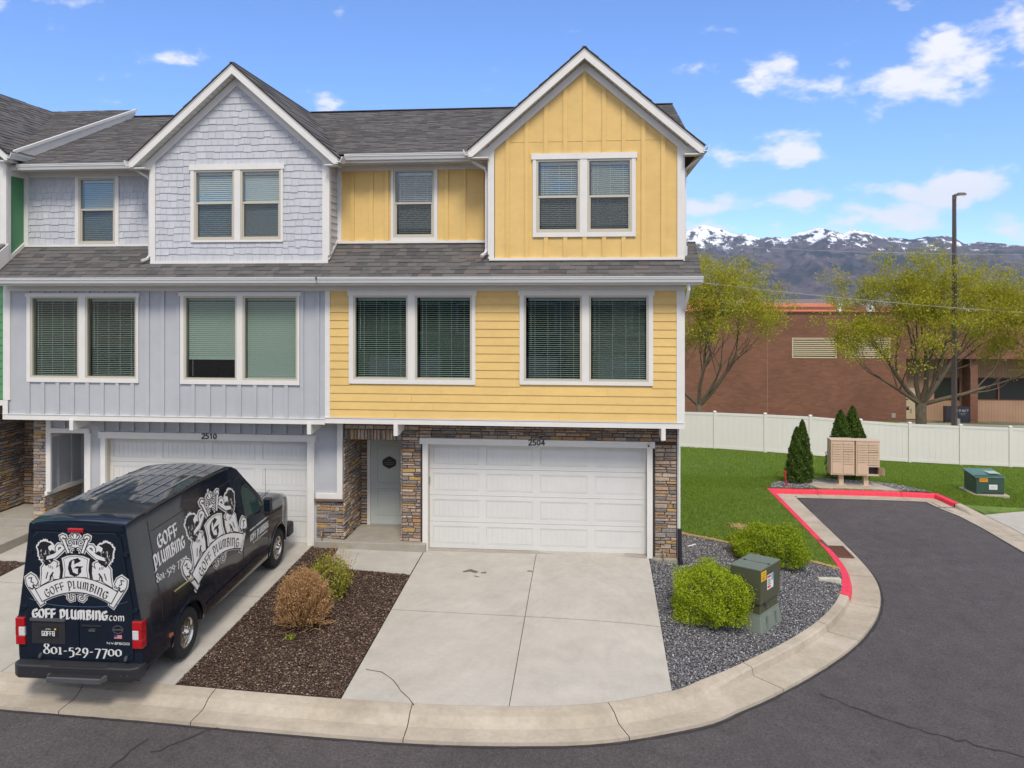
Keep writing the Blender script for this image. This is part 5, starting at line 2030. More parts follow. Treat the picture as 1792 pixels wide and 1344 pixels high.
# ---- green unit (only its right edge is in view)
HN = thing('townhouse', 'green townhouse cut off by the left edge of the photo, beside the grey one', 'townhouse', (-15, 0, 0), 'row of joined townhouses')
NX = -13.415
fW = front(W)
gw = Frame((0, W, 0), (1, 0, 0), (0, -1, 0))
plate(gw, rect(-19, -13.475, 3.35, 6.5), -.16, 0).build('wall', GREEN, HN)
lap_siding(fW, rect(-19, -13.475, 3.36, 6.22), [], 3.36, 6.22, .178, GREEN, HN, rnd=rnd1)
boxo('fascia_board', WHITE, HN, -19, -13.472, W - .045, W, 3.22, 3.34)
boxo('frieze_board', WHITE, HN, -19, -13.475, W - .04, W, 6.22, 6.36)
# its middle roof, half a metre higher
Ls = math.sqrt(1 + SLOPE_M ** 2)
upv, nrv = Vector((0, 1, SLOPE_M)) / Ls, Vector((0, -SLOPE_M, 1)) / Ls
fr = Frame((0, EV + .02, 6.60), (1, 0, 0), nrv, upv)
MB().prism([fr.P(-19, -.02, 0), fr.P(NX + .02, -.02, 0), fr.P(NX + .02, .60, 0), fr.P(-19, .60, 0)], -nrv * .03).build('roof_deck', DARK, HN)
rs = shingles(fr, rect(-16, NX, -.03, .62), -.03, .6, .145, SHING, HN, [60], rnd1)
if rs.f:
    rs.build('shingles', SHING, HN, kind='stuff')
gutter_x(HN, -19, NX + .04, EV - .055, 6.49, .125)
MB().prism([(NX + .02, EV, 6.16), (NX + .02, W + .02, 6.16 + .37), (NX + .02, W + .02, 6.94), (NX + .02, EV, 6.58)], (.03, 0, 0)).build('roof_side_panel', WHITE, HN)
# third storey: gable bay wall corner, cheek, roof
zE = 8.98
plate(fW, rect(-17.5, NX, 6.9, 9.0), -.16, 0).build('wall', GREEN, HN)
battens(fW, rect(-17.5, NX - .13, 7.0, 8.9), [], [-13.9 - .414 * k for k in range(5)], .09, GREEN, HN)
boxo('corner_board', WHITE, HN, NX - .13, NX + .03, W - .04, W, 6.9, 8.85)
MB().prism([(NX, W, 6.5), (NX, S_ + .05, 6.95), (NX, S_ + .05, 9.0), (NX, W, 9.0)], (-.1, 0, 0)).build('wall', GREEN, HN)
MB().box(NX, NX + .032, W + .0, W + .11, 6.62, 8.8).build('corner_board', WHITE, HN)
MB().prism([(NX, W, 6.50), (NX, S_, 6.93), (NX, S_, 7.03), (NX, W, 6.60)], (.035, 0, 0)).build('base_trim', WHITE, HN)
MB().prism([(NX, W + .11, 8.52), (NX, S_, 8.52), (NX, S_, 8.68), (NX, W + .11, 8.68)], (.032, 0, 0)).build('frieze_board', WHITE, HN)
xc, half, za = -15.56, 2.40, 11.06
sl = (za - zE) / half
Lg = math.sqrt(1 + sl * sl)
frg = Frame((xc + half, -1.07, zE + .012), (0, 1, 0), Vector((sl, 0, 1)) / Lg, Vector((-1, 0, sl)) / Lg)
MB().prism([frg.P(0, -.03, 0), frg.P(5.2, -.03, 0), frg.P(5.2, half * Lg, 0), frg.P(0, half * Lg, 0)], -frg.n * .04).build('roof_deck', DARK, HN)
rs = shingles(frg, rect(0, 5.2, -.03, half * Lg), -.03, half * Lg, .145, SHING, HN, [0], rnd1)
E_ = Vector((xc + half, -1.05, zE))
A_ = Vector((xc, -1.05, za))
MB().prism([A_, E_, E_ + Vector((0, 0, -.17)), E_ + Vector((-.06, 0, -.17)), A_ + Vector((0, 0, -.23))], (0, .03, 0)).build('barge_board', WHITE, HN)
MB().box(NX, xc + half - .03, -1.02, W, zE - .19, zE - .155).build('eave_return', SOFF, HN)
MB().box(NX, xc + half - .03, W, S_ + .6, zE - .19, zE - .155).build('eave_return', SOFF, HN)
MB().prism([(NX + .03, W - .03, zE - .15), (xc + half - .03, W - .03, zE - .15), (NX + .03, W - .03, zE + .02)], (0, .02, 0)).build('eave_return', WHITE, HN)
gutter_y(HN, -1.06, .30, xc + half + .11, zE - .125, 1, .125)
# main roof of the green unit rises above its neighbour with a white rake wall
sm = .43
Lm = math.sqrt(1 + sm * sm)
fmn = Frame((0, W + .02, 9.04), (1, 0, 0), Vector((0, -sm, 1)) / Lm, Vector((0, 1, sm)) / Lm)
vr = 4.98 * Lm
MB().prism([fmn.P(-19, -.02, 0), fmn.P(-13.30, -.02, 0), fmn.P(-13.30, vr, 0), fmn.P(-19, vr, 0)], -fmn.n * .05).build('roof_deck', DARK, HN)
rs = shingles(fmn, rect(-17, -13.28, -.03, vr), -.03, vr, .145, SHING, HN, [0], rnd1, rest=rs)
rs.build('upper_shingles', SHING, HN, kind='stuff')
MB().prism([(-13.28, W - .02, 8.78), (-13.28, 4.22, 8.78 + 4.97 * sm), (-13.28, 4.22, 9.055 + 4.97 * sm), (-13.28, W - .02, 9.055)], (.035, 0, 0)).build('rake_wall', WHITE, HN)
MB().prism([(-13.27, W - .03, 9.0), (-13.27, 4.24, 9.0 + 4.97 * sm), (-13.27, 4.24, 9.075 + 4.97 * sm), (-13.27, W - .03, 9.075)], (.06, 0, 0)).build('rake_trim', WHITE, HN)
# ground floor
rest2 = MB()
qn = [230]
rn2 = random.Random(5)
MB().box(-14.55, -14.42, S_ + .03, 1.3, -.2, 3.3).build('wall', MORTAR, HN)
MB().box(-14.42, -13.2, 1.15, 1.3, -.2, 3.3).build('wall', MORTAR, HN)
fl = Frame((-14.42, 0, 0), (0, 1, 0), (1, 0, 0))
stones(fl, S_ - .05, 1.15, .47, 2.9, STONE, HN, qn, rn2, rest2)
stones(front(1.15), -14.40, -13.95, .47, 2.9, STONE, HN, qn, rn2, rest2)
stones(front(S_ + .03), -15.6, -13.2, 2.92, 3.2, STONE, HN, qn, rn2, rest2)
plate(front(S_ + .03), rect(-15.6, -13.2, 2.88, 3.35), -.12, 0).build('wall', MORTAR, HN)
if rest2.f:
    rest2.build('stones', STONE, HN, kind='stuff')
boxo('door_frame', WHITE, HN, -13.95, -13.80, 1.05, 1.15, .45, 2.75)
front_door(HN, -13.80, -13.3, .47, 2.6, 1.10, plaque=False)
boxo('ceiling', SOFF, HN, -14.42, -13.2, S_ + .04, 1.15, 2.88, 2.9)
boxo('door_latch', BLACK, HN, -13.86, -13.80, 1.0, 1.06, 1.52, 1.66)
stp = MB().box(-15.5, -13.05, -.17, 1.15, -.1, .44).build('porch_slab', CONC4, HN)
bevel(stp, .012)
stp = MB().box(-15.5, -12.95, -1.55, -.18, -.3, .26).build('porch_step', CONC4, HN)
bevel(stp, .012)
MB().box(-19, NX, 9, 9.15, -.5, 9.4).build('rear_wall', GREEN, HN)
stones(fm_, -13.2, -12.87, -.05, .05, STONE, HG, [0], rn, rest)
rest.build('stones', STONE, HG, kind='stuff')

# ------------------------------------------------------------------ van
VG = (-7.50, -6.80)
VAN_MODE[0] = True
VAN_T = thing('cargo_van', 'dark blue-black high roof plumbing van parked nose-in on the grey townhouse driveway', 'van', (0, 0, 0))
VY_R, VY_F = 1.0, 4.93          # axles
TR = .40                        # tyre radius


def ramp_(x, pts):
    if x <= pts[0][0]:
        return pts[0][1]
    for (a, p), (b, q) in zip(pts, pts[1:]):
        if x <= b:
            return p + (q - p) * (x - a) / (b - a)
    return pts[-1][1]


def hw(z, y=2.0):
    base = ramp_(z, [(.30, .92), (.45, .965), (.60, .985), (1.05, .99), (1.20, .985), (1.34, .955), (2.42, .785), (2.58, .768), (2.68, .735)])
    t = ramp_(y, [(-.05, .965), (.12, .99), (.3, 1.0), (4.3, 1.0), (5.2, .975), (5.6, .93), (5.9, .80)])
    return base * t


def ztop(y):
    return ramp_(y, [(-.02, 2.60), (.12, 2.65), (.5, 2.68), (2.0, 2.68), (2.9, 2.64), (3.15, 2.58), (3.35, 2.48), (4.28, 1.62), (4.36, 1.50), (4.6, 1.49), (5.4, 1.42), (5.72, 1.34), (5.86, 1.22)])


def zbot(y):
    z = ramp_(y, [(-.02, .52), (.2, .44), (5.5, .36), (5.9, .38)])
    for yc in (VY_R, VY_F):
        R = .50
        if abs(y - yc) < R:
            z = max(z, .40 + math.sqrt(R * R - (y - yc) ** 2))
    return z


ys = sorted(set([0, .05, .12, .2, .3] + [round(.1 * k, 3) for k in range(4, 59)] + [VY_R + .5 * math.cos(t * PI / 14) for t in range(15)] + [VY_F + .5 * math.cos(t * PI / 14) for t in range(15)] + [3.15, 3.35, 4.28, 4.36, 5.86]))
NS = 14
mb = MB()
rows = []
for y in ys:
    zb, zt = zbot(y), ztop(y)
    fr = [0, .06, .14, .24, .34, .42, .48, .56, .66, .76, .86, .93, .975, 1.0]
    half = []
    for f in fr:
        z = zb + (zt - .0 - zb) * f
        zz = z
        x = hw(min(zz, zt), y)
        if y > 4.3 and f > .93:      # round the bonnet edge
            x -= (f - .93) * 1.1
        half.append((x, z))
    xe = half[-1][0]
    crown = .055 if y < 3.3 else .03
    top = [(xe * (1 - k / 6.0), zt + crown * (1 - (1 - k / 6.0) ** 2)) for k in range(1, 7)]
    prof = half + top
    rows.append([(x, y, z) for x, z in prof] + [(-x, y, z) for x, z in reversed(prof[:-1])])
m_ = len(rows[0])
for r in rows:
    mb.v += r
for i in range(len(rows) - 1):
    for k in range(m_ - 1):
        a = i * m_ + k
        mb.f.append((a, a + 1, a + m_ + 1, a + m_))
        mb.m.append(0)
mb.f.append(tuple(range(m_)))
mb.m.append(0)
mb.f.append(tuple((len(rows) - 1) * m_ + k for k in range(m_))[::-1])
mb.m.append(0)
body = mb.build('body', VAN, VAN_T, smooth=True)
for p in body.data.polygons[-2:]:
    p.use_smooth = False
try:
    body.data.set_sharp_from_angle(angle=math.radians(32))
except Exception:
    pass
# underside & wheel wells
mb = MB()
mb.box(-.93, .93, .1, .48, .42, .62)
mb.box(-.93, .93, 1.52, 4.40, .38, .60)
mb.box(-.80, .80, .1, 5.7, .62, .66)
mb.box(-.62, .62, .4, 5.6, .32, .62)
mb.build('underbody', BLKPL, VAN_T)


def sidepts(y, z, off=.004, s=1):
    return (s * (hw(z, y) + off), y, z)


def wheel(y, s):
    x = s * .93
    ty = MB().lathe([(.24, -.115), (.33, -.122), (.375, -.115), (TR - .006, -.095), (TR, -.07), (TR, .07), (TR - .006, .095), (.375, .115), (.33, .122), (.24, .115)], (x - s * .10, y, TR), (1, 0, 0), 36).build('wheel', TYRE, VAN_T, smooth=True)
    o = (x - s * .10, y, TR)
    MB().lathe([(.245, .105), (.235, .118), (.222, .10), (.205, .07), (.205, -.02)], o, (s, 0, 0), 36).build('rim', CHROME, ty, smooth=True)
    mb = MB()
    for k in range(8):
        t = 2 * PI * k / 8
        a, b = (math.cos(t), math.sin(t)), (-math.sin(t), math.cos(t))
        P = lambda r, w, h: (o[0] + s * h, o[1] + a[0] * r + b[0] * w, o[2] + a[1] * r + b[1] * w)
        mb.prism([P(.10, -.040, .085), P(.215, -.050, .06), P(.215, .050, .06), P(.10, .040, .085)], (s * .022, 0, 0), .006)
    mb.build('spokes', CHROME, ty)
    MB().lathe([(.21, .035), (0, .035)], o, (s, 0, 0), 24).build('brake_disc', BLKPL, ty)
    hb = MB().lathe([(.115, .07), (.112, .098), (.085, .112), (.062, .125), (.055, .15), (.0, .155)], o, (s, 0, 0), 24).build('hub_cap', CHROME, ty, smooth=True)
    mb = MB()
    for k in range(8):
        t = 2 * PI * (k + .5) / 8
        mb.lathe([(.012, .10), (.012, .122), (0, .124)], (o[0], o[1] + math.cos(t) * .09, o[2] + math.sin(t) * .09), (s, 0, 0), 6)
    mb.build('wheel_nuts', CHROME, ty)


for y in (VY_R, VY_F):
    for s in (-1, 1):
        wheel(y, s)
# arch lips
for s in (-1, 1):
    for yc in (VY_R, VY_F):
        mb = MB()
        n = 18
        for k in range(n):
            t0, t1 = PI * k / n * 1.0, PI * (k + 1) / n * 1.0
            q = []
            for (t, r) in ((t0, .495), (t1, .495), (t1, .535), (t0, .535)):
                y, z = yc + r * math.cos(t), .40 + r * math.sin(t)
                q.append((s * (hw(z, y) + .001), y, z))
            mb.prism(q, (s * .014, 0, 0))
        mb.build('wheel_arch', VAN, VAN_T)
        # dark liner
        mb = MB()
        for k in range(n):
            t0, t1 = PI * k / n, PI * (k + 1) / n
            mb.face([(s * .94, yc + .497 * math.cos(t0), .40 + .497 * math.sin(t0)), (s * .94, yc + .497 * math.cos(t1), .40 + .497 * math.sin(t1)),
                     (s * .55, yc + .497 * math.cos(t1), .40 + .497 * math.sin(t1)), (s * .55, yc + .497 * math.cos(t0), .40 + .497 * math.sin(t0))])
        mb.box(*sorted((s * .54, s * .55)), yc - .5, yc + .5, .40, .9)
        mb.build('wheel_liner', BLKPL, VAN_T)

# roof ribs and drip rails
for k in range(7):
    x = -.55 + k * 1.1 / 6
    mb = MB()
    for i, y in enumerate([.42, .9, 1.4, 1.9, 2.4, 2.85]):
        if i:
            def zr(yy):
                zt = ztop(yy)
                xe = hw(zt, yy)
                return zt + .055 * (1 - (abs(x) / xe) ** 2)
            y0_ = [.42, .9, 1.4, 1.9, 2.4, 2.85][i - 1]
            mb.hexa([(x - .035, y0_, zr(y0_) - .01), (x + .035, y0_, zr(y0_) - .01), (x + .035, y, zr(y) - .01), (x - .035, y, zr(y) - .01),
                     (x - .026, y0_, zr(y0_) + .006), (x + .026, y0_, zr(y0_) + .006), (x + .026, y, zr(y) + .006), (x - .026, y, zr(y) + .006)])
    mb.build('roof_rib', VAN, VAN_T)
for y in (.8, 1.35, 1.9, 2.45):
    mb = MB()
    n = 10
    for k in range(n):
        x0_, x1_ = -.62 + 1.24 * k / n, -.62 + 1.24 * (k + 1) / n
        zf = lambda x: ztop(y) + .055 * (1 - (abs(x) / hw(ztop(y), y)) ** 2) + .002
        mb.prism([(x0_, y - .005, zf(x0_)), (x1_, y - .005, zf(x1_)), (x1_, y + .005, zf(x1_)), (x0_, y + .005, zf(x0_))], (0, 0, .003))
    mb.build('roof_seam', BLKPL, VAN_T)
for s in (-1, 1):
    mb = MB()
    pts = [(s * (hw(2.60, y) + .0), y, ztop(y) - .03) for y in (.15, .6, 1.2, 1.8, 2.4, 3.0)]
    mb.tube(pts, .016, 6)
    mb.build('drip_rail', BLKPL, VAN_T)
    for y in (.75, 1.1, 1.5, 1.9, 2.3):
        MB().box(*sorted((s * (hw(2.6, y) - .035), s * (hw(2.6, y) + .012))), y, y + .05, ztop(y) - .035, ztop(y) - .004).build('rail_clip', BLKPL, VAN_T)


def side_strip(pts, w, s, m, name, off=.003, th=.004, parent=None):
    """narrow strip following (y,z) polyline on the body side"""
    mb = MB()
    for (a, b) in zip(pts, pts[1:]):
        n = max(1, int(math.dist(a, b) / .12))
        for k in range(n):
            p = (a[0] + (b[0] - a[0]) * k / n, a[1] + (b[1] - a[1]) * k / n)
            q = (a[0] + (b[0] - a[0]) * (k + 1) / n, a[1] + (b[1] - a[1]) * (k + 1) / n)
            d = Vector((q[0] - p[0], q[1] - p[1])).normalized()
            nn = Vector((-d.y, d.x)) * w / 2
            quad = [(p[0] - nn.x, p[1] - nn.y), (q[0] - nn.x, q[1] - nn.y), (q[0] + nn.x, q[1] + nn.y), (p[0] + nn.x, p[1] + nn.y)]
            mb.prism([sidepts(y, z, off, s) for y, z in quad], (s * th, 0, 0))
    return mb.build(name, m, parent or VAN_T)


# doors seams, mouldings, handles on both sides
for s in (-1, 1):
    side_strip([(3.12, .45), (3.12, 2.3), (3.35, 2.35), (4.12, 1.72)], .010, s, BLKPL, 'door_seam', .001)
    side_strip([(4.30, 1.45), (4.36, .95), (4.36, .45)], .010, s, BLKPL, 'door_seam', .001)
    side_strip([(1.95, .45), (1.95, 2.35)], .008, s, BLKPL, 'door_seam', .001)
    side_strip([(.18, .95), (.18, 2.5)], .012, s, BLKPL, 'door_seam', .001)
    side_strip([(.25, 2.33), (3.0, 2.36)], .01, s, BLKPL, 'body_crease', .001)
    side_strip([(1.62, .62), (4.35, .66)], .03, s, VAN, 'sill_moulding', .002, .014)
    # side glass
    gp = [(3.36, 1.52), (4.16, 1.50), (4.20, 1.58), (3.60, 2.12), (3.42, 2.12), (3.35, 2.02)]
    mb = MB()
    mb.prism([sidepts(y, z, .002, s) for y, z in gp], (s * .003, 0, 0))
    mb.build('side_window', mat('dark_green_van_glass', (.03, .065, .055), .06, coat=1.0, spec=.8), VAN_T)
    side_strip(gp + [gp[0]], .035, s, BLKPL, 'window_seal', .004)
    MB().box(*sorted((s * (hw(1.4, 3.3) + .0), s * (hw(1.4, 3.3) + .035))), 3.2, 3.36, 1.34, 1.375).build('door_handle', VAN, VAN_T)
    # mirrors
    xm = s * (hw(1.5, 4.2) + .02)
    mm = MB()
    mm.box(*sorted((xm, xm + s * .05)), 4.14, 4.22, 1.50, 1.54)
    mm.box(*sorted((xm + s * .03, xm + s * .19)), 4.10, 4.20, 1.42, 1.70)
    mo = mm.build('side_mirror', BLKPL, VAN_T)
    bevel(mo, .02)
    MB().box(*sorted((xm + s * .05, xm + s * .17)), 4.094, 4.099, 1.45, 1.67).build('mirror_glass', VAN, mo)
# sliding door track rail on the right side
side_strip([(.55, 1.265), (1.95, 1.235)], .022, 1, mat('brushed_gold_rail', (.45, .39, .22), .35, metal=.7), 'door_track', .004, .012)
side_strip([(.55, 1.225), (1.95, 1.197)], .016, 1, BLKPL, 'door_track', .003, .008)
MB().box(.985, 1.015, .36, .44, .62, .66).build('side_marker', mat('amber_reflector', (.3, .1, .05), .4), VAN_T)
MB().tube([(.86, 4.55, 1.40), (.86, 4.53, 2.2)], .004, 5).build('aerial', BLKPL, VAN_T)
# windscreen
mb = MB()
mb.prism([(-.72, 3.42, 2.46), (.72, 3.42, 2.46), (.86, 4.24, 1.70), (-.86, 4.24, 1.70)], (0, .012, .012))
mb.build('windscreen', MATS['dark_green_van_glass'], VAN_T)
# bonnet shut lines, headlamps, grille (nose)
for s in (-1, 1):
    MB().prism([(s * .62, 5.78, .92), (s * .80, 5.66, .92), (s * .84, 5.6, 1.16), (s * .66, 5.76, 1.22)], (s * .03, .06, 0)).build('headlight', CLRL, VAN_T)
    MB().tube([(s * .55, 4.5, 1.525), (s * .58, 5.0, 1.50), (s * .52, 5.6, 1.43)], .008, 5).build('bonnet_crease', VAN, VAN_T)
MB().box(-.6, .6, 5.84, 5.89, .80, 1.18).build('grille', CHROME, VAN_T)
bf = MB().box(-.93, .93, 5.66, 5.97, .36, .66).build('front_bumper', BLKPL, VAN_T)
bevel(bf, .06, 3)

# rear ---------------------------------------------------------------
RY = 0.0


def rear_x(z):
    return hw(z, 0)


# two door leaves standing proud of the body, gap between
for s in (-1, 1):
    pts = []
    zs_ = [.60, 1.05, 1.20, 1.34, 1.7, 2.1, 2.42]
    outer = [(s * (rear_x(z) - (.13 if z < 1.3 else .09)), z) for z in zs_]
    inner = [(s * .006, .60), (s * .006, 2.49)]
    poly = [inner[0]] + outer + [(s * (rear_x(2.42) - .16), 2.49), inner[1]]
    dl = MB().prism([(x, -.001, z) for x, z in poly], (0, -.018, 0)).build('rear_door', VAN, VAN_T)
    bevel(dl, .006, 2)
    for z in (.92, 1.32, 2.15):
        hx = rear_x(z) - .07
        MB().box(*sorted((s * (hx - .05), s * (hx + .045))), -.030, -.002, z, z + .05).build('door_hinge', VAN, VAN_T)
# raised lip of the roof edge at the back
MB().prism([(-rear_x(2.56) + .02, -.002, 2.52), (rear_x(2.56) - .02, -.002, 2.52), (rear_x(2.6) - .06, -.002, 2.61), (-rear_x(2.6) + .06, -.002, 2.61)], (0, -.024, 0)).build('roof_edge', VAN, VAN_T)
hl = MB().box(-.12, .12, -.052, -.020, 2.50, 2.56).build('high_stop_lamp', REDL, VAN_T)
bevel(hl, .012, 3)
# tail lamps
for s in (-1, 1):
    xo = rear_x(1.1)
    zl0, zl1 = .80, 1.20
    for (a, b, m, nm) in ((zl0, .928, REDL, 'lamp_lens'), (.930, 1.065, CLRL, 'lamp_lens'), (1.067, zl1, REDL, 'lamp_lens')):
        if a == zl0:
            lamp = MB().box(*sorted((s * (xo - .135), s * (xo + .006))), -.012, .09, zl0 - .01, zl1 + .01).build('tail_lamp', BLKPL, VAN_T)
        e = MB().box(*sorted((s * (xo - .13), s * (xo - (.035 if m is CLRL else -.012)))), -.045, (.05 if m is CLRL else .09), a, b).build(nm, m, lamp)
        bevel(e, .008, 2)
        if m is CLRL:
            MB().box(*sorted((s * (xo - .034), s * (xo + .012))), -.043, .09, a, b).build(nm, REDL, lamp)
# bumper with step
pts = [(-.97, .08), (-.96, -.10), (-.86, -.17), (.86, -.17), (.96, -.10), (.97, .08)]
bu = MB().prism([(x, y, .36) for x, y in pts], (0, 0, .20)).build('rear_bumper', BLKPL, VAN_T)
bevel(bu, .025, 3)
st_ = MB().prism([(-.40, -.16, .37), (.52, -.16, .37), (.46, -.29, .37), (-.34, -.29, .37)], (0, 0, .085)).build('bumper_step', GREYPL, VAN_T)
bevel(st_, .012, 2)
for k in range(4):
    y = -.185 - k * .026
    MB().box(-.34, .47, y - .006, y + .006, .456, .462).build('step_tread', BLKPL, st_)
MB().box(-.36, .50, -.166, -.02, .556, .5665).build('bumper_step', BLKPL, VAN_T)
for x in (-.60, .72):
    MB().tube([(x, -.02, .66), (x + .03, -.10, .655)], .022, 8).build('door_stop', GREYPL, VAN_T)
for (x, z) in ((-.62, .46), (-.3, .43), (.72, .45), (.82, .46)):
    MB().lathe([(0, .003), (.012, .003), (.012, 0)], (x, -.171, z), (0, -1, 0), 10).build('parking_sensor', GREYPL, bu)
# exhaust
MB().tube([(.82, .3, .34), (.86, .02, .31)], .03, 8).build('exhaust', BLKPL, VAN_T)
# plate recess, licence plate
pr = MB().box(-.73, -.21, -.0265, -.0195, .82, 1.20).build('plate_housing', BLKPL, VAN_T)
MB().box(-.74, -.20, -.050, -.027, 1.165, 1.205).build('plate_hood', GREYPL, pr)
lp = MB().box(-.60, -.325, -.034, -.0275, .915, 1.075).build('licence_plate', mat('black_plate', (.02, .02, .022), .4), VAN_T)
# handle
MB().box(.06, .36, -.034, -.020, 1.10, 1.122).build('door_handle', BLKPL, VAN_T)
MB().box(.16, .26, -.040, -.020, 1.03, 1.06).build('door_handle', CHROME, VAN_T)
# raised crease arc across the doors, its highlight painted in as lighter blue
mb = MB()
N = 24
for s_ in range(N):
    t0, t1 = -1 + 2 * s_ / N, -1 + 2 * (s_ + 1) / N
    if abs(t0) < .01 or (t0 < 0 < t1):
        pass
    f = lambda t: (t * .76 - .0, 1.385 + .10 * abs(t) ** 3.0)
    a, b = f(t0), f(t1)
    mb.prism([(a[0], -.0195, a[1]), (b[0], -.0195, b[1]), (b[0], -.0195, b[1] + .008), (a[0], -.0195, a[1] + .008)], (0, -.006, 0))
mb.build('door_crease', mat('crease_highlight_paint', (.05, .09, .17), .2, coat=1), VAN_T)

# ------------------------------------------------------------------ vinyl lettering drawn with a broad nib
GL = {'G': (.74, [[(.66, .82), (.46, 1.0), (.16, .86), (.08, .5), (.18, .14), (.46, .02), (.66, .14), (.66, .46)], [(.40, .50), (.80, .50)], [(.46, 1.0), (.46, .72)]]),
      'O': (.74, [[(.40, 1.0), (.12, .8), (.08, .45), (.20, .14), (.42, .0)], [(.40, 1.0), (.66, .82), (.70, .5), (.62, .18), (.42, .0)]]),
      'F': (.66, [[(.22, 1.0), (.22, .02)], [(.04, .93), (.34, 1.02), (.68, .98)], [(.04, .50), (.58, .54)], [(.58, .64), (.58, .42)]]),
      'P': (.76, [[(.22, 1.0), (.22, -.22)], [(.02, .86), (.22, 1.0), (.44, 1.0), (.68, .80), (.68, .40), (.46, .16), (.22, .24)], [(.04, -.22), (.40, -.18)]]),
      'L': (.60, [[(.20, 1.0), (.20, .06)], [(.04, .92), (.26, 1.0)], [(.06, .04), (.34, .0), (.58, .16)]]),
      'U': (.80, [[(.16, 1.0), (.14, .24), (.34, .02), (.62, .22)], [(.62, 1.0), (.62, .06), (.74, .0)], [(.02, .92), (.20, 1.0)]]),
      'M': (1.02, [[(.16, .96), (.16, .0)], [(.16, .78), (.40, 1.0), (.50, .84), (.50, .0)], [(.50, .78), (.74, 1.0), (.86, .82), (.86, .04), (.96, .0)]]),
      'B': (.74, [[(.22, 1.0), (.22, .04)], [(.02, .90), (.26, 1.0), (.52, .98), (.60, .76), (.26, .56)], [(.28, .56), (.64, .50), (.66, .16), (.40, .0), (.08, .04)]]),
      'I': (.34, [[(.18, 1.0), (.18, .02)], [(.04, .90), (.20, 1.0)], [(.16, .0), (.30, .08)]]),
      'N': (.80, [[(.18, .98), (.18, .02)], [(.04, .90), (.18, .98)], [(.18, .76), (.44, 1.0), (.62, .84), (.62, .04), (.74, .0)]]),
      ' ': (.42, []),
      '.': (.24, [[(.08, .06), (.16, .06)]]),
      'c': (.46, [[(.40, .52), (.22, .60), (.08, .40), (.08, .18), (.22, .0), (.42, .10)]]),
      'o': (.52, [[(.26, .62), (.08, .46), (.08, .16), (.26, .0)], [(.26, .62), (.44, .46), (.44, .16), (.26, .0)]]),
      'm': (.82, [[(.10, .60), (.10, .0)], [(.10, .48), (.28, .62), (.40, .50), (.40, .0)], [(.40, .48), (.58, .62), (.70, .50), (.70, .0)]]),
      '8': (.64, [[(.32, .56), (.10, .76), (.20, .98), (.42, .98), (.52, .78), (.32, .54), (.06, .32), (.08, .08), (.30, .0), (.54, .08), (.56, .32), (.32, .56)]]),
      '0': (.62, [[(.30, .68), (.08, .52), (.08, .16), (.30, .0)], [(.30, .68), (.54, .52), (.54, .16), (.30, .0)]]),
      '1': (.44, [[(.22, .66), (.22, .02)], [(.06, .62), (.24, .68)], [(.06, .02), (.38, .02)]]),
      '-': (.44, [[(.06, .32), (.36, .32)]]),
      '5': (.58, [[(.50, .66), (.16, .66), (.13, .34)], [(.13, .34), (.34, .42), (.52, .22), (.46, -.14), (.10, -.26)]]),
      '2': (.62, [[(.08, .52), (.24, .70), (.46, .60), (.44, .40), (.08, .04)], [(.08, .04), (.56, .04)]]),
      '9': (.60, [[(.52, .44), (.46, .12), (.14, -.26)], [(.52, .44), (.40, .68), (.20, .68), (.08, .48), (.12, .26), (.30, .16), (.50, .28)]]),
      '7': (.58, [[(.06, .64), (.54, .64)], [(.54, .64), (.22, -.26)]])}


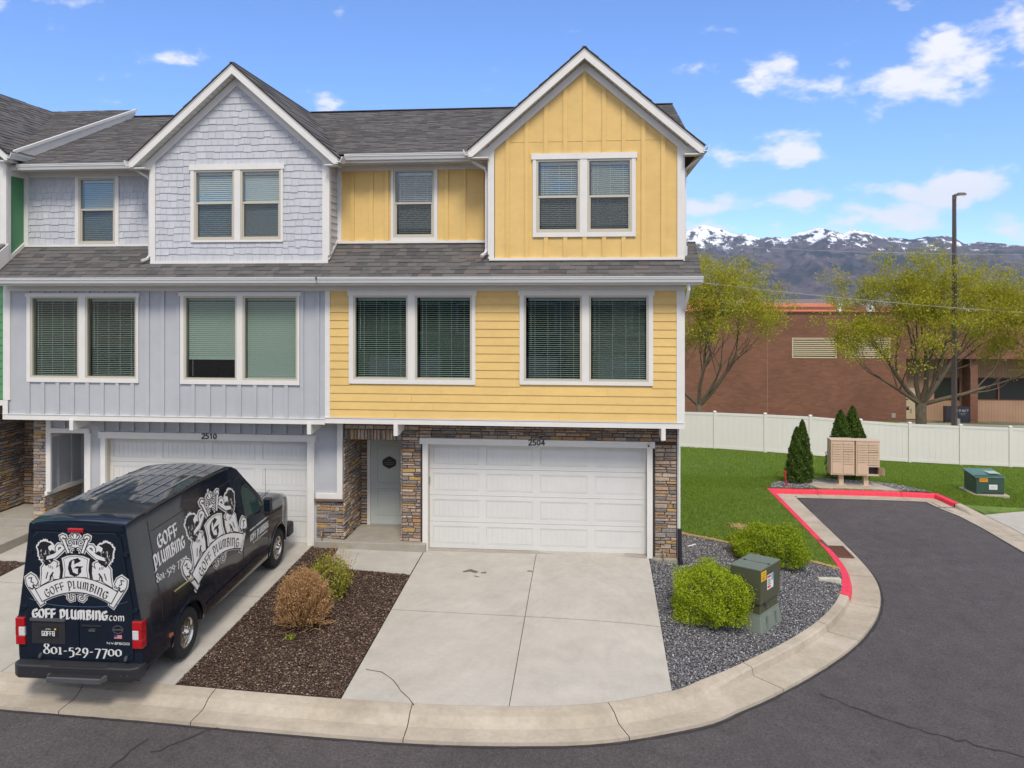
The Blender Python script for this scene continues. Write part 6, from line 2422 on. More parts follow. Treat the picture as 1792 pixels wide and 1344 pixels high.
class Canvas:
    """flat vinyl print laid on a surface; mp(x, y, off) -> 3D point in the van's frame"""
    def __init__(s, mp, step=.0007):
        s.mp, s.n, s.step = mp, 0, step
        s.parts = {}

    def poly(s, pts, m, layer, key, sub=1):
        s.n += 1
        off = layer * s.step + (s.n % 30) * .00002
        s.parts.setdefault((key, m.name), MB()).face([s.mp(x, y, off) for x, y in pts])

    def strip(s, pts, w, m, layer, key, closed=False):
        """constant width line with mitred joins"""
        P = [Vector(p) for p in pts]
        n = len(P)
        L, R = [], []
        for i in range(n):
            a = P[i - 1] if (i or closed) else None
            b = P[(i + 1) % n] if (i < n - 1 or closed) else None
            d1 = (P[i] - a).normalized() if a is not None else None
            d2 = (b - P[i]).normalized() if b is not None else None
            d1 = d1 if d1 is not None else d2
            d2 = d2 if d2 is not None else d1
            n1, n2 = Vector((-d1.y, d1.x)), Vector((-d2.y, d2.x))
            mm = (n1 + n2)
            mm = mm.normalized() if mm.length > 1e-4 else n1
            k = w / 2 / max(.5, mm.dot(n1))
            L.append(P[i] + mm * k)
            R.append(P[i] - mm * k)
        cnt = n if closed else n - 1
        for i in range(cnt):
            j = (i + 1) % n
            s.poly([R[i], R[j], L[j], L[i]], m, layer, key)

    def nib(s, pts, w, ang, m, layer, key):
        v = Vector((math.cos(ang), math.sin(ang))) * w / 2
        for i in range(len(pts) - 1):
            a, b = Vector(pts[i]), Vector(pts[i + 1])
            d = (b - a).normalized()
            c = abs(d.x * v.y - d.y * v.x) / (w / 2)
            vv = v
            if c < .35:
                nn = Vector((-d.y, d.x)) * w * .17
                vv = v * .5 + nn
            s.poly([a - vv, b - vv, b + vv, a + vv], m, layer, key)

    def text(s, txt, x, y, h, m, layer, key, w=.20, ang=math.radians(35), sx=1.0, tr=None, gap=.06):
        for ic, ch in enumerate(txt):
            if key == 'lettering' or isinstance(key, tuple):
                key = ('lettering', x)
            adv, st = GL[ch]
            for k in st:
                pts = [(x + p[0] * h * sx, y + p[1] * h) for p in k]
                if tr:
                    pts = [tr(*p) for p in pts]
                s.nib(pts, w * h, ang if not tr else ang + tr_ang(tr, x, y), m, layer, key)
            x += (adv + gap) * h * sx
        return x

    def width(s, txt, h, sx=1.0, gap=.06):
        return sum((GL[c][0] + gap) * h * sx for c in txt)

    def outline(s, poly, m_in, layer, key, e1, e2):
        """white halo, black rim, then the shape"""
        s.strip(poly, e1 * 2, DECAL, layer, key, True)
        s.strip(poly, e2 * 2, DECALK, layer + 2, key, True)
        s.fan(poly, m_in, layer + 4, key)

    def fan(s, poly, m, layer, key):
        bm = bmesh.new()
        vs_ = [bm.verts.new((p[0], p[1], 0)) for p in poly]
        f = bm.faces.new(vs_)
        r = bmesh.ops.triangulate(bm, faces=[f])
        s.n += 1
        off = layer * s.step + (s.n % 30) * .00002
        mbb = s.parts.setdefault((key, m.name), MB())
        for q in bm.faces:
            mbb.face([s.mp(v.co.x, v.co.y, off) for v in q.verts])
        bm.free()

    def flush(s, parent):
        for (key, mn), mbb in s.parts.items():
            mbb.build(key[0] if isinstance(key, tuple) else key, MATS[mn], parent)


def tr_ang(tr, x, y):
    a, b = tr(x, y), tr(x + .01, y)
    return math.atan2(b[1] - a[1], b[0] - a[0])


def crest(cv, key='crest_print'):
    """heraldic plumbing crest: lions, shield with G, wrenches, crown, ribbon. canvas units: photo crop, centre 0"""
    U = 1.0
    halo, rim = 26, 11
    mir = lambda pts: [(-x, y) for x, y in pts][::-1]
    both = lambda pts: (pts, mir(pts))
    A = cv
    # lion bodies
    bodyp = [(-500, -640), (-440, -560), (-330, -530), (-270, -560), (-290, -640), (-345, -720), (-400, -830), (-520, -900), (-500, -740)]
    leg2 = [(-350, -690), (-240, -600), (-232, -700), (-250, -800), (-330, -800)]
    arm = [(-430, -520), (-300, -490), (-200, -400), (-150, -340), (-190, -330), (-240, -370), (-310, -430), (-420, -470)]
    paw = [(-290, -400), (-285, -330), (-250, -290), (-200, -290), (-165, -330), (-190, -340), (-225, -325), (-250, -340), (-255, -390)]
    mane = []
    rm = random.Random(12)
    for k in range(64):
        t = 2 * PI * k / 64
        r = .97 + .05 * math.sin(3 * t) + .04 * math.sin(7 * t + 1) + rm.uniform(-.07, .06)
        mane.append((-425 + 125 * r * math.cos(t), -420 + 175 * r * math.sin(t) - 22 * math.cos(t)))
    for shp in (bodyp, leg2, arm, paw):
        for p in both(shp):
            A.strip(p, halo * 2, DECAL, 1, key, True)
    for p in both(mane):
        A.strip(p, halo * 1.7, DECAL, 1, key, True)
    # shield
    shield = [(-205, -490), (-110, -452), (0, -440), (110, -452), (205, -490), (192, -560), (182, -660), (200, -780), (-200, -780), (-182, -660), (-192, -560)]
    A.strip(shield, halo * 2.4, DECALK, 3, key, True)
    for shp in (bodyp, leg2):
        for p in both(shp):
            A.strip(p, rim * 2, DECALK, 4, key, True)
            A.fan(p, DECAL, 5, key)
    for p in both(mane):
        A.fan(p, DECALK, 6, key)
    rr = random.Random(4)
    for s in (-1, 1):
        # face and fur flecks
        face = [(-395, -330), (-350, -300), (-305, -300), (-296, -330), (-325, -345), (-300, -365), (-320, -385), (-345, -370), (-365, -395), (-390, -370)]
        A.fan([(s * -1 * -x, y) for x, y in face] if s > 0 else [(-x, y) for x, y in face][::-1], DECAL, 7, key)
        for k in range(20):
            x, y = -430 + rr.uniform(-75, 60), -430 + rr.uniform(-120, 70)
            a = rr.uniform(-2.2, -1.0)
            l, w = rr.uniform(18, 46), rr.uniform(3, 6)
            d = Vector((math.cos(a), math.sin(a)))
            n = Vector((-d.y, d.x)) * w
            p = [(x - n.x, y - n.y), (x + d.x * l, y + d.y * l), (x + n.x, y + n.y)]
            A.poly(p if s > 0 else [(-q[0], q[1]) for q in p][::-1], DECAL, 7, key)
        f2 = lambda P: P if s > 0 else [(-q[0], q[1]) for q in P][::-1]
        for shp in (arm, paw):
            A.strip(f2(shp), rim * 2, DECALK, 7, key, True)
            A.fan(f2(shp), DECAL, 8, key)
        for k in range(3):
            A.strip(f2([(-400 + k * 26, -595 - k * 8), (-388 + k * 26, -640 - k * 6)]), 9, DECALK, 8, key)
        A.strip(f2([(-410, -700), (-440, -800)]), 14, DECALK, 8, key)
        A.strip(f2([(-330, -700), (-372, -760), (-380, -820)]), 22, DECALK, 8, key)
        # dark bands between lions and shield
        A.strip(f2([(-225, -560), (-210, -700), (-222, -800)]), 24, DECALK, 6, key)
        # wrench
        wr = [(-188, -225), (-158, -205), (-85, -405), (-112, -418)]
        jaw = [(-205, -215), (-215, -170), (-180, -150), (-140, -165), (-132, -200), (-160, -195), (-172, -180), (-188, -190), (-178, -222)]
        for shp in (wr, jaw):
            A.strip(f2(shp), halo * 2, DECAL, 1, key, True)
        for shp in (wr, jaw):
            A.strip(f2(shp), rim * 2.4, DECALK, 9, key, True)
            A.fan(f2(shp), DECAL, 10, key)
        # scrollwork
        curl = [(-70, -210), (-105, -225), (-118, -258), (-98, -290), (-64, -288), (-56, -262), (-78, -250)]
        curl2 = [(-20, -345), (-55, -350), (-78, -378), (-66, -408), (-42, -410)]
        for c in (curl, curl2):
            A.strip(f2(c), 56, DECAL, 1, key)
            A.strip(f2(c), 38, DECALK, 2.5, key)
            A.strip(f2(c), 14, DECAL, 4.5, key)
        # crown petals
        for pet in ([(-8, -205), (-26, -150), (0, -115), (0, -205)], [(-30, -205), (-62, -165), (-48, -150), (-26, -180), (-14, -205)]):
            A.strip(f2(pet), halo * 2, DECAL, 1, key, True)
            A.strip(f2(pet), rim * 2.2, DECALK, 9, key, True)
            A.fan(f2(pet), DECAL, 10, key)
        # ribbon ends
        tail = [(-735, -790), (-660, -735), (-600, -772), (-560, -850), (-590, -900), (-625, -880), (-640, -920), (-600, -960), (-575, -950), (-480, -1118), (-478, -1160), (-530, -1195), (-700, -930), (-725, -880)]
        A.strip(f2(tail), halo * 2, DECAL, 1, key, True)
        A.strip(f2(tail), rim * 2.2, DECALK, 9, key, True)
        A.fan(f2(tail), DECAL, 10, key)
        A.strip(f2([(-700, -800), (-650, -790), (-660, -850), (-620, -870)]), 16, DECALK, 11, key)
        A.strip(f2([(-690, -930), (-650, -960), (-615, -930), (-640, -900)]), 20, DECALK, 11, key)
        # bottom flourish
        fl_ = [(-170, -1010), (-115, -1020), (-125, -1075), (-90, -1110), (-45, -1095), (-40, -1050), (-75, -1040)]
        A.strip(f2(fl_), 60, DECAL, 1, key)
        A.strip(f2(fl_), 42, DECALK, 2.5, key)
        A.strip(f2(fl_), 16, DECAL, 4.5, key)
    A.fan(shield, DECAL, 6.5, key)
    inner = [(x * .86, -615 + (y + 615) * .90) for x, y in shield]
    A.strip(inner, 7, DECALK, 7.5, key, True)
    A.strip([(-40, -300), (0, -318), (40, -300)], 30, DECAL, 4.5, key)
    A.strip([(0, -225), (0, -300)], 16, DECAL, 4.5, key)
    # big G
    A.text('G', -112, -745, 250, DECALK, 8.5, key, w=.235)
    # ribbon
    top = lambda t: (t * 590, -768 - 195 * abs(t) ** 1.9)
    bot = lambda t: (t * 500, -978 - 150 * abs(t) ** 1.9)
    N_ = 20
    ts = [-1 + 2 * k / N_ for k in range(N_ + 1)]
    ring = [top(t) for t in ts] + [bot(t) for t in reversed(ts)]
    A.strip(ring, halo * 2, DECAL, 1, key, True)
    A.strip(ring, rim * 2.4, DECALK, 11.5, key, True)
    mixp = lambda t, f: (bot(t)[0] + (top(t)[0] - bot(t)[0]) * f, bot(t)[1] + (top(t)[1] - bot(t)[1]) * f)
    for a, b in zip(ts, ts[1:]):
        for q in range(5):
            f, g = q / 5, (q + 1) / 5
            A.poly([mixp(a, f), mixp(b, f), mixp(b, g), mixp(a, g)], DECAL, 12.5, key)
    txt = 'GOFF PLUMBING'
    h = 108
    wtx = A.width(txt, h, gap=.10)
    sxx = 960 / wtx
    def tr(x, y):
        t = x / 500.0
        mx_ = (top(t)[0] + bot(t)[0]) / 2
        yy = -873 - 172 * abs(t) ** 1.9
        sl = -172 * 1.9 * abs(t) ** .9 / 500 * (1 if t > 0 else -1)
        return (x * .96 - (y) * sl * .8, yy + y)
    x = -480
    for ch in txt:
        adv, st = GL[ch]
        for k in st:
            pts = [tr(x + p[0] * h * sxx, (p[1] - .5) * h) for p in k]
            A.nib(pts, .19 * h, math.radians(35) + tr_ang(tr, x, 0), DECALK, 13.5, key)
        x += (adv + .10) * h * sxx


# rear crest: photo crop units -> metres on the doors
RS = .00106
cv = Canvas(lambda x, y, o: (-.02 + x * RS, -.0205 - o, 2.52 + (y + 85) * RS * .96))
crest(cv)
t = 'GOFF PLUMBING'
wd = cv.width(t, .155)
k = 1.30 / wd
x = cv.text(t, -.74, 1.235, .135, DECAL, 1, 'lettering', w=.25, sx=k * 1.12) if False else None
cv.flush(VAN_T)
cv = Canvas(lambda x, y, o: (x, -.0205 - o, y))
h = .135
sx = 1.17 / cv.width(t, h)
xe = cv.text(t, -.72, 1.20, h, DECAL, 1, 'lettering', w=.31, sx=sx)
cv.text('.com', xe - .02, 1.195, .125, DECAL, 1, 'lettering', w=.15, sx=1.0)
h = .155
num = '801-529-7700'
sx = 1.22 / cv.width(num, h)
cv.text(num, -.56, .665, h, DECAL, 1, 'lettering', w=.19, ang=math.radians(8), sx=sx)
# maker's badge: ring with bar, model plate, small flag
ring = [(.60 + .075 * math.cos(a), 1.065 + .058 * math.sin(a)) for a in [2 * PI * q / 20 for q in range(20)]]
cv.strip(ring, .014, CHROME, 1, 'badge', True)
cv.strip([(.515, 1.065), (.685, 1.065)], .022, CHROME, 2, 'badge')
fl_w = mat('flag_white', (.55, .5, .5), .5)
fl_r = mat('flag_red', (.5, .04, .05), .5)
fl_b = mat('flag_blue', (.03, .05, .2), .5)
for q in range(7):
    cv.poly([(.54, .93 + q * .008), (.66, .93 + q * .008), (.66, .938 + q * .008), (.54, .938 + q * .008)], fl_r if q % 2 == 0 else fl_w, 1, 'flag_sticker')
cv.poly([(.54, .954), (.59, .954), (.59, .986), (.54, .986)], fl_b, 2, 'flag_sticker')
BLK = {'N': [[(0, 0), (0, 1), (1, 0), (1, 1)]], 'V': [[(0, 1), (.5, 0), (1, 1)]], '2': [[(0, 1), (1, 1), (1, .5), (0, .5), (0, 0), (1, 0)]],
       '5': [[(1, 1), (0, 1), (0, .5), (1, .5), (1, 0), (0, 0)]], '0': [[(0, 0), (0, 1), (1, 1), (1, 0), (0, 0)]],
       'G': [[(1, 1), (0, 1), (0, 0), (1, 0), (1, .5), (.5, .5)]], 'O': [[(0, 0), (0, 1), (1, 1), (1, 0), (0, 0)]], 'F': [[(1, 1), (0, 1), (0, 0)], [(0, .5), (.8, .5)]],
       '8': [[(0, 0), (0, 1), (1, 1), (1, 0), (0, 0)], [(0, .5), (1, .5)]], 'U': [[(0, 1), (0, 0), (1, 0), (1, 1)]], 'T': [[(0, 1), (1, 1)], [(.5, 1), (.5, 0)]],
       'A': [[(0, 0), (0, 1), (1, 1), (1, 0)], [(0, .5), (1, .5)]], 'H': [[(0, 0), (0, 1)], [(1, 0), (1, 1)], [(0, .5), (1, .5)]]}


def block(cv, txt, x, y, w, h, gap, lw, m, key):
    for ch in txt:
        for st in BLK.get(ch, []):
            cv.strip([(x + p[0] * w, y + p[1] * h) for p in st], lw, m, 1, key)
        x += w + gap


block(cv, 'NV2500', .43, .845, .040, .028, .020, .007, DECAL, 'model_badge')
cv.flush(VAN_T)
cvp = Canvas(lambda x, y, o: (x, -.035 - o, y))
block(cvp, 'GOFF8', -.565, .945, .028, .062, .013, .012, DECAL, 'plate_lettering')
block(cvp, 'UTAH', -.505, 1.035, .012, .015, .008, .004, DECAL, 'plate_lettering')
cvp.poly([(-.375, 1.03), (-.345, 1.03), (-.345, 1.055), (-.375, 1.055)], YELS, 1, 'plate_lettering')
cvp.flush(VAN_T)
# right side prints
sideplane = lambda y, z, o: (hw(z, max(.3, y)) + .0035 + o, y, z)
cv = Canvas(sideplane)
SS = .00168
cvs = Canvas(lambda x, y, o: sideplane(2.13 + x * SS, 2.42 + (y + 90) * .00128, o), .0013)
crest(cvs)
cvs.flush(VAN_T)
h = .20
cv.text('GOFF', .33, 2.02, h, DECAL, 1, 'lettering', w=.24, sx=.62 / cv.width('GOFF', h))
cv.text('PLUMBING', .15, 1.78, h * .95, DECAL, 1, 'lettering', w=.24, sx=.96 / cv.width('PLUMBING', h * .95))
cv.text(num, .15, 1.56, .125, DECAL, 1, 'lettering', w=.19, ang=math.radians(8), sx=.95 / cv.width(num, .125))
cv.text('GOFF PLUMBING', 3.42, 1.05, .13, DECAL, 1, 'lettering', w=.24, sx=.92 / cv.width('GOFF PLUMBING', .13))
for (a, b, z) in ((3.45, 3.72, 1.245), (3.76, 4.32, 1.245), (3.55, 3.62, .975), (3.66, 3.86, .975), (3.90, 4.27, .975)):
    # two lines of lettering too small to read in the photo: dashes of uneven height
    x = a
    while x < b:
        w_ = random.uniform(.012, .022)
        hh = random.uniform(.020, .036)
        cv.poly([(x, z), (x + w_, z), (x + w_, z + hh), (x, z + hh)], DECAL, 1, ('small_lettering', a))
        x += w_ + .008
cv.flush(VAN_T)

VAN_MODE[0] = False
VY_R += .35
VY_F += .35
# place: tilt with the driveway, slight heading
zr0, zf0 = G(VG[0], VG[1] + VY_R), G(VG[0], VG[1] + VY_F)
pitch = math.atan2(zf0 - zr0, VY_F - VY_R)
VAN_T.rotation_euler = (pitch, 0, math.radians(.8))
VAN_T.location = (VG[0], VG[1], zr0 - VY_R * math.tan(pitch) + .004)

# ------------------------------------------------------------------ plants
def leaf_quads(name, c, size, m, parent, flat=.0, aspect=.55, up=None):
    """one leaf = one folded quad pair (2 tris); c (n,3) centres"""
    n = len(c)
    a = RNG.normal(0, 1, (n, 3))
    a /= np.linalg.norm(a, axis=1)[:, None]
    if up is not None:
        a = a * (1 - up) + np.array((0, 0, 1)) * up
        a /= np.linalg.norm(a, axis=1)[:, None]
    b = RNG.normal(0, 1, (n, 3))
    b -= (b * a).sum(1)[:, None] * a
    b /= np.linalg.norm(b, axis=1)[:, None]
    s = (size * RNG.uniform(.6, 1.3, n))[:, None]
    p0 = c - a * s * .5
    p1 = c + b * s * aspect * .5
    p2 = c + a * s * .5
    p3 = c - b * s * aspect * .5
    off = ORG.get(parent, Vector((0, 0, 0)))
    vv = np.stack([p0, p1, p2, p3], 1).reshape(-1, 3) - np.array(off)
    ff = np.arange(n * 4).reshape(-1, 4)
    return np_mesh(name, vv, ff, m, parent)


def bush(label, cx, cy, rx, ry, rz, cz, n, size, m, cat='shrub', seed=1, squarish=.8, group=None, twig=True, shell=.55, name='round_shrub'):
    z0 = G(cx, cy)
    t = thing(name, label, cat, (cx, cy, z0), group)
    u = RNG.normal(0, 1, (n, 3))
    u /= np.linalg.norm(u, axis=1)[:, None]
    # lumpy radius
    ph = RNG.uniform(0, 6.28, 8)
    lump = 1 + .07 * np.sin(3 * u[:, 0] * 3 + ph[0]) + .045 * np.sin(u[:, 0] * 27 + u[:, 2] * 23 + ph[4]) * np.sin(u[:, 1] * 25 + u[:, 2] * 9 + ph[5]) + .06 * np.sin(u[:, 1] * 8 + ph[1]) + .07 * np.sin(u[:, 2] * 7 + u[:, 0] * 5 + ph[2]) + .05 * np.sin(u[:, 0] * 15 + u[:, 1] * 13 + ph[3])
    r = (RNG.uniform(0, 1, n) ** .35 * (1 - shell) + shell) * lump * (1 + RNG.normal(0, .03, n) + (RNG.uniform(0, 1, n) < .008) * RNG.uniform(0, .10, n))
    # superellipsoid: slightly flattened sides
    k = (np.abs(u[:, 0]) ** (2 / squarish) + np.abs(u[:, 1]) ** (2 / squarish) + np.abs(u[:, 2]) ** (2 / squarish)) ** (-squarish / 2)
    p = u * (r * k)[:, None] * np.array((rx, ry, rz)) + np.array((cx, cy, cz))
    p = p[p[:, 2] > z0 + .05]
    leaf_quads('foliage', p, size, m, t, aspect=.6)
    if twig:
        mb = MB()
        rr = random.Random(seed)
        for k in range(60):
            a = rr.uniform(0, 2 * PI)
            b = rr.uniform(.1, 1)
            e = Vector((cx + rx * b * math.cos(a) * .85, cy + ry * b * math.sin(a) * .85, cz + rz * math.sqrt(max(0, 1 - b * b)) * .85))
            s = Vector((cx + rr.uniform(-.08, .08), cy + rr.uniform(-.08, .08), z0))
            mid = (s + e) / 2 + Vector((rr.uniform(-.05, .05), rr.uniform(-.05, .05), -.03))
            mb.tube([s, mid, e], [.012, .008, .003], 4, False)
        mb.build('twigs', TWIG, t)
    return t


bush('large round bright green shrub left of the olive utility cabinet', 2.24, -2.62, .68, .68, .58, .07, 38000, .034, LEAF_B, seed=2, shell=.55, group='round green shrubs by the utility cabinet')
bush('wide darker green shrub behind the olive utility cabinet by the lawn', 4.14, 1.10, .82, .78, .52, -.12, 34000, .040, LEAF_B2, seed=3, shell=.55, group='round green shrubs by the utility cabinet')


def dry_shrub(label, cx, cy, rx, rz, n, seed):
    z0 = G(cx, cy)
    t = thing('dry_shrub', label, 'shrub', (cx, cy, z0))
    rr = random.Random(seed)
    mb = MB()
    tips = []
    for k in range(n):
        a = rr.uniform(0, 2 * PI)
        b = rr.uniform(0, 1) ** .6
        lum = rr.uniform(.8, 1.04)
        e = Vector((cx + rx * b * math.cos(a) * lum, cy + rx * b * math.sin(a) * lum, z0 + rz * .42 + rz * .58 * math.sqrt(max(0, 1 - b * b)) * lum - (.10 if b > .9 else 0) + rr.uniform(-.34, .02) * b * rz))
        s = Vector((cx + (e.x - cx) * .45 + rr.uniform(-.05, .05), cy + (e.y - cy) * .45 + rr.uniform(-.05, .05), z0 + (e.z - z0) * rr.uniform(.25, .5)))
        mb.tube([s, (s + e) / 2 + Vector((rr.uniform(-.03, .03), rr.uniform(-.03, .03), rr.uniform(-.02, .02))), e], [.009, .007, .0035], 3, False)
        tips.append(e)
        d = (e - s).normalized()
        for q in range(2):
            dd = (d + Vector((rr.uniform(-.8, .8), rr.uniform(-.8, .8), rr.uniform(-.2, .8)))).normalized()
            st = s + (e - s) * rr.uniform(.5, .9)
            mb.tube([st, st + dd * rr.uniform(.05, .11)], [.006, .003], 3, False)
            tips.append(st + dd * .08)
    for k in range(14):
        a = rr.uniform(0, 2 * PI)
        mb.tube([(cx, cy, z0), (cx + rx * .5 * math.cos(a), cy + rx * .5 * math.sin(a), z0 + rz * .5)], [.014, .006], 4, False)
    mb.build('twigs', STRAW, t)
    tp = np.array([tuple(v) for v in tips])
    tp = np.repeat(tp, 3, 0) + RNG.normal(0, .02, (len(tips) * 3, 3))
    leaf_quads('dry_leaves', tp, .036, STRAW, t, aspect=.35)


dry_shrub('dry tan brown ball of twigs in the dark mulch bed', -5.12, -4.10, .56, 1.04, 820, 4)
bush('sparse yellow green shrub in the mulch behind the dry brown one', -5.05, -2.86, .42, .38, .40, .26, 3200, .045, LEAF_Y, seed=6, shell=.25, name='sparse_shrub')
# taller bare shoots on the sparse shrub
sh = [o for o in bpy.data.objects if o.name.startswith('sparse_shrub')][0]
mb = MB()
rr = random.Random(8)
cs = []
for k in range(70):
    a, b = rr.uniform(0, 2 * PI), rr.uniform(0, .42)
    e = Vector((-4.98 + b * math.cos(a) * 1.2, -2.72 + b * math.sin(a), rr.uniform(.45, .92)))
    s = Vector((-4.98 + b * .4 * math.cos(a), -2.72 + b * .4 * math.sin(a), G(-4.98, -2.72)))
    mb.tube([s, e], [.006, .002], 3, False)
    for q in range(4):
        f = rr.uniform(.6, 1)
        cs.append(tuple(s + (e - s) * f + Vector((rr.uniform(-.03, .03),) * 3)))
mb.build('shoots', STRAW, sh)
leaf_quads('shoot_leaves', np.array(cs), .035, LEAF_Y, sh)
px_, py_ = pz(509, 1121, -.2)
bush('tiny green weed at the foot of the dry brown shrub', px_, py_, .09, .08, .06, G(px_, py_) + .04, 160, .035, LEAF_B, twig=False, cat='weed', name='weed')


def arborvitae(label, cx, cy, peaks, r, group=None, n=26000):
    z0 = G(cx, cy)
    t = thing('arborvitae', label, 'evergreen', (cx, cy, z0), group)
    P = []
    for (dx, dy, h, rr_) in peaks:
        k = int(n / len(peaks))
        f = RNG.uniform(0, 1, k) ** .8
        prof = np.where(f < .22, .78 + f, 1.0) * np.clip((1 - f), 0, 1) ** .62
        prof = prof / prof.max()
        a = RNG.uniform(0, 2 * PI, k)
        rad = prof * rr_ * (.55 + .45 * RNG.uniform(0, 1, k) ** .5) * (1 + .12 * np.sin(a * 5 + f * 22) + .08 * np.sin(a * 9 - f * 30))
        P.append(np.stack([cx + dx * (1 - .2 * f) + rad * np.cos(a), cy + dy + rad * np.sin(a), z0 + .06 + f * h], 1))
    leaf_quads('foliage', np.concatenate(P), .07, LEAF_C, t, aspect=.45, up=.35)
    mb = MB()
    for (dx, dy, h, rr_) in peaks:
        mb.tube([(cx + dx * .3, cy + dy * .3, z0 - .05), (cx + dx, cy + dy, z0 + h * .8)], [.05, .01], 6)
    mb.build('trunk', BARK, t)


arborvitae('small dark green arborvitae standing alone left of the mailboxes', 7.18, 10.6, [(-.13, 0, 1.88, .34), (.12, .05, 2.12, .34)], .5)
arborvitae('taller dark green arborvitae behind the mailboxes, left one of two', 8.93, 11.9, [(0, 0, 2.42, .50), (.2, .1, 2.2, .42)], .5, 'arborvitaes behind the mailboxes')
arborvitae('tallest dark green arborvitae behind the mailboxes, right one of two', 9.38, 12.0, [(0, 0, 2.58, .50), (.2, 0, 2.15, .45)], .5, 'arborvitaes behind the mailboxes')


def tree(label, cx, cy, zf, limbs, R, H_, trunk_r, seed, n_leaf=26000, group=None, lean=(0, 0)):
    """spreading deciduous tree in early leaf: trunk to zf, named limbs, crown envelope ellipsoid"""
    z0 = G(cx, cy)
    t = thing('deciduous_tree', label, 'tree', (cx, cy, z0), group)
    rr = random.Random(seed)
    mb = MB()
    mb.tube([(cx, cy, z0 - .3), (cx, cy, z0 + .25), (cx + .02, cy, (z0 + zf) / 2), (cx, cy, zf + .1)], [trunk_r * 1.45, trunk_r * 1.08, trunk_r * .96, trunk_r * .98], 12)
    tw = MB()
    tips = []
    zc = zf + (H_ - zf) * .50
    rz = (H_ - zf) * .56

    def inside(p, k=1.0):
        return ((p.x - cx) / R) ** 2 + ((p.y - cy) / R) ** 2 + ((p.z - zc) / rz) ** 2 < k

    def grow(p, d, L, r, lvl):
        segs_ = 3 if lvl < 3 else 2
        pts, rs = [p], [r]
        q = p.copy()
        dd = d.copy()
        for i in range(segs_):
            dd = (dd + Vector((rr.uniform(-.22, .22), rr.uniform(-.22, .22), rr.uniform(-.08, .16)))).normalized()
            q = q + dd * L / segs_
            pts.append(q.copy())
            rs.append(r * (1 - .42 * (i + 1) / segs_))
        (mb if lvl < 3 else tw).tube(pts, rs, 8 if lvl < 1 else (6 if lvl < 2 else (4 if lvl < 3 else 3)), False)
        if lvl >= 3:
            tips.append((pts[0] + q) / 2)
        if lvl >= 5 or (not inside(q, 1.08) and lvl > 1):
            tips.append(q)
            tips.append((q + pts[-2]) / 2)
            return
        kids = (4, 3, 3, 3, 3)[lvl] if lvl < 5 else 2
        for k in range(kids):
            f = rr.uniform(.45, 1.0) if k else 1.0
            i = min(segs_ - 1, int(f * segs_))
            s = pts[i] + (pts[i + 1] - pts[i]) * (f * segs_ - i) if f < 1 else q
            nd = (dd + Vector((rr.uniform(-.75, .75), rr.uniform(-.75, .75), rr.uniform(-.30, .55)))).normalized()
            if lvl >= 3:
                nd = (nd + Vector((0, 0, .15))).normalized()
            grow(s, nd, L * rr.uniform(.60, .80), rs[-1] * rr.uniform(.52, .74), lvl + 1)
    for (dx, dy, dz, L, r) in limbs:
        grow(Vector((cx, cy, zf)), Vector((dx, dy, dz)).normalized(), L, r, 0)
    mb.build('trunk', BARK, t, smooth=True)
    tw.build('twigs', TWIG, t)
    tp = np.array([tuple(v) for v in tips])
    k = max(1, int(n_leaf / len(tp)))
    tp = np.repeat(tp, k, 0) + RNG.normal(0, .19, (len(tp) * k, 3)) * np.array((1, 1, .8)) - np.array((0, 0, .05))
    leaf_quads('crown', tp, .125, LEAF_T, t, aspect=.5)
    return len(tips)


tree('spring tree with yellow green leaves behind the fence, next to the yellow house', 5.9, 27.0, -.3,
     [(-.8, .1, 1.0, 3.0, .10), (-.2, -.3, 1.2, 3.2, .11), (.25, .3, 1.2, 3.2, .10), (1.0, -.1, .85, 3.5, .12), (.5, -.5, 1.0, 2.8, .09), (-.7, .5, .8, 2.6, .08)], 5.2, 7.6, .17, 31, 36000, 'spring trees behind the fence')
tree('largest spring tree behind the fence, forking low beside the lamp post', 18.0, 28.0, -.2,
     [(-1.1, .1, .95, 3.2, .15), (-.4, .3, 1.2, 3.0, .15), (.2, -.2, 1.25, 3.0, .16), (1.1, .1, .85, 3.5, .16), (1.3, -.3, .40, 3.4, .13), (-1.0, -.5, .6, 2.9, .12), (.8, .6, 1.0, 3.2, .12), (.7, -.4, 1.1, 3.1, .11)], 6.8, 7.6, .29, 37, 58000, 'spring trees behind the fence')
tree('spring tree at the far right edge, mostly outside the photo', 26.6, 28.5, -.3,
     [(-.9, .1, 1.0, 2.9, .14), (-.2, .3, 1.2, 2.7, .14), (.3, -.2, 1.2, 2.7, .14), (1.0, .1, 1.0, 2.8, .13)], 5.2, 7.4, .26, 41, 44000, 'spring trees behind the fence')

# ------------------------------------------------------------------ utility cabinet on the gravel
a_, b_ = Vector((.50, .68, 0)).normalized(), Vector((-.85, .53, 0)).normalized()
LA, LB = .84, .58
Fc = Vector((3.09, -2.88, 0))


def cab(mb, ga, gb, z0, z1, flare=0.0):
    """box inset ga/gb from the lid outline"""
    def C(i, j, g, fl):
        return Fc + a_ * (LA * i + (g + -fl) * (1 - 2 * i)) + b_ * (LB * j + (g - fl) * (1 - 2 * j))
    lo = [C(0, 0, ga, flare), C(1, 0, ga, flare), C(1, 1, ga, flare), C(0, 1, ga, flare)]
    hi = [C(0, 0, ga, 0), C(1, 0, ga, 0), C(1, 1, ga, 0), C(0, 1, ga, 0)]
    mb.hexa([(p.x, p.y, z0) for p in lo] + [(p.x, p.y, z1) for p in hi])
    return mb


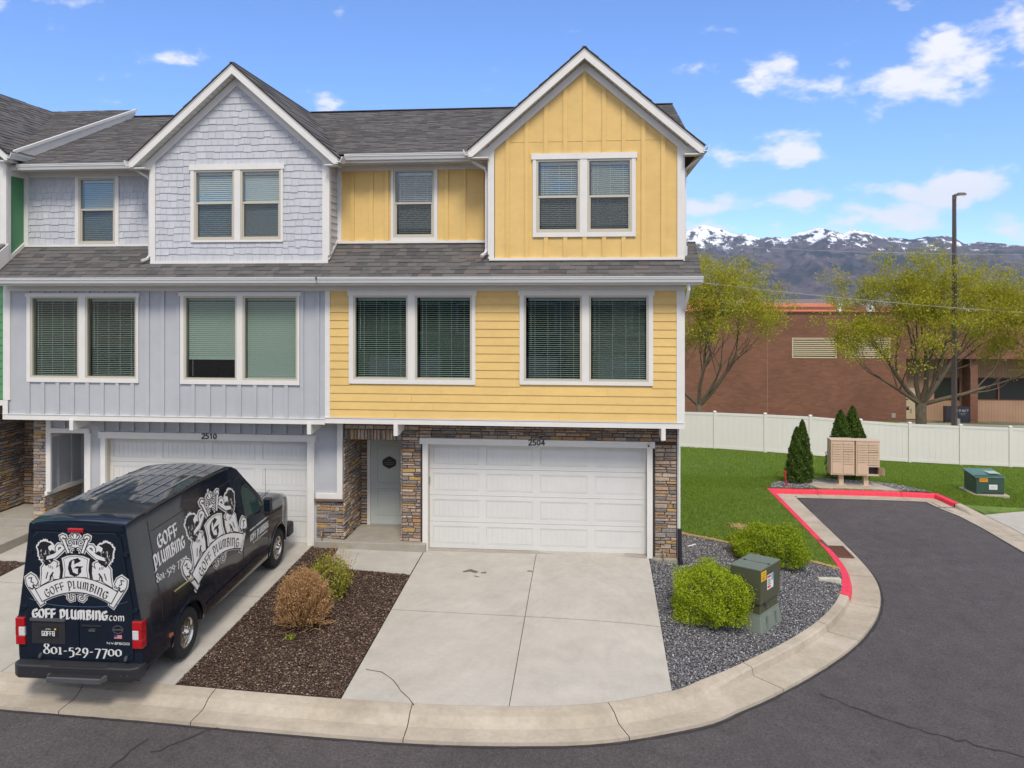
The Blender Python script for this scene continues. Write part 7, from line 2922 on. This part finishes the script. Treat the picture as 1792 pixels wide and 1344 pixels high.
gz = G(3.3, -2.4)
U = thing('utility_cabinet', 'tall olive green utility cabinet with warning stickers on a grey-green base in the gravel', 'utility cabinet', (3.1, -2.3, gz))
ub = cab(MB(), .0, .0, .05, .675).build('cabinet_hood', OLIVE, U)
bevel(ub, .008)
lid = MB()
cab(lid, -.008, -.008, .675, .695)
lo = lid.build('lid', OLIVEL, U)
mb = MB()
for t in (.5,):
    p, q = Fc + a_ * LA * t, Fc + a_ * LA * t + b_ * LB
    n = a_ * .004
    mb.prism([(p.x - n.x, p.y - n.y, .6955), (p.x + n.x, p.y + n.y, .6955), (q.x + n.x, q.y + n.y, .6955), (q.x - n.x, q.y - n.y, .6955)], (0, 0, .003))
mb.build('lid_seam', DARK, lo)
for f in (.06, .86):
    p = Fc + a_ * LA * .5 + b_ * LB * f
    MB().lathe([(.022, 0), (.022, .012), (0, .014)], (p.x, p.y, .696), (0, 0, 1), 10).build('lid_bolt', DARK, lo)
cab(MB(), .035, .035, -.16, .05).build('cabinet_neck', OLIVE, U)
bs = cab(MB(), .015, .015, gz - .05, -.15, .05).build('cabinet_base', GRNBASE, U)
bevel(bs, .012)
cab(MB(), .012, .012, -.165, -.145, .0).build('base_rim', GRNBASE, U)
na = -b_
for f in (.28, .72):
    p = Fc + a_ * LA * f + na * .018
    MB().prism([(p.x - a_.x * .018, p.y - a_.y * .018, gz + .02), (p.x + a_.x * .018, p.y + a_.y * .018, gz + .02), (p.x + a_.x * .012, p.y + a_.y * .012, -.20), (p.x - a_.x * .012, p.y - a_.y * .012, -.20)], tuple(na * .022)).build('base_rib', GRNBASE, U)


def on_a(u0, u1, z0, z1, m, name, d=.002, par=None):
    p, q = Fc + a_ * u0 + na * d, Fc + a_ * u1 + na * d
    return MB().prism([(p.x, p.y, z0), (q.x, q.y, z0), (q.x, q.y, z1), (p.x, p.y, z1)], tuple(na * .0015)).build(name, m, par or U)


on_a(.02, .235, .47, .645, YELS, 'warning_label')
blkt = mat('label_black_print', (.02, .02, .02), .5)
redt = mat('label_red_print', (.55, .04, .03), .5)
blut = mat('label_blue_print', (.12, .42, .55), .5)
whit = mat('label_white', (.72, .74, .72), .5)
for k, (a0, a1, z0) in enumerate(((.05, .20, .60), (.05, .12, .555), (.14, .21, .555), (.05, .20, .515), (.07, .17, .49))):
    on_a(a0, a1, z0, z0 + .018, mat('label_brown_print', (.35, .16, .01), .5), 'label_print', .0038)
on_a(.27, .54, .26, .53, whit, 'danger_label')
on_a(.28, .43, .475, .515, redt, 'label_print', .0038)
on_a(.45, .53, .40, .525, blut, 'label_print', .0038)
for k in range(4):
    on_a(.29, .42 - .01 * (k % 2), .345 + k * .03, .357 + k * .03, blkt, 'label_print', .0038)
on_a(.29, .42, .285, .325, redt, 'label_print', .0038)
p = Fc + a_ * .30 + na * -.02
MB().lathe([(0, .03), (.018, .03), (.02, 0)], (p.x, p.y, -.04), tuple(na), 8).build('padlock', CHROME, U)
p = Fc + a_ * .22 + na * -.03
MB().box(p.x - .02, p.x + .02, p.y - .02, p.y + .01, -.03, .04).build('hasp', DARK, U)
p = Fc + b_ * .33 + (-a_) * .0
MB().lathe([(0, .014), (.014, .012), (.018, 0)], (p.x, p.y, .52), tuple(-a_), 8).build('hood_bolt', CHROME, U)

# low transformer on the lawn
tz = G(13.1, 10.3)
T_ = thing('transformer_box', 'low dark green transformer box with orange label on the lawn at right', 'transformer', (13.1, 10.35, tz))
boxo('concrete_pad', CONC2, T_, 12.58, 13.68, 9.82, 11.0, tz - .1, tz + .06)
tb = MB().prism([(12.70, 9.98, tz + .06), (13.58, 9.98, tz + .06), (13.58, 10.86, tz + .06), (12.70, 10.86, tz + .06)], (0, 0, .60)).build('cabinet', TRGRN, T_)
bevel(tb, .01)
MB().hexa([(12.66, 9.95, tz + .61), (13.61, 9.95, tz + .61), (13.61, 10.9, tz + .70), (12.66, 10.9, tz + .70),
           (12.66, 9.95, tz + .635), (13.61, 9.95, tz + .635), (13.61, 10.9, tz + .735), (12.66, 10.9, tz + .735)]).build('lid', TRTOP, T_)
boxo('lid_plate', mat('pale_lid_sheet', (.40, .50, .42), .4), T_, 13.2, 13.55, 10.2, 10.6, tz + .70, tz + .715)
boxo('warning_label', ORGS, T_, 12.80, 13.06, 9.972, 9.979, tz + .47, tz + .59)
boxo('number_label', whit, T_, 13.10, 13.36, 9.972, 9.979, tz + .22, tz + .38)
mb = MB()
for k in range(3):
    mb.box(13.13, 13.33, 9.969, 9.9715, tz + .25 + k * .04, tz + .262 + k * .04)
mb.build('label_print', mat('label_grey_print', (.3, .32, .32), .5), T_)
mb = MB()
for k in range(2):
    mb.box(12.82, 13.04, 9.969, 9.9715, tz + .50 + k * .04, tz + .518 + k * .04)
mb.build('label_print', mat('label_dark_print', (.25, .10, .01), .5), T_)
boxo('kick_strip', DARK, T_, 12.85, 13.57, 9.974, 9.979, tz + .10, tz + .13)
boxo('padlock', CHROME, T_, 12.692, 12.699, 10.3, 10.34, tz + .44, tz + .50)

# ------------------------------------------------------------------ mailboxes
def mailbox(label, cx, cy, kind):
    z0 = G(cx, cy) + .03
    t = thing('mailbox_unit', label, 'mailbox', (cx, cy, z0), 'cluster mailboxes on the concrete pad')
    w, d, zb, zt = .385, .22, z0 + .36, z0 + 1.52
    boxo('pedestal', CBUT, t, cx - .075, cx + .075, cy - .07, cy + .07, z0, zb)
    boxo('base_plate', CBUT, t, cx - .16, cx + .16, cy - .13, cy + .13, z0, z0 + .015)
    mb = MB()
    if kind == 'open':
        # parcel locker with its door hanging open: leave a real hole at lower right
        hx0, hx1, hz0, hz1 = cx + .03, cx + w - .035, zb + .06, zb + .30
        fr = front(cy - d)
        wall_holes(fr, cx - w, cx + w, zb, zt, [(hx0, hx1, hz0, hz1)], .02, mb)
        mb.box(cx - w, cx + w, cy + d - .02, cy + d, zb, zt)
        mb.box(cx - w, cx - w + .02, cy - d + .02, cy + d - .02, zb, zt)
        mb.box(cx + w - .02, cx + w, cy - d + .02, cy + d - .02, zb, zt)
        mb.box(cx - w + .02, cx + w - .02, cy - d + .02, cy + d - .02, zt - .02, zt)
        mb.box(cx - w + .02, cx + w - .02, cy - d + .02, cy + d - .02, zb, zb + .02)
        body = mb.build('cabinet', CBUT, t)
        mb = MB()
        mb.box(hx0 - .02, hx1 + .02, cy - .0, cy + .01, hz0 - .02, hz1 + .02)
        mb.box(hx0 - .02, hx0 - .01, cy - d + .021, cy, hz0 - .02, hz1 + .02)
        mb.box(hx0 - .01, hx1 + .02, cy - d + .021, cy, hz0 - .03, hz0 - .02)
        mb.box(hx0 - .01, hx1 + .02, cy - d + .021, cy, hz1 + .02, hz1 + .03)
        mb.build('locker_cavity', CBUD, body)
        MB().prism([(hx1, cy - d - .001, hz0), (hx1 + .09, cy - d - .26, hz0), (hx1 + .09, cy - d - .26, hz1), (hx1, cy - d - .001, hz1)], (.012, .004, 0)).build('open_locker_door', CBUT, t)
    else:
        mb.box(cx - w, cx + w, cy - d, cy + d, zb, zt)
        body = mb.build('cabinet', CBUT, t)
    boxo('hood', CBUT, t, cx - w - .012, cx + w + .012, cy - d - .02, cy + d + .01, zt, zt + .03)
    y = cy - d

    def door(x0, x1, a, b, nm='box_door'):
        mbb = MB().box(x0, x1, y - .022, y - .0008, a + .007, b - .007)
        o = mbb.build(nm, CBUT, t)
        MB().lathe([(0, .008), (.008, .007), (.009, 0)], ((x0 + x1) / 2 + (.0 if nm == 'box_door' else .05), y - .016, (a + b) / 2 + .005), (0, -1, 0), 6).build('lock', DARK, o)
    L0, L1, R0, R1 = cx - w + .04, cx - .025, cx + .015, cx + w - .035
    hh = .083
    for k in range(8):
        door(L0, L1, zt - .05 - (k + 1) * hh + .006, zt - .05 - k * hh)
    door(L0, L1, zb + .04, zt - .05 - 8 * hh, 'parcel_door')
    for k in range(3):
        door(R0, R1, zt - .05 - (k + 1) * hh + .006, zt - .05 - k * hh)
    boxo('mail_slot', CBUT, t, R0, R1, y - .035, y - .0008, zt - .05 - 3.6 * hh, zt - .05 - 3.6 * hh + .02)
    for k in range(5):
        door(R0, R1, zt - .05 - (k + 5) * hh + .006, zt - .05 - (k + 4) * hh)
    if kind != 'open':
        door(R0, R1, zb + .04, zt - .05 - 9 * hh, 'parcel_door')
    return t


mailbox('sand coloured cluster mailbox, the left one with all its doors shut', 8.47, 10.35, 'shut')
mailbox('sand coloured cluster mailbox, the right one with a parcel locker hanging open', 9.275, 10.32, 'open')
px_, py_ = 6.57, 9.9
RS_ = thing('red_stake', 'short red metal post standing at the corner of the red kerb', 'post', (px_, py_, G(px_, py_)))
zz = G(px_, py_)
MB().tube([(px_, py_, zz - .05), (px_ - .05, py_ + .02, zz + .46)], .028, 8).build('post', REDP, RS_)
MB().tube([(px_ - .055, py_ + .02, zz + .42), (px_ - .06, py_ + .02, zz + .52)], .045, 8).build('cap', REDP, RS_)
MB().tube([(px_ + .06, py_, zz + .03), (px_ + .2, py_ + .02, zz + .03)], .018, 6).build('foot', REDP, RS_)
# marker block and stray white stick on the gravel
x, y = 5.22, .30
mk = MB().box(x - .24, x + .24, y - .06, y + .06, G(x, y) - .06, G(x, y) + .055).build('marker_block', mat('pale_marker_stone', (.5, .46, .38), .85, var=.25, vscale=12), None)
tag(mk, 'pale concrete block lying in the gravel against the red kerb', 'concrete block')
bevel(mk, .01)
p0, p1 = pz(1204, 956, -.2), pz(1217, 954, -.2)
stk = MB().tube([(p0[0], p0[1], G(*p0) + .0), (p1[0], p1[1], G(*p1) + .02)], .016, 6).build('plastic_stick', WHITE2, None)
tag(stk, 'short white stick lying on the gravel by the house corner', 'stick')

# ------------------------------------------------------------------ white vinyl fence
FN = thing('vinyl_fence', 'long white solid vinyl fence along the back of the lawn', 'fence', (12, 22, -2.2))
fx = [-5.6, -3.3, -1.0, 1.35, 3.66, 6.01, 8.41, 10.54, 12.88, 15.14, 17.46, 19.69, 22.0, 24.3, 26.6, 28.9, 31.2]
ftop = {6.01: .06, 8.41: .0, 10.54: -.07, 12.88: -.23, 15.14: -.35, 17.46: -.41, 19.69: -.46}
fbot = {6.01: -1.70, 8.41: -1.82, 10.54: -1.95, 12.88: -2.10, 15.14: -2.18, 17.46: -2.26, 19.69: -2.31}
tops = [ftop.get(x, .08 if x < 6 else -.46 - (x - 19.69) * .03) for x in fx]
bots = [fbot.get(x, -1.62 - .01 * (x) if x < 6 else -2.31 - (x - 19.69) * .035) for x in fx]
for i, x in enumerate(fx):
    po = MB().box(x - .065, x + .065, 21.935, 22.065, bots[i] - .4, tops[i] + .04).build('post', FENCE, FN)
    MB().prism([(x - .08, 21.92, tops[i] + .04), (x + .08, 21.92, tops[i] + .04), (x + .08, 22.08, tops[i] + .04), (x - .08, 22.08, tops[i] + .04)], (0, 0, .05), .03).build('post_cap', FENCE, po)
for i in range(len(fx) - 1):
    x0, x1 = fx[i] + .066, fx[i + 1] - .066
    t0, t1, b0, b1 = tops[i], tops[i + 1], bots[i] + .02, bots[i + 1] + .02
    MB().prism([(x0, 21.97, t0 - .12), (x1, 21.97, t1 - .12), (x1, 21.97, t1), (x0, 21.97, t0)], (0, .06, 0)).build('top_rail', FENCE, FN)
    MB().prism([(x0, 21.97, b0), (x1, 21.97, b1), (x1, 21.97, b1 + .13), (x0, 21.97, b0 + .13)], (0, .06, 0)).build('bottom_rail', FENCE, FN)
    MB().prism([(x0, 22.016, b0 + .12), (x1, 22.016, b1 + .12), (x1, 22.016, t1 - .11), (x0, 22.016, t0 - .11)], (0, .01, 0)).build('panel_core', FENCE, FN)
    n = 8
    for k in range(n):
        xa, xb = x0 + (x1 - x0) * k / n + .0015, x0 + (x1 - x0) * (k + 1) / n - .0015
        fa, fb = (xa - x0) / (x1 - x0), (xb - x0) / (x1 - x0)
        MB().prism([(xa, 21.985, b0 + (b1 - b0) * fa + .12), (xb, 21.985, b0 + (b1 - b0) * fb + .12), (xb, 21.985, t0 + (t1 - t0) * fb - .11), (xa, 21.985, t0 + (t1 - t0) * fa - .11)], (0, .03, 0)).build('plank', FENCE, FN)

# ------------------------------------------------------------------ lamp post
lx, ly = 18.72, 25.6
lz = G(lx, ly)
LP = thing('lamp_post', 'tall brown square lamp post rising in front of the largest tree', 'lamp post', (lx, ly, lz))
MB().tube([(lx, ly, lz - .2), (lx, ly, 11.0)], [.165, .105], 4).build('pole', BRONZE, LP)
boxo('pole_base', CONC3, LP, lx - .25, lx + .25, ly - .25, ly + .25, lz - .2, lz + .35)
MB().tube([(lx, ly, 10.75), (lx + .05, ly, 11.0), (lx + .2, ly, 11.06)], [.11, .08, .06], 8).build('lamp_arm', BRONZE, LP)
hd = MB()
hd.hexa([(lx + .12, ly - .12, 11.0), (lx + .62, ly - .10, 11.02), (lx + .62, ly + .10, 11.02), (lx + .12, ly + .12, 11.0),
         (lx + .18, ly - .07, 11.13), (lx + .50, ly - .06, 11.13), (lx + .50, ly + .06, 11.13), (lx + .18, ly + .07, 11.13)])
h_ = hd.build('lamp_head', BRONZE, LP)
bevel(h_, .03, 3)
MB().box(lx + .18, lx + .55, ly - .08, ly + .08, 10.965, 10.999).build('lamp_lens', CLRL, LP)

# ------------------------------------------------------------------ brick building beyond
def onY(u, v, Y):
    t = (u - 896) / F_PX
    d = (Y - CAM_Y) / (math.cos(AL) + t * math.sin(AL))
    return t * d * math.cos(AL) - d * math.sin(AL), CAM_Z - (v - 520) / F_PX * d


BY, BY2 = 39.5, 41.0
BK = thing('brick_building', 'long low red-brown brick building with tan block wing behind the trees', 'building', (15, 40, -2.7))
xb, zt_ = onY(1586, 548, BY)
BT = 4.55
lou = [(onY(1386, 591, BY), onY(1464, 627, BY)), (onY(1479, 591, BY), onY(1558, 627, BY))]
hl_ = [(a[0], b[0], b[1], a[1]) for a, b in lou]
wall_holes(front(BY), -25, xb, -3.6, BT, hl_, .3).build('brick_wall', BRICK, BK)
boxo('coping', mat('dark_brick_coping', (.085, .03, .02), .8), BK, -25, xb + 14, BY - .04, BY + .35, BT, BT + .16)
x1_ = onY(1343, 548, BY)[0]
boxo('expansion_joint', mat('tan_joint', (.30, .17, .10), .9), BK, x1_ - .02, x1_ + .02, BY - .012, BY - .001, -3, BT)
for (a, b, c, d) in hl_:
    lv = thing.__call__ if False else None
    fr = front(BY)
    mb = MB()
    CRM = mat('cream_louvre', (.56, .47, .32), .6)
    for r in (rect(a, b, d - .07, d), rect(a, b, c, c + .09), rect(a, a + .07, c + .09, d - .07), rect(b - .07, b, c + .09, d - .07)):
        plate(fr, r, -.1, .03, mb)
    f = mb.build('louvre', CRM, BK)
    plate(fr, rect(a, b, c, d), -.28, -.25).build('louvre_back', DARK, f)
    n = 9
    for k in range(n):
        z = c + .10 + (d - c - .2) * (k + .5) / n
        MB().prism([fr.P(a + .07, z, -.005), fr.P(b - .07, z, -.005), fr.P(b - .07, z + .03, -.12), fr.P(a + .07, z + .03, -.12)], (0, 0, .065)).build('louvre_slat', CRM, f)
# tan wing, set back under a brick parapet band
w1a, w1b = onY(1634, 660, BY2), onY(1680, 702, BY2)
w2a, w2b = onY(1708, 660, BY2), onY(1800, 702, BY2)
zb_ = onY(1700, 628, BY)[1]
wh = [(w1a[0], w1b[0], w1b[1], w1a[1]), (w2a[0], w2a[0] + 12, w2b[1], w2a[1])]
wall_holes(front(BY2), xb, 46, -3.6, zb_, wh, .3).build('block_wall', BLOCKT, BK)
plate(front(BY), rect(xb, 46, zb_, BT), -1.8, 0).build('brick_parapet', BRICK, BK)
MB().box(xb - .3, xb, BY + .01, BY2, -3.6, BT).build('brick_wall', BRICK, BK)
boxo('roof', mat('flat_roof', (.3, .27, .24), .9), BK, -25, 46, BY + .36, BY + 20, BT - .4, BT - .2)
for (a, b, c, d), ms in zip(wh, ([], [onY(1748, 660, BY2)[0], onY(1792, 660, BY2)[0] + .7])):
    fr = front(BY2)
    mb = MB()
    FRM = mat('red_brown_window_frame', (.22, .08, .055), .5)
    for r in (rect(a, b, d - .05, d), rect(a, b, c, c + .06), rect(a, a + .05, c + .06, d - .05), rect(b - .05, b, c + .06, d - .05)):
        plate(fr, r, -.1, -.02, mb)
    for x in ms:
        plate(fr, rect(x - .04, x + .04, c + .06, d - .05), -.1, -.02, mb)
    w = mb.build('window', FRM, BK)
    plate(fr, rect(a + .05, b - .05, c + .06, d - .05), -.16, -.13).build('pane', DGLASS, w)
c0, c1 = onY(1684, 628, BY2)[0], onY(1697, 628, BY2)[0]
MB().box(c0, c1, BY + .3, BY2 - .002, -3.6, zb_).build('brick_pier', BRICK, BK)
da, db_ = onY(1587, 679, BY2), onY(1604, 733, BY2)
DR = MB().box(xb + .02, db_[0], BY2 - .06, BY2 - .004, db_[1], da[1]).build('service_door', mat('cream_steel_door', (.50, .42, .27), .5), BK)
mid = (xb + db_[0]) / 2
for (x0, x1, z0, z1) in ((mid - .17, mid + .05, 1.33, 1.42), (mid - .22, mid + .12, .80, .87), (mid - .24, mid + .1, .62, .78), (mid + .2, mid + .25, .38, .72)):
    boxo('door_notice', blkt, DR, x0, x1, BY2 - .068, BY2 - .062, db_[1] + z0, db_[1] + z1)
boxo('wall_vent', mat('pale_vent', (.34, .30, .26), .7), BK, *[onY(1560, 0, BY)[0], onY(1567, 0, BY)[0]], BY - .03, BY - .002, onY(1560, 731, BY)[1], onY(1560, 723, BY)[1])
# dark sign box by the wing
s0, s1 = onY(1656, 712, 39.0), onY(1697, 738, 39.0)
SB = thing('sign_box', 'dark navy monument sign box with pale lettering behind the lamp post', 'sign', ((s0[0] + s1[0]) / 2, 39, s1[1]))
boxo('sign_cabinet', mat('navy_sign_paint', (.028, .028, .045), .4), SB, s0[0], s1[0], 39.0, 39.5, G(s0[0], 39) - .3, s0[1])
mb = MB()
rr = random.Random(2)
for (za, x0, x1, h) in ((s0[1] - .32, s0[0] + .72, s1[0] - .10, .17), (s0[1] - .45, s0[0] + .85, s1[0] - .25, .05), (s0[1] - .56, s0[0] + .95, s1[0] - .35, .07)):
    x = x0
    while x < x1:
        w = rr.uniform(.05, .09)
        mb.box(x, x + .018, 38.992, 38.998, za, za + h)
        mb.box(x + .018, x + w, 38.992, 38.998, za + h * rr.choice((0, .45, .85)), za + h * rr.choice((0, .45, .85)) + .014)
        x += w + .03
mb.build('lettering', mat('pale_sign_print', (.35, .34, .36), .5), SB)
ux, uz = onY(1675, 740, 30)
ub_ = boxo('utility_pedestal', mat('pale_grey_metal', (.42, .43, .38), .6), None, ux - .12, ux + .12, 29.9, 30.2, G(ux, 30) - .1, onY(1675, 733, 30)[1])
tag(ub_, 'small pale grey utility box behind the fence right of the lamp post', 'utility box')

# building with orange roof further back
OB = thing('orange_roof_building', 'distant building with low orange roof showing above the brick parapet', 'building', (10, 70, -3))
ORR = mat('orange_metal_roof', (.50, .145, .055), .7, var=.12, vscale=.8)
o0, o1 = onY(1150, 522, 66), onY(1335, 522, 66)
boxo('wall', BRICK, OB, o0[0] - 20, 42, 68, 90, -3.2, 4.7)
MB().prism([(o0[0] - 20, 66, 4.2), (o1[0], 66, 4.2), (o1[0], 74, 5.62), (o0[0] - 20, 74, 5.62)], (0, 0, .1)).build('roof', ORR, OB)
MB().prism([(o1[0], 66, 4.0), (onY(1500, 0, 66)[0], 66, 4.0), (onY(1500, 0, 66)[0], 72, 4.95), (o1[0], 72, 4.95)], (0, 0, .1)).build('roof', ORR, OB)
MB().prism([(onY(1500, 0, 66)[0], 66, 3.8), (50, 66, 3.8), (50, 70, 4.55), (onY(1500, 0, 66)[0], 70, 4.55)], (0, 0, .1)).build('roof', ORR, OB)
h0, h1 = onY(1262, 512, 60), onY(1302, 548, 60)
RU = thing('rooftop_unit', 'white rooftop air unit seen through the tree beside the orange roof', 'rooftop unit', ((h0[0] + h1[0]) / 2, 61, 4.3))
bx_ = boxo('cabinet', WHITE2, RU, h0[0] + .35, h1[0], 60, 62, BT - .2, h0[1] - .35)
boxo('exhaust_hood', WHITE2, RU, h0[0], h0[0] + 1.15, 60.2, 61.5, h0[1] - .35, h0[1] + .15)
boxo('duct', WHITE2, RU, h0[0] + .1, h0[0] + .34, 60.3, 61, BT - .2, h0[1] - .35)
for (u, w, h) in ((1471, .25, .45), (1525, .5, .25), (1600, .9, .22), (1700, 1.2, .25)):
    x = onY(u, 0, 50)[0]
    v_ = boxo('roof_vent', WHITE2, None, x - w / 2, x + w / 2, 50, 50.5, BT - .25, BT + .3 + h * .8)
    tag(v_, 'small pale roof vent poking above the brick parapet, %s' % {1471: 'left of the lamp post', 1525: 'second from the left', 1600: 'just left of the lamp post', 1700: 'right of the lamp post'}[u], 'vent', 'roof vents on the brick building')

# overhead cables
for (nm, pts, r) in (('overhead_cable', [(1150, 488), (1195, 491), (1300, 503), (1400, 514), (1500, 524), (1600, 533), (1700, 541), (1810, 548)], .011),
                     ('overhead_cable', [(1150, 424), (1236, 428), (1300, 432), (1400, 437), (1500, 441), (1600, 443), (1700, 445), (1810, 446)], .008)):
    P = []
    for u, v in pts:
        x, z = onY(u, v, 24.2)
        P.append((x, 24.2, z))
    o = MB().tube(P, r, 5).build(nm, mat('pale_cable', (.38, .37, .35), .6), None)
    tag(o, 'lower pale overhead cable crossing in front of the trees' if v > 500 else 'upper thin overhead cable crossing in front of the mountains', 'cable')

# ------------------------------------------------------------------ mountains
MW = [(900, 440), (1000, 425), (1100, 412), (1160, 404), (1195, 401), (1229, 394), (1262, 402), (1285, 413), (1305, 412), (1325, 418), (1350, 416), (1375, 419), (1395, 410), (1437, 401), (1460, 404), (1476, 408), (1493, 402),
      (1515, 405), (1545, 414), (1590, 421), (1612, 415), (1652, 410), (1672, 415), (1690, 424), (1712, 420), (1740, 421), (1792, 425), (1900, 432), (2100, 440), (2400, 450)]
mw_az, mw_el = [], []
for u, v in MW:
    a, e = px_dir(u, v)
    mw_az.append(a)
    mw_el.append(math.tan(e))
NA, NR = 900, 170
R0, R1, RR = 3800., 8600., 8000.
azs = np.linspace(-.35, 1.0, NA)
rad = np.concatenate([np.linspace(R0, RR, NR - 12), np.linspace(RR + 60, R1, 12)])
base_el = np.interp(azs, mw_az, mw_el, left=.05, right=.04)
vv = np.zeros((NA, NR, 3))
for i, a in enumerate(azs):
    hr = base_el[i] * RR + 5.7
    for j, r in enumerate(rad):
        t = min(1, (r - R0) / (RR - R0))
        x, y = math.sin(a) * r, math.cos(a) * r
        f = t ** 1.25 * .78 + .22 * t ** 4
        n1 = mnoise.ridged_multi_fractal(Vector((x * .0015, y * .0009, 3.1)), .85, 2.1, 6, 1.0, 2.0)
        n2 = mnoise.fractal(Vector((x * .004, y * .003, 7.7)), .9, 2.0, 4)
        amp = hr * .62 * (t * (1.05 - t)) ** .7
        h = hr * f + amp * (n1 - 1.15) * .75 + n2 * (34 * t * (1.02 - t) * 4 + 6)
        h = min(h, hr * (.25 + .75 * t) if t < .93 else h)
        if r > RR:
            h = hr - (r - RR) * .55 + n2 * 8
        vv[i, j] = (x, y + CAM_Y, max(h, -4) if j else -6)
idx = np.arange(NA * NR).reshape(NA, NR)
ff = np.stack([idx[:-1, :-1], idx[1:, :-1], idx[1:, 1:], idx[:-1, 1:]], -1).reshape(-1, 4)
MTN = bpy.data.materials.new('mountain_slopes')
MTN.use_nodes = True
n, l = MTN.node_tree.nodes, MTN.node_tree.links
p = n['Principled BSDF']
p.inputs['Roughness'].default_value = .95
p.inputs['Specular IOR Level'].default_value = .1
g = n.new('ShaderNodeNewGeometry')
sp = n.new('ShaderNodeSeparateXYZ')
l.new(g.outputs['Position'], sp.inputs[0])


def nmath(op, a, b=None, clamp=False):
    q = n.new('ShaderNodeMath')
    q.operation = op
    q.use_clamp = clamp
    for i, v in enumerate((a, b)):
        if v is None:
            continue
        if isinstance(v, (int, float)):
            q.inputs[i].default_value = v
        else:
            l.new(v, q.inputs[i])
    return q.outputs[0]


def nnoise(sc, det=6, rough=.6, scale=(1, 1, 1)):
    m_ = n.new('ShaderNodeMapping')
    m_.inputs['Scale'].default_value = scale
    l.new(g.outputs['Position'], m_.inputs[0])
    q = n.new('ShaderNodeTexNoise')
    q.inputs['Scale'].default_value = sc
    q.inputs['Detail'].default_value = det
    q.inputs['Roughness'].default_value = rough
    l.new(m_.outputs[0], q.inputs['Vector'])
    return q.outputs['Fac']


nb = nnoise(.006, 10, .72)
nf = nnoise(.0026, 8, .66)
ns_ = nnoise(.0105, 9, .72, (1, .35, .8))
cr = n.new('ShaderNodeValToRGB')
e = cr.color_ramp.elements
e[0].position, e[0].color = .35, (.055, .050, .056, 1)
e[1].position, e[1].color = .65, (.155, .130, .135, 1)
l.new(nb, cr.inputs[0])
mxf = n.new('ShaderNodeMix')
mxf.data_type = 'RGBA'
fm2 = nmath('MULTIPLY', nmath('SUBTRACT', nf, .50), 9.0, True)
l.new(nmath('MULTIPLY', fm2, .75), mxf.inputs['Factor'])
l.new(cr.outputs[0], mxf.inputs['A'])
mxf.inputs['B'].default_value = (.022, .038, .046, 1)
mxs = n.new('ShaderNodeMix')
mxs.data_type = 'RGBA'
hgt = nmath('DIVIDE', nmath('SUBTRACT', sp.outputs[2], 478), 90)
snow = nmath('ADD', hgt, nmath('MULTIPLY', nmath('SUBTRACT', ns_, .535), 17.0))
snow = nmath('MULTIPLY', snow, 1.8, True)
l.new(snow, mxs.inputs['Factor'])
l.new(mxf.outputs['Result'], mxs.inputs['A'])
mxs.inputs['B'].default_value = (.80, .82, .85, 1)
l.new(mxs.outputs['Result'], p.inputs['Base Color'])
mo = np_mesh('mountains', vv.reshape(-1, 3), ff, MTN, None, 'structure')
mo.data.polygons.foreach_set('use_smooth', [True] * len(mo.data.polygons))

# ------------------------------------------------------------------ haze
HZ = bpy.data.materials.new('haze_air')
HZ.use_nodes = True
n, l = HZ.node_tree.nodes, HZ.node_tree.links
n.clear()
vp = n.new('ShaderNodeVolumePrincipled')
vp.inputs['Color'].default_value = (.50, .70, 1.0, 1)
vp.inputs['Density'].default_value = 4.2e-5
vp.inputs['Anisotropy'].default_value = .2
out = n.new('ShaderNodeOutputMaterial')
l.new(vp.outputs[0], out.inputs['Volume'])
hz = MB().box(-9600, 9600, -1500, 10500, -8.0, 1300).build('haze', HZ, None)
hz['kind'] = 'stuff'

# ------------------------------------------------------------------ houses across the street, mirrored in the window panes
for (x0, x1, col, lab) in ((-17, -9.4, GREEN, 'green house across the street, mirrored faintly in the window panes'),
                           (-9.3, -1.7, mat('dark_blue_siding', (.05, .08, .14), .6), 'dark blue house across the street, mirrored faintly in the window panes'),
                           (-1.6, 6, mat('tan_siding', (.35, .28, .18), .6), 'tan house across the street, mirrored faintly in the window panes')):
    OH = thing('house', lab, 'house', ((x0 + x1) / 2, -38, -.6))
    yf = -36.0
    fo_ = Frame((0, yf, 0), (1, 0, 0), (0, 1, 0))
    boxo('wall', col, OH, x0, x1, yf - 9, yf, -.8, 8.4)
    MB().prism([(x0 - .3, yf + .5, 8.4), (x0 - .3, yf - 9.5, 8.4), (x0 - .3, yf - 4.5, 10.8)], (x1 - x0 + .6, 0, 0)).build('roof', SHING, OH)
    boxo('garage_door', GDOOR, OH, x0 + 2.2, x0 + 7.1, yf, yf + .04, -.6, 1.8)
    for (a, b, c, d) in ((x0 + .5, x0 + 3.0, 3.4, 5.2), (x0 + 4.3, x0 + 6.9, 3.4, 5.2), (x0 + 1.2, x0 + 2.1, 6.4, 7.9), (x0 + 4.6, x0 + 6.6, 6.4, 8.0)):
        w = boxo('window', WHITE, OH, a - .12, b + .12, yf, yf + .04, c - .12, d + .12)
        boxo('pane', DGLASS, w, a, b, yf + .042, yf + .05, c, d)

# setting roots
for o in bpy.data.objects:
    if o.parent is None and o.name.split('.')[0] in ('driveway', 'front_walk', 'side_driveway', 'kerb_and_gutter'):
        o['kind'] = 'structure'
        if 'category' in o:
            del o['category']
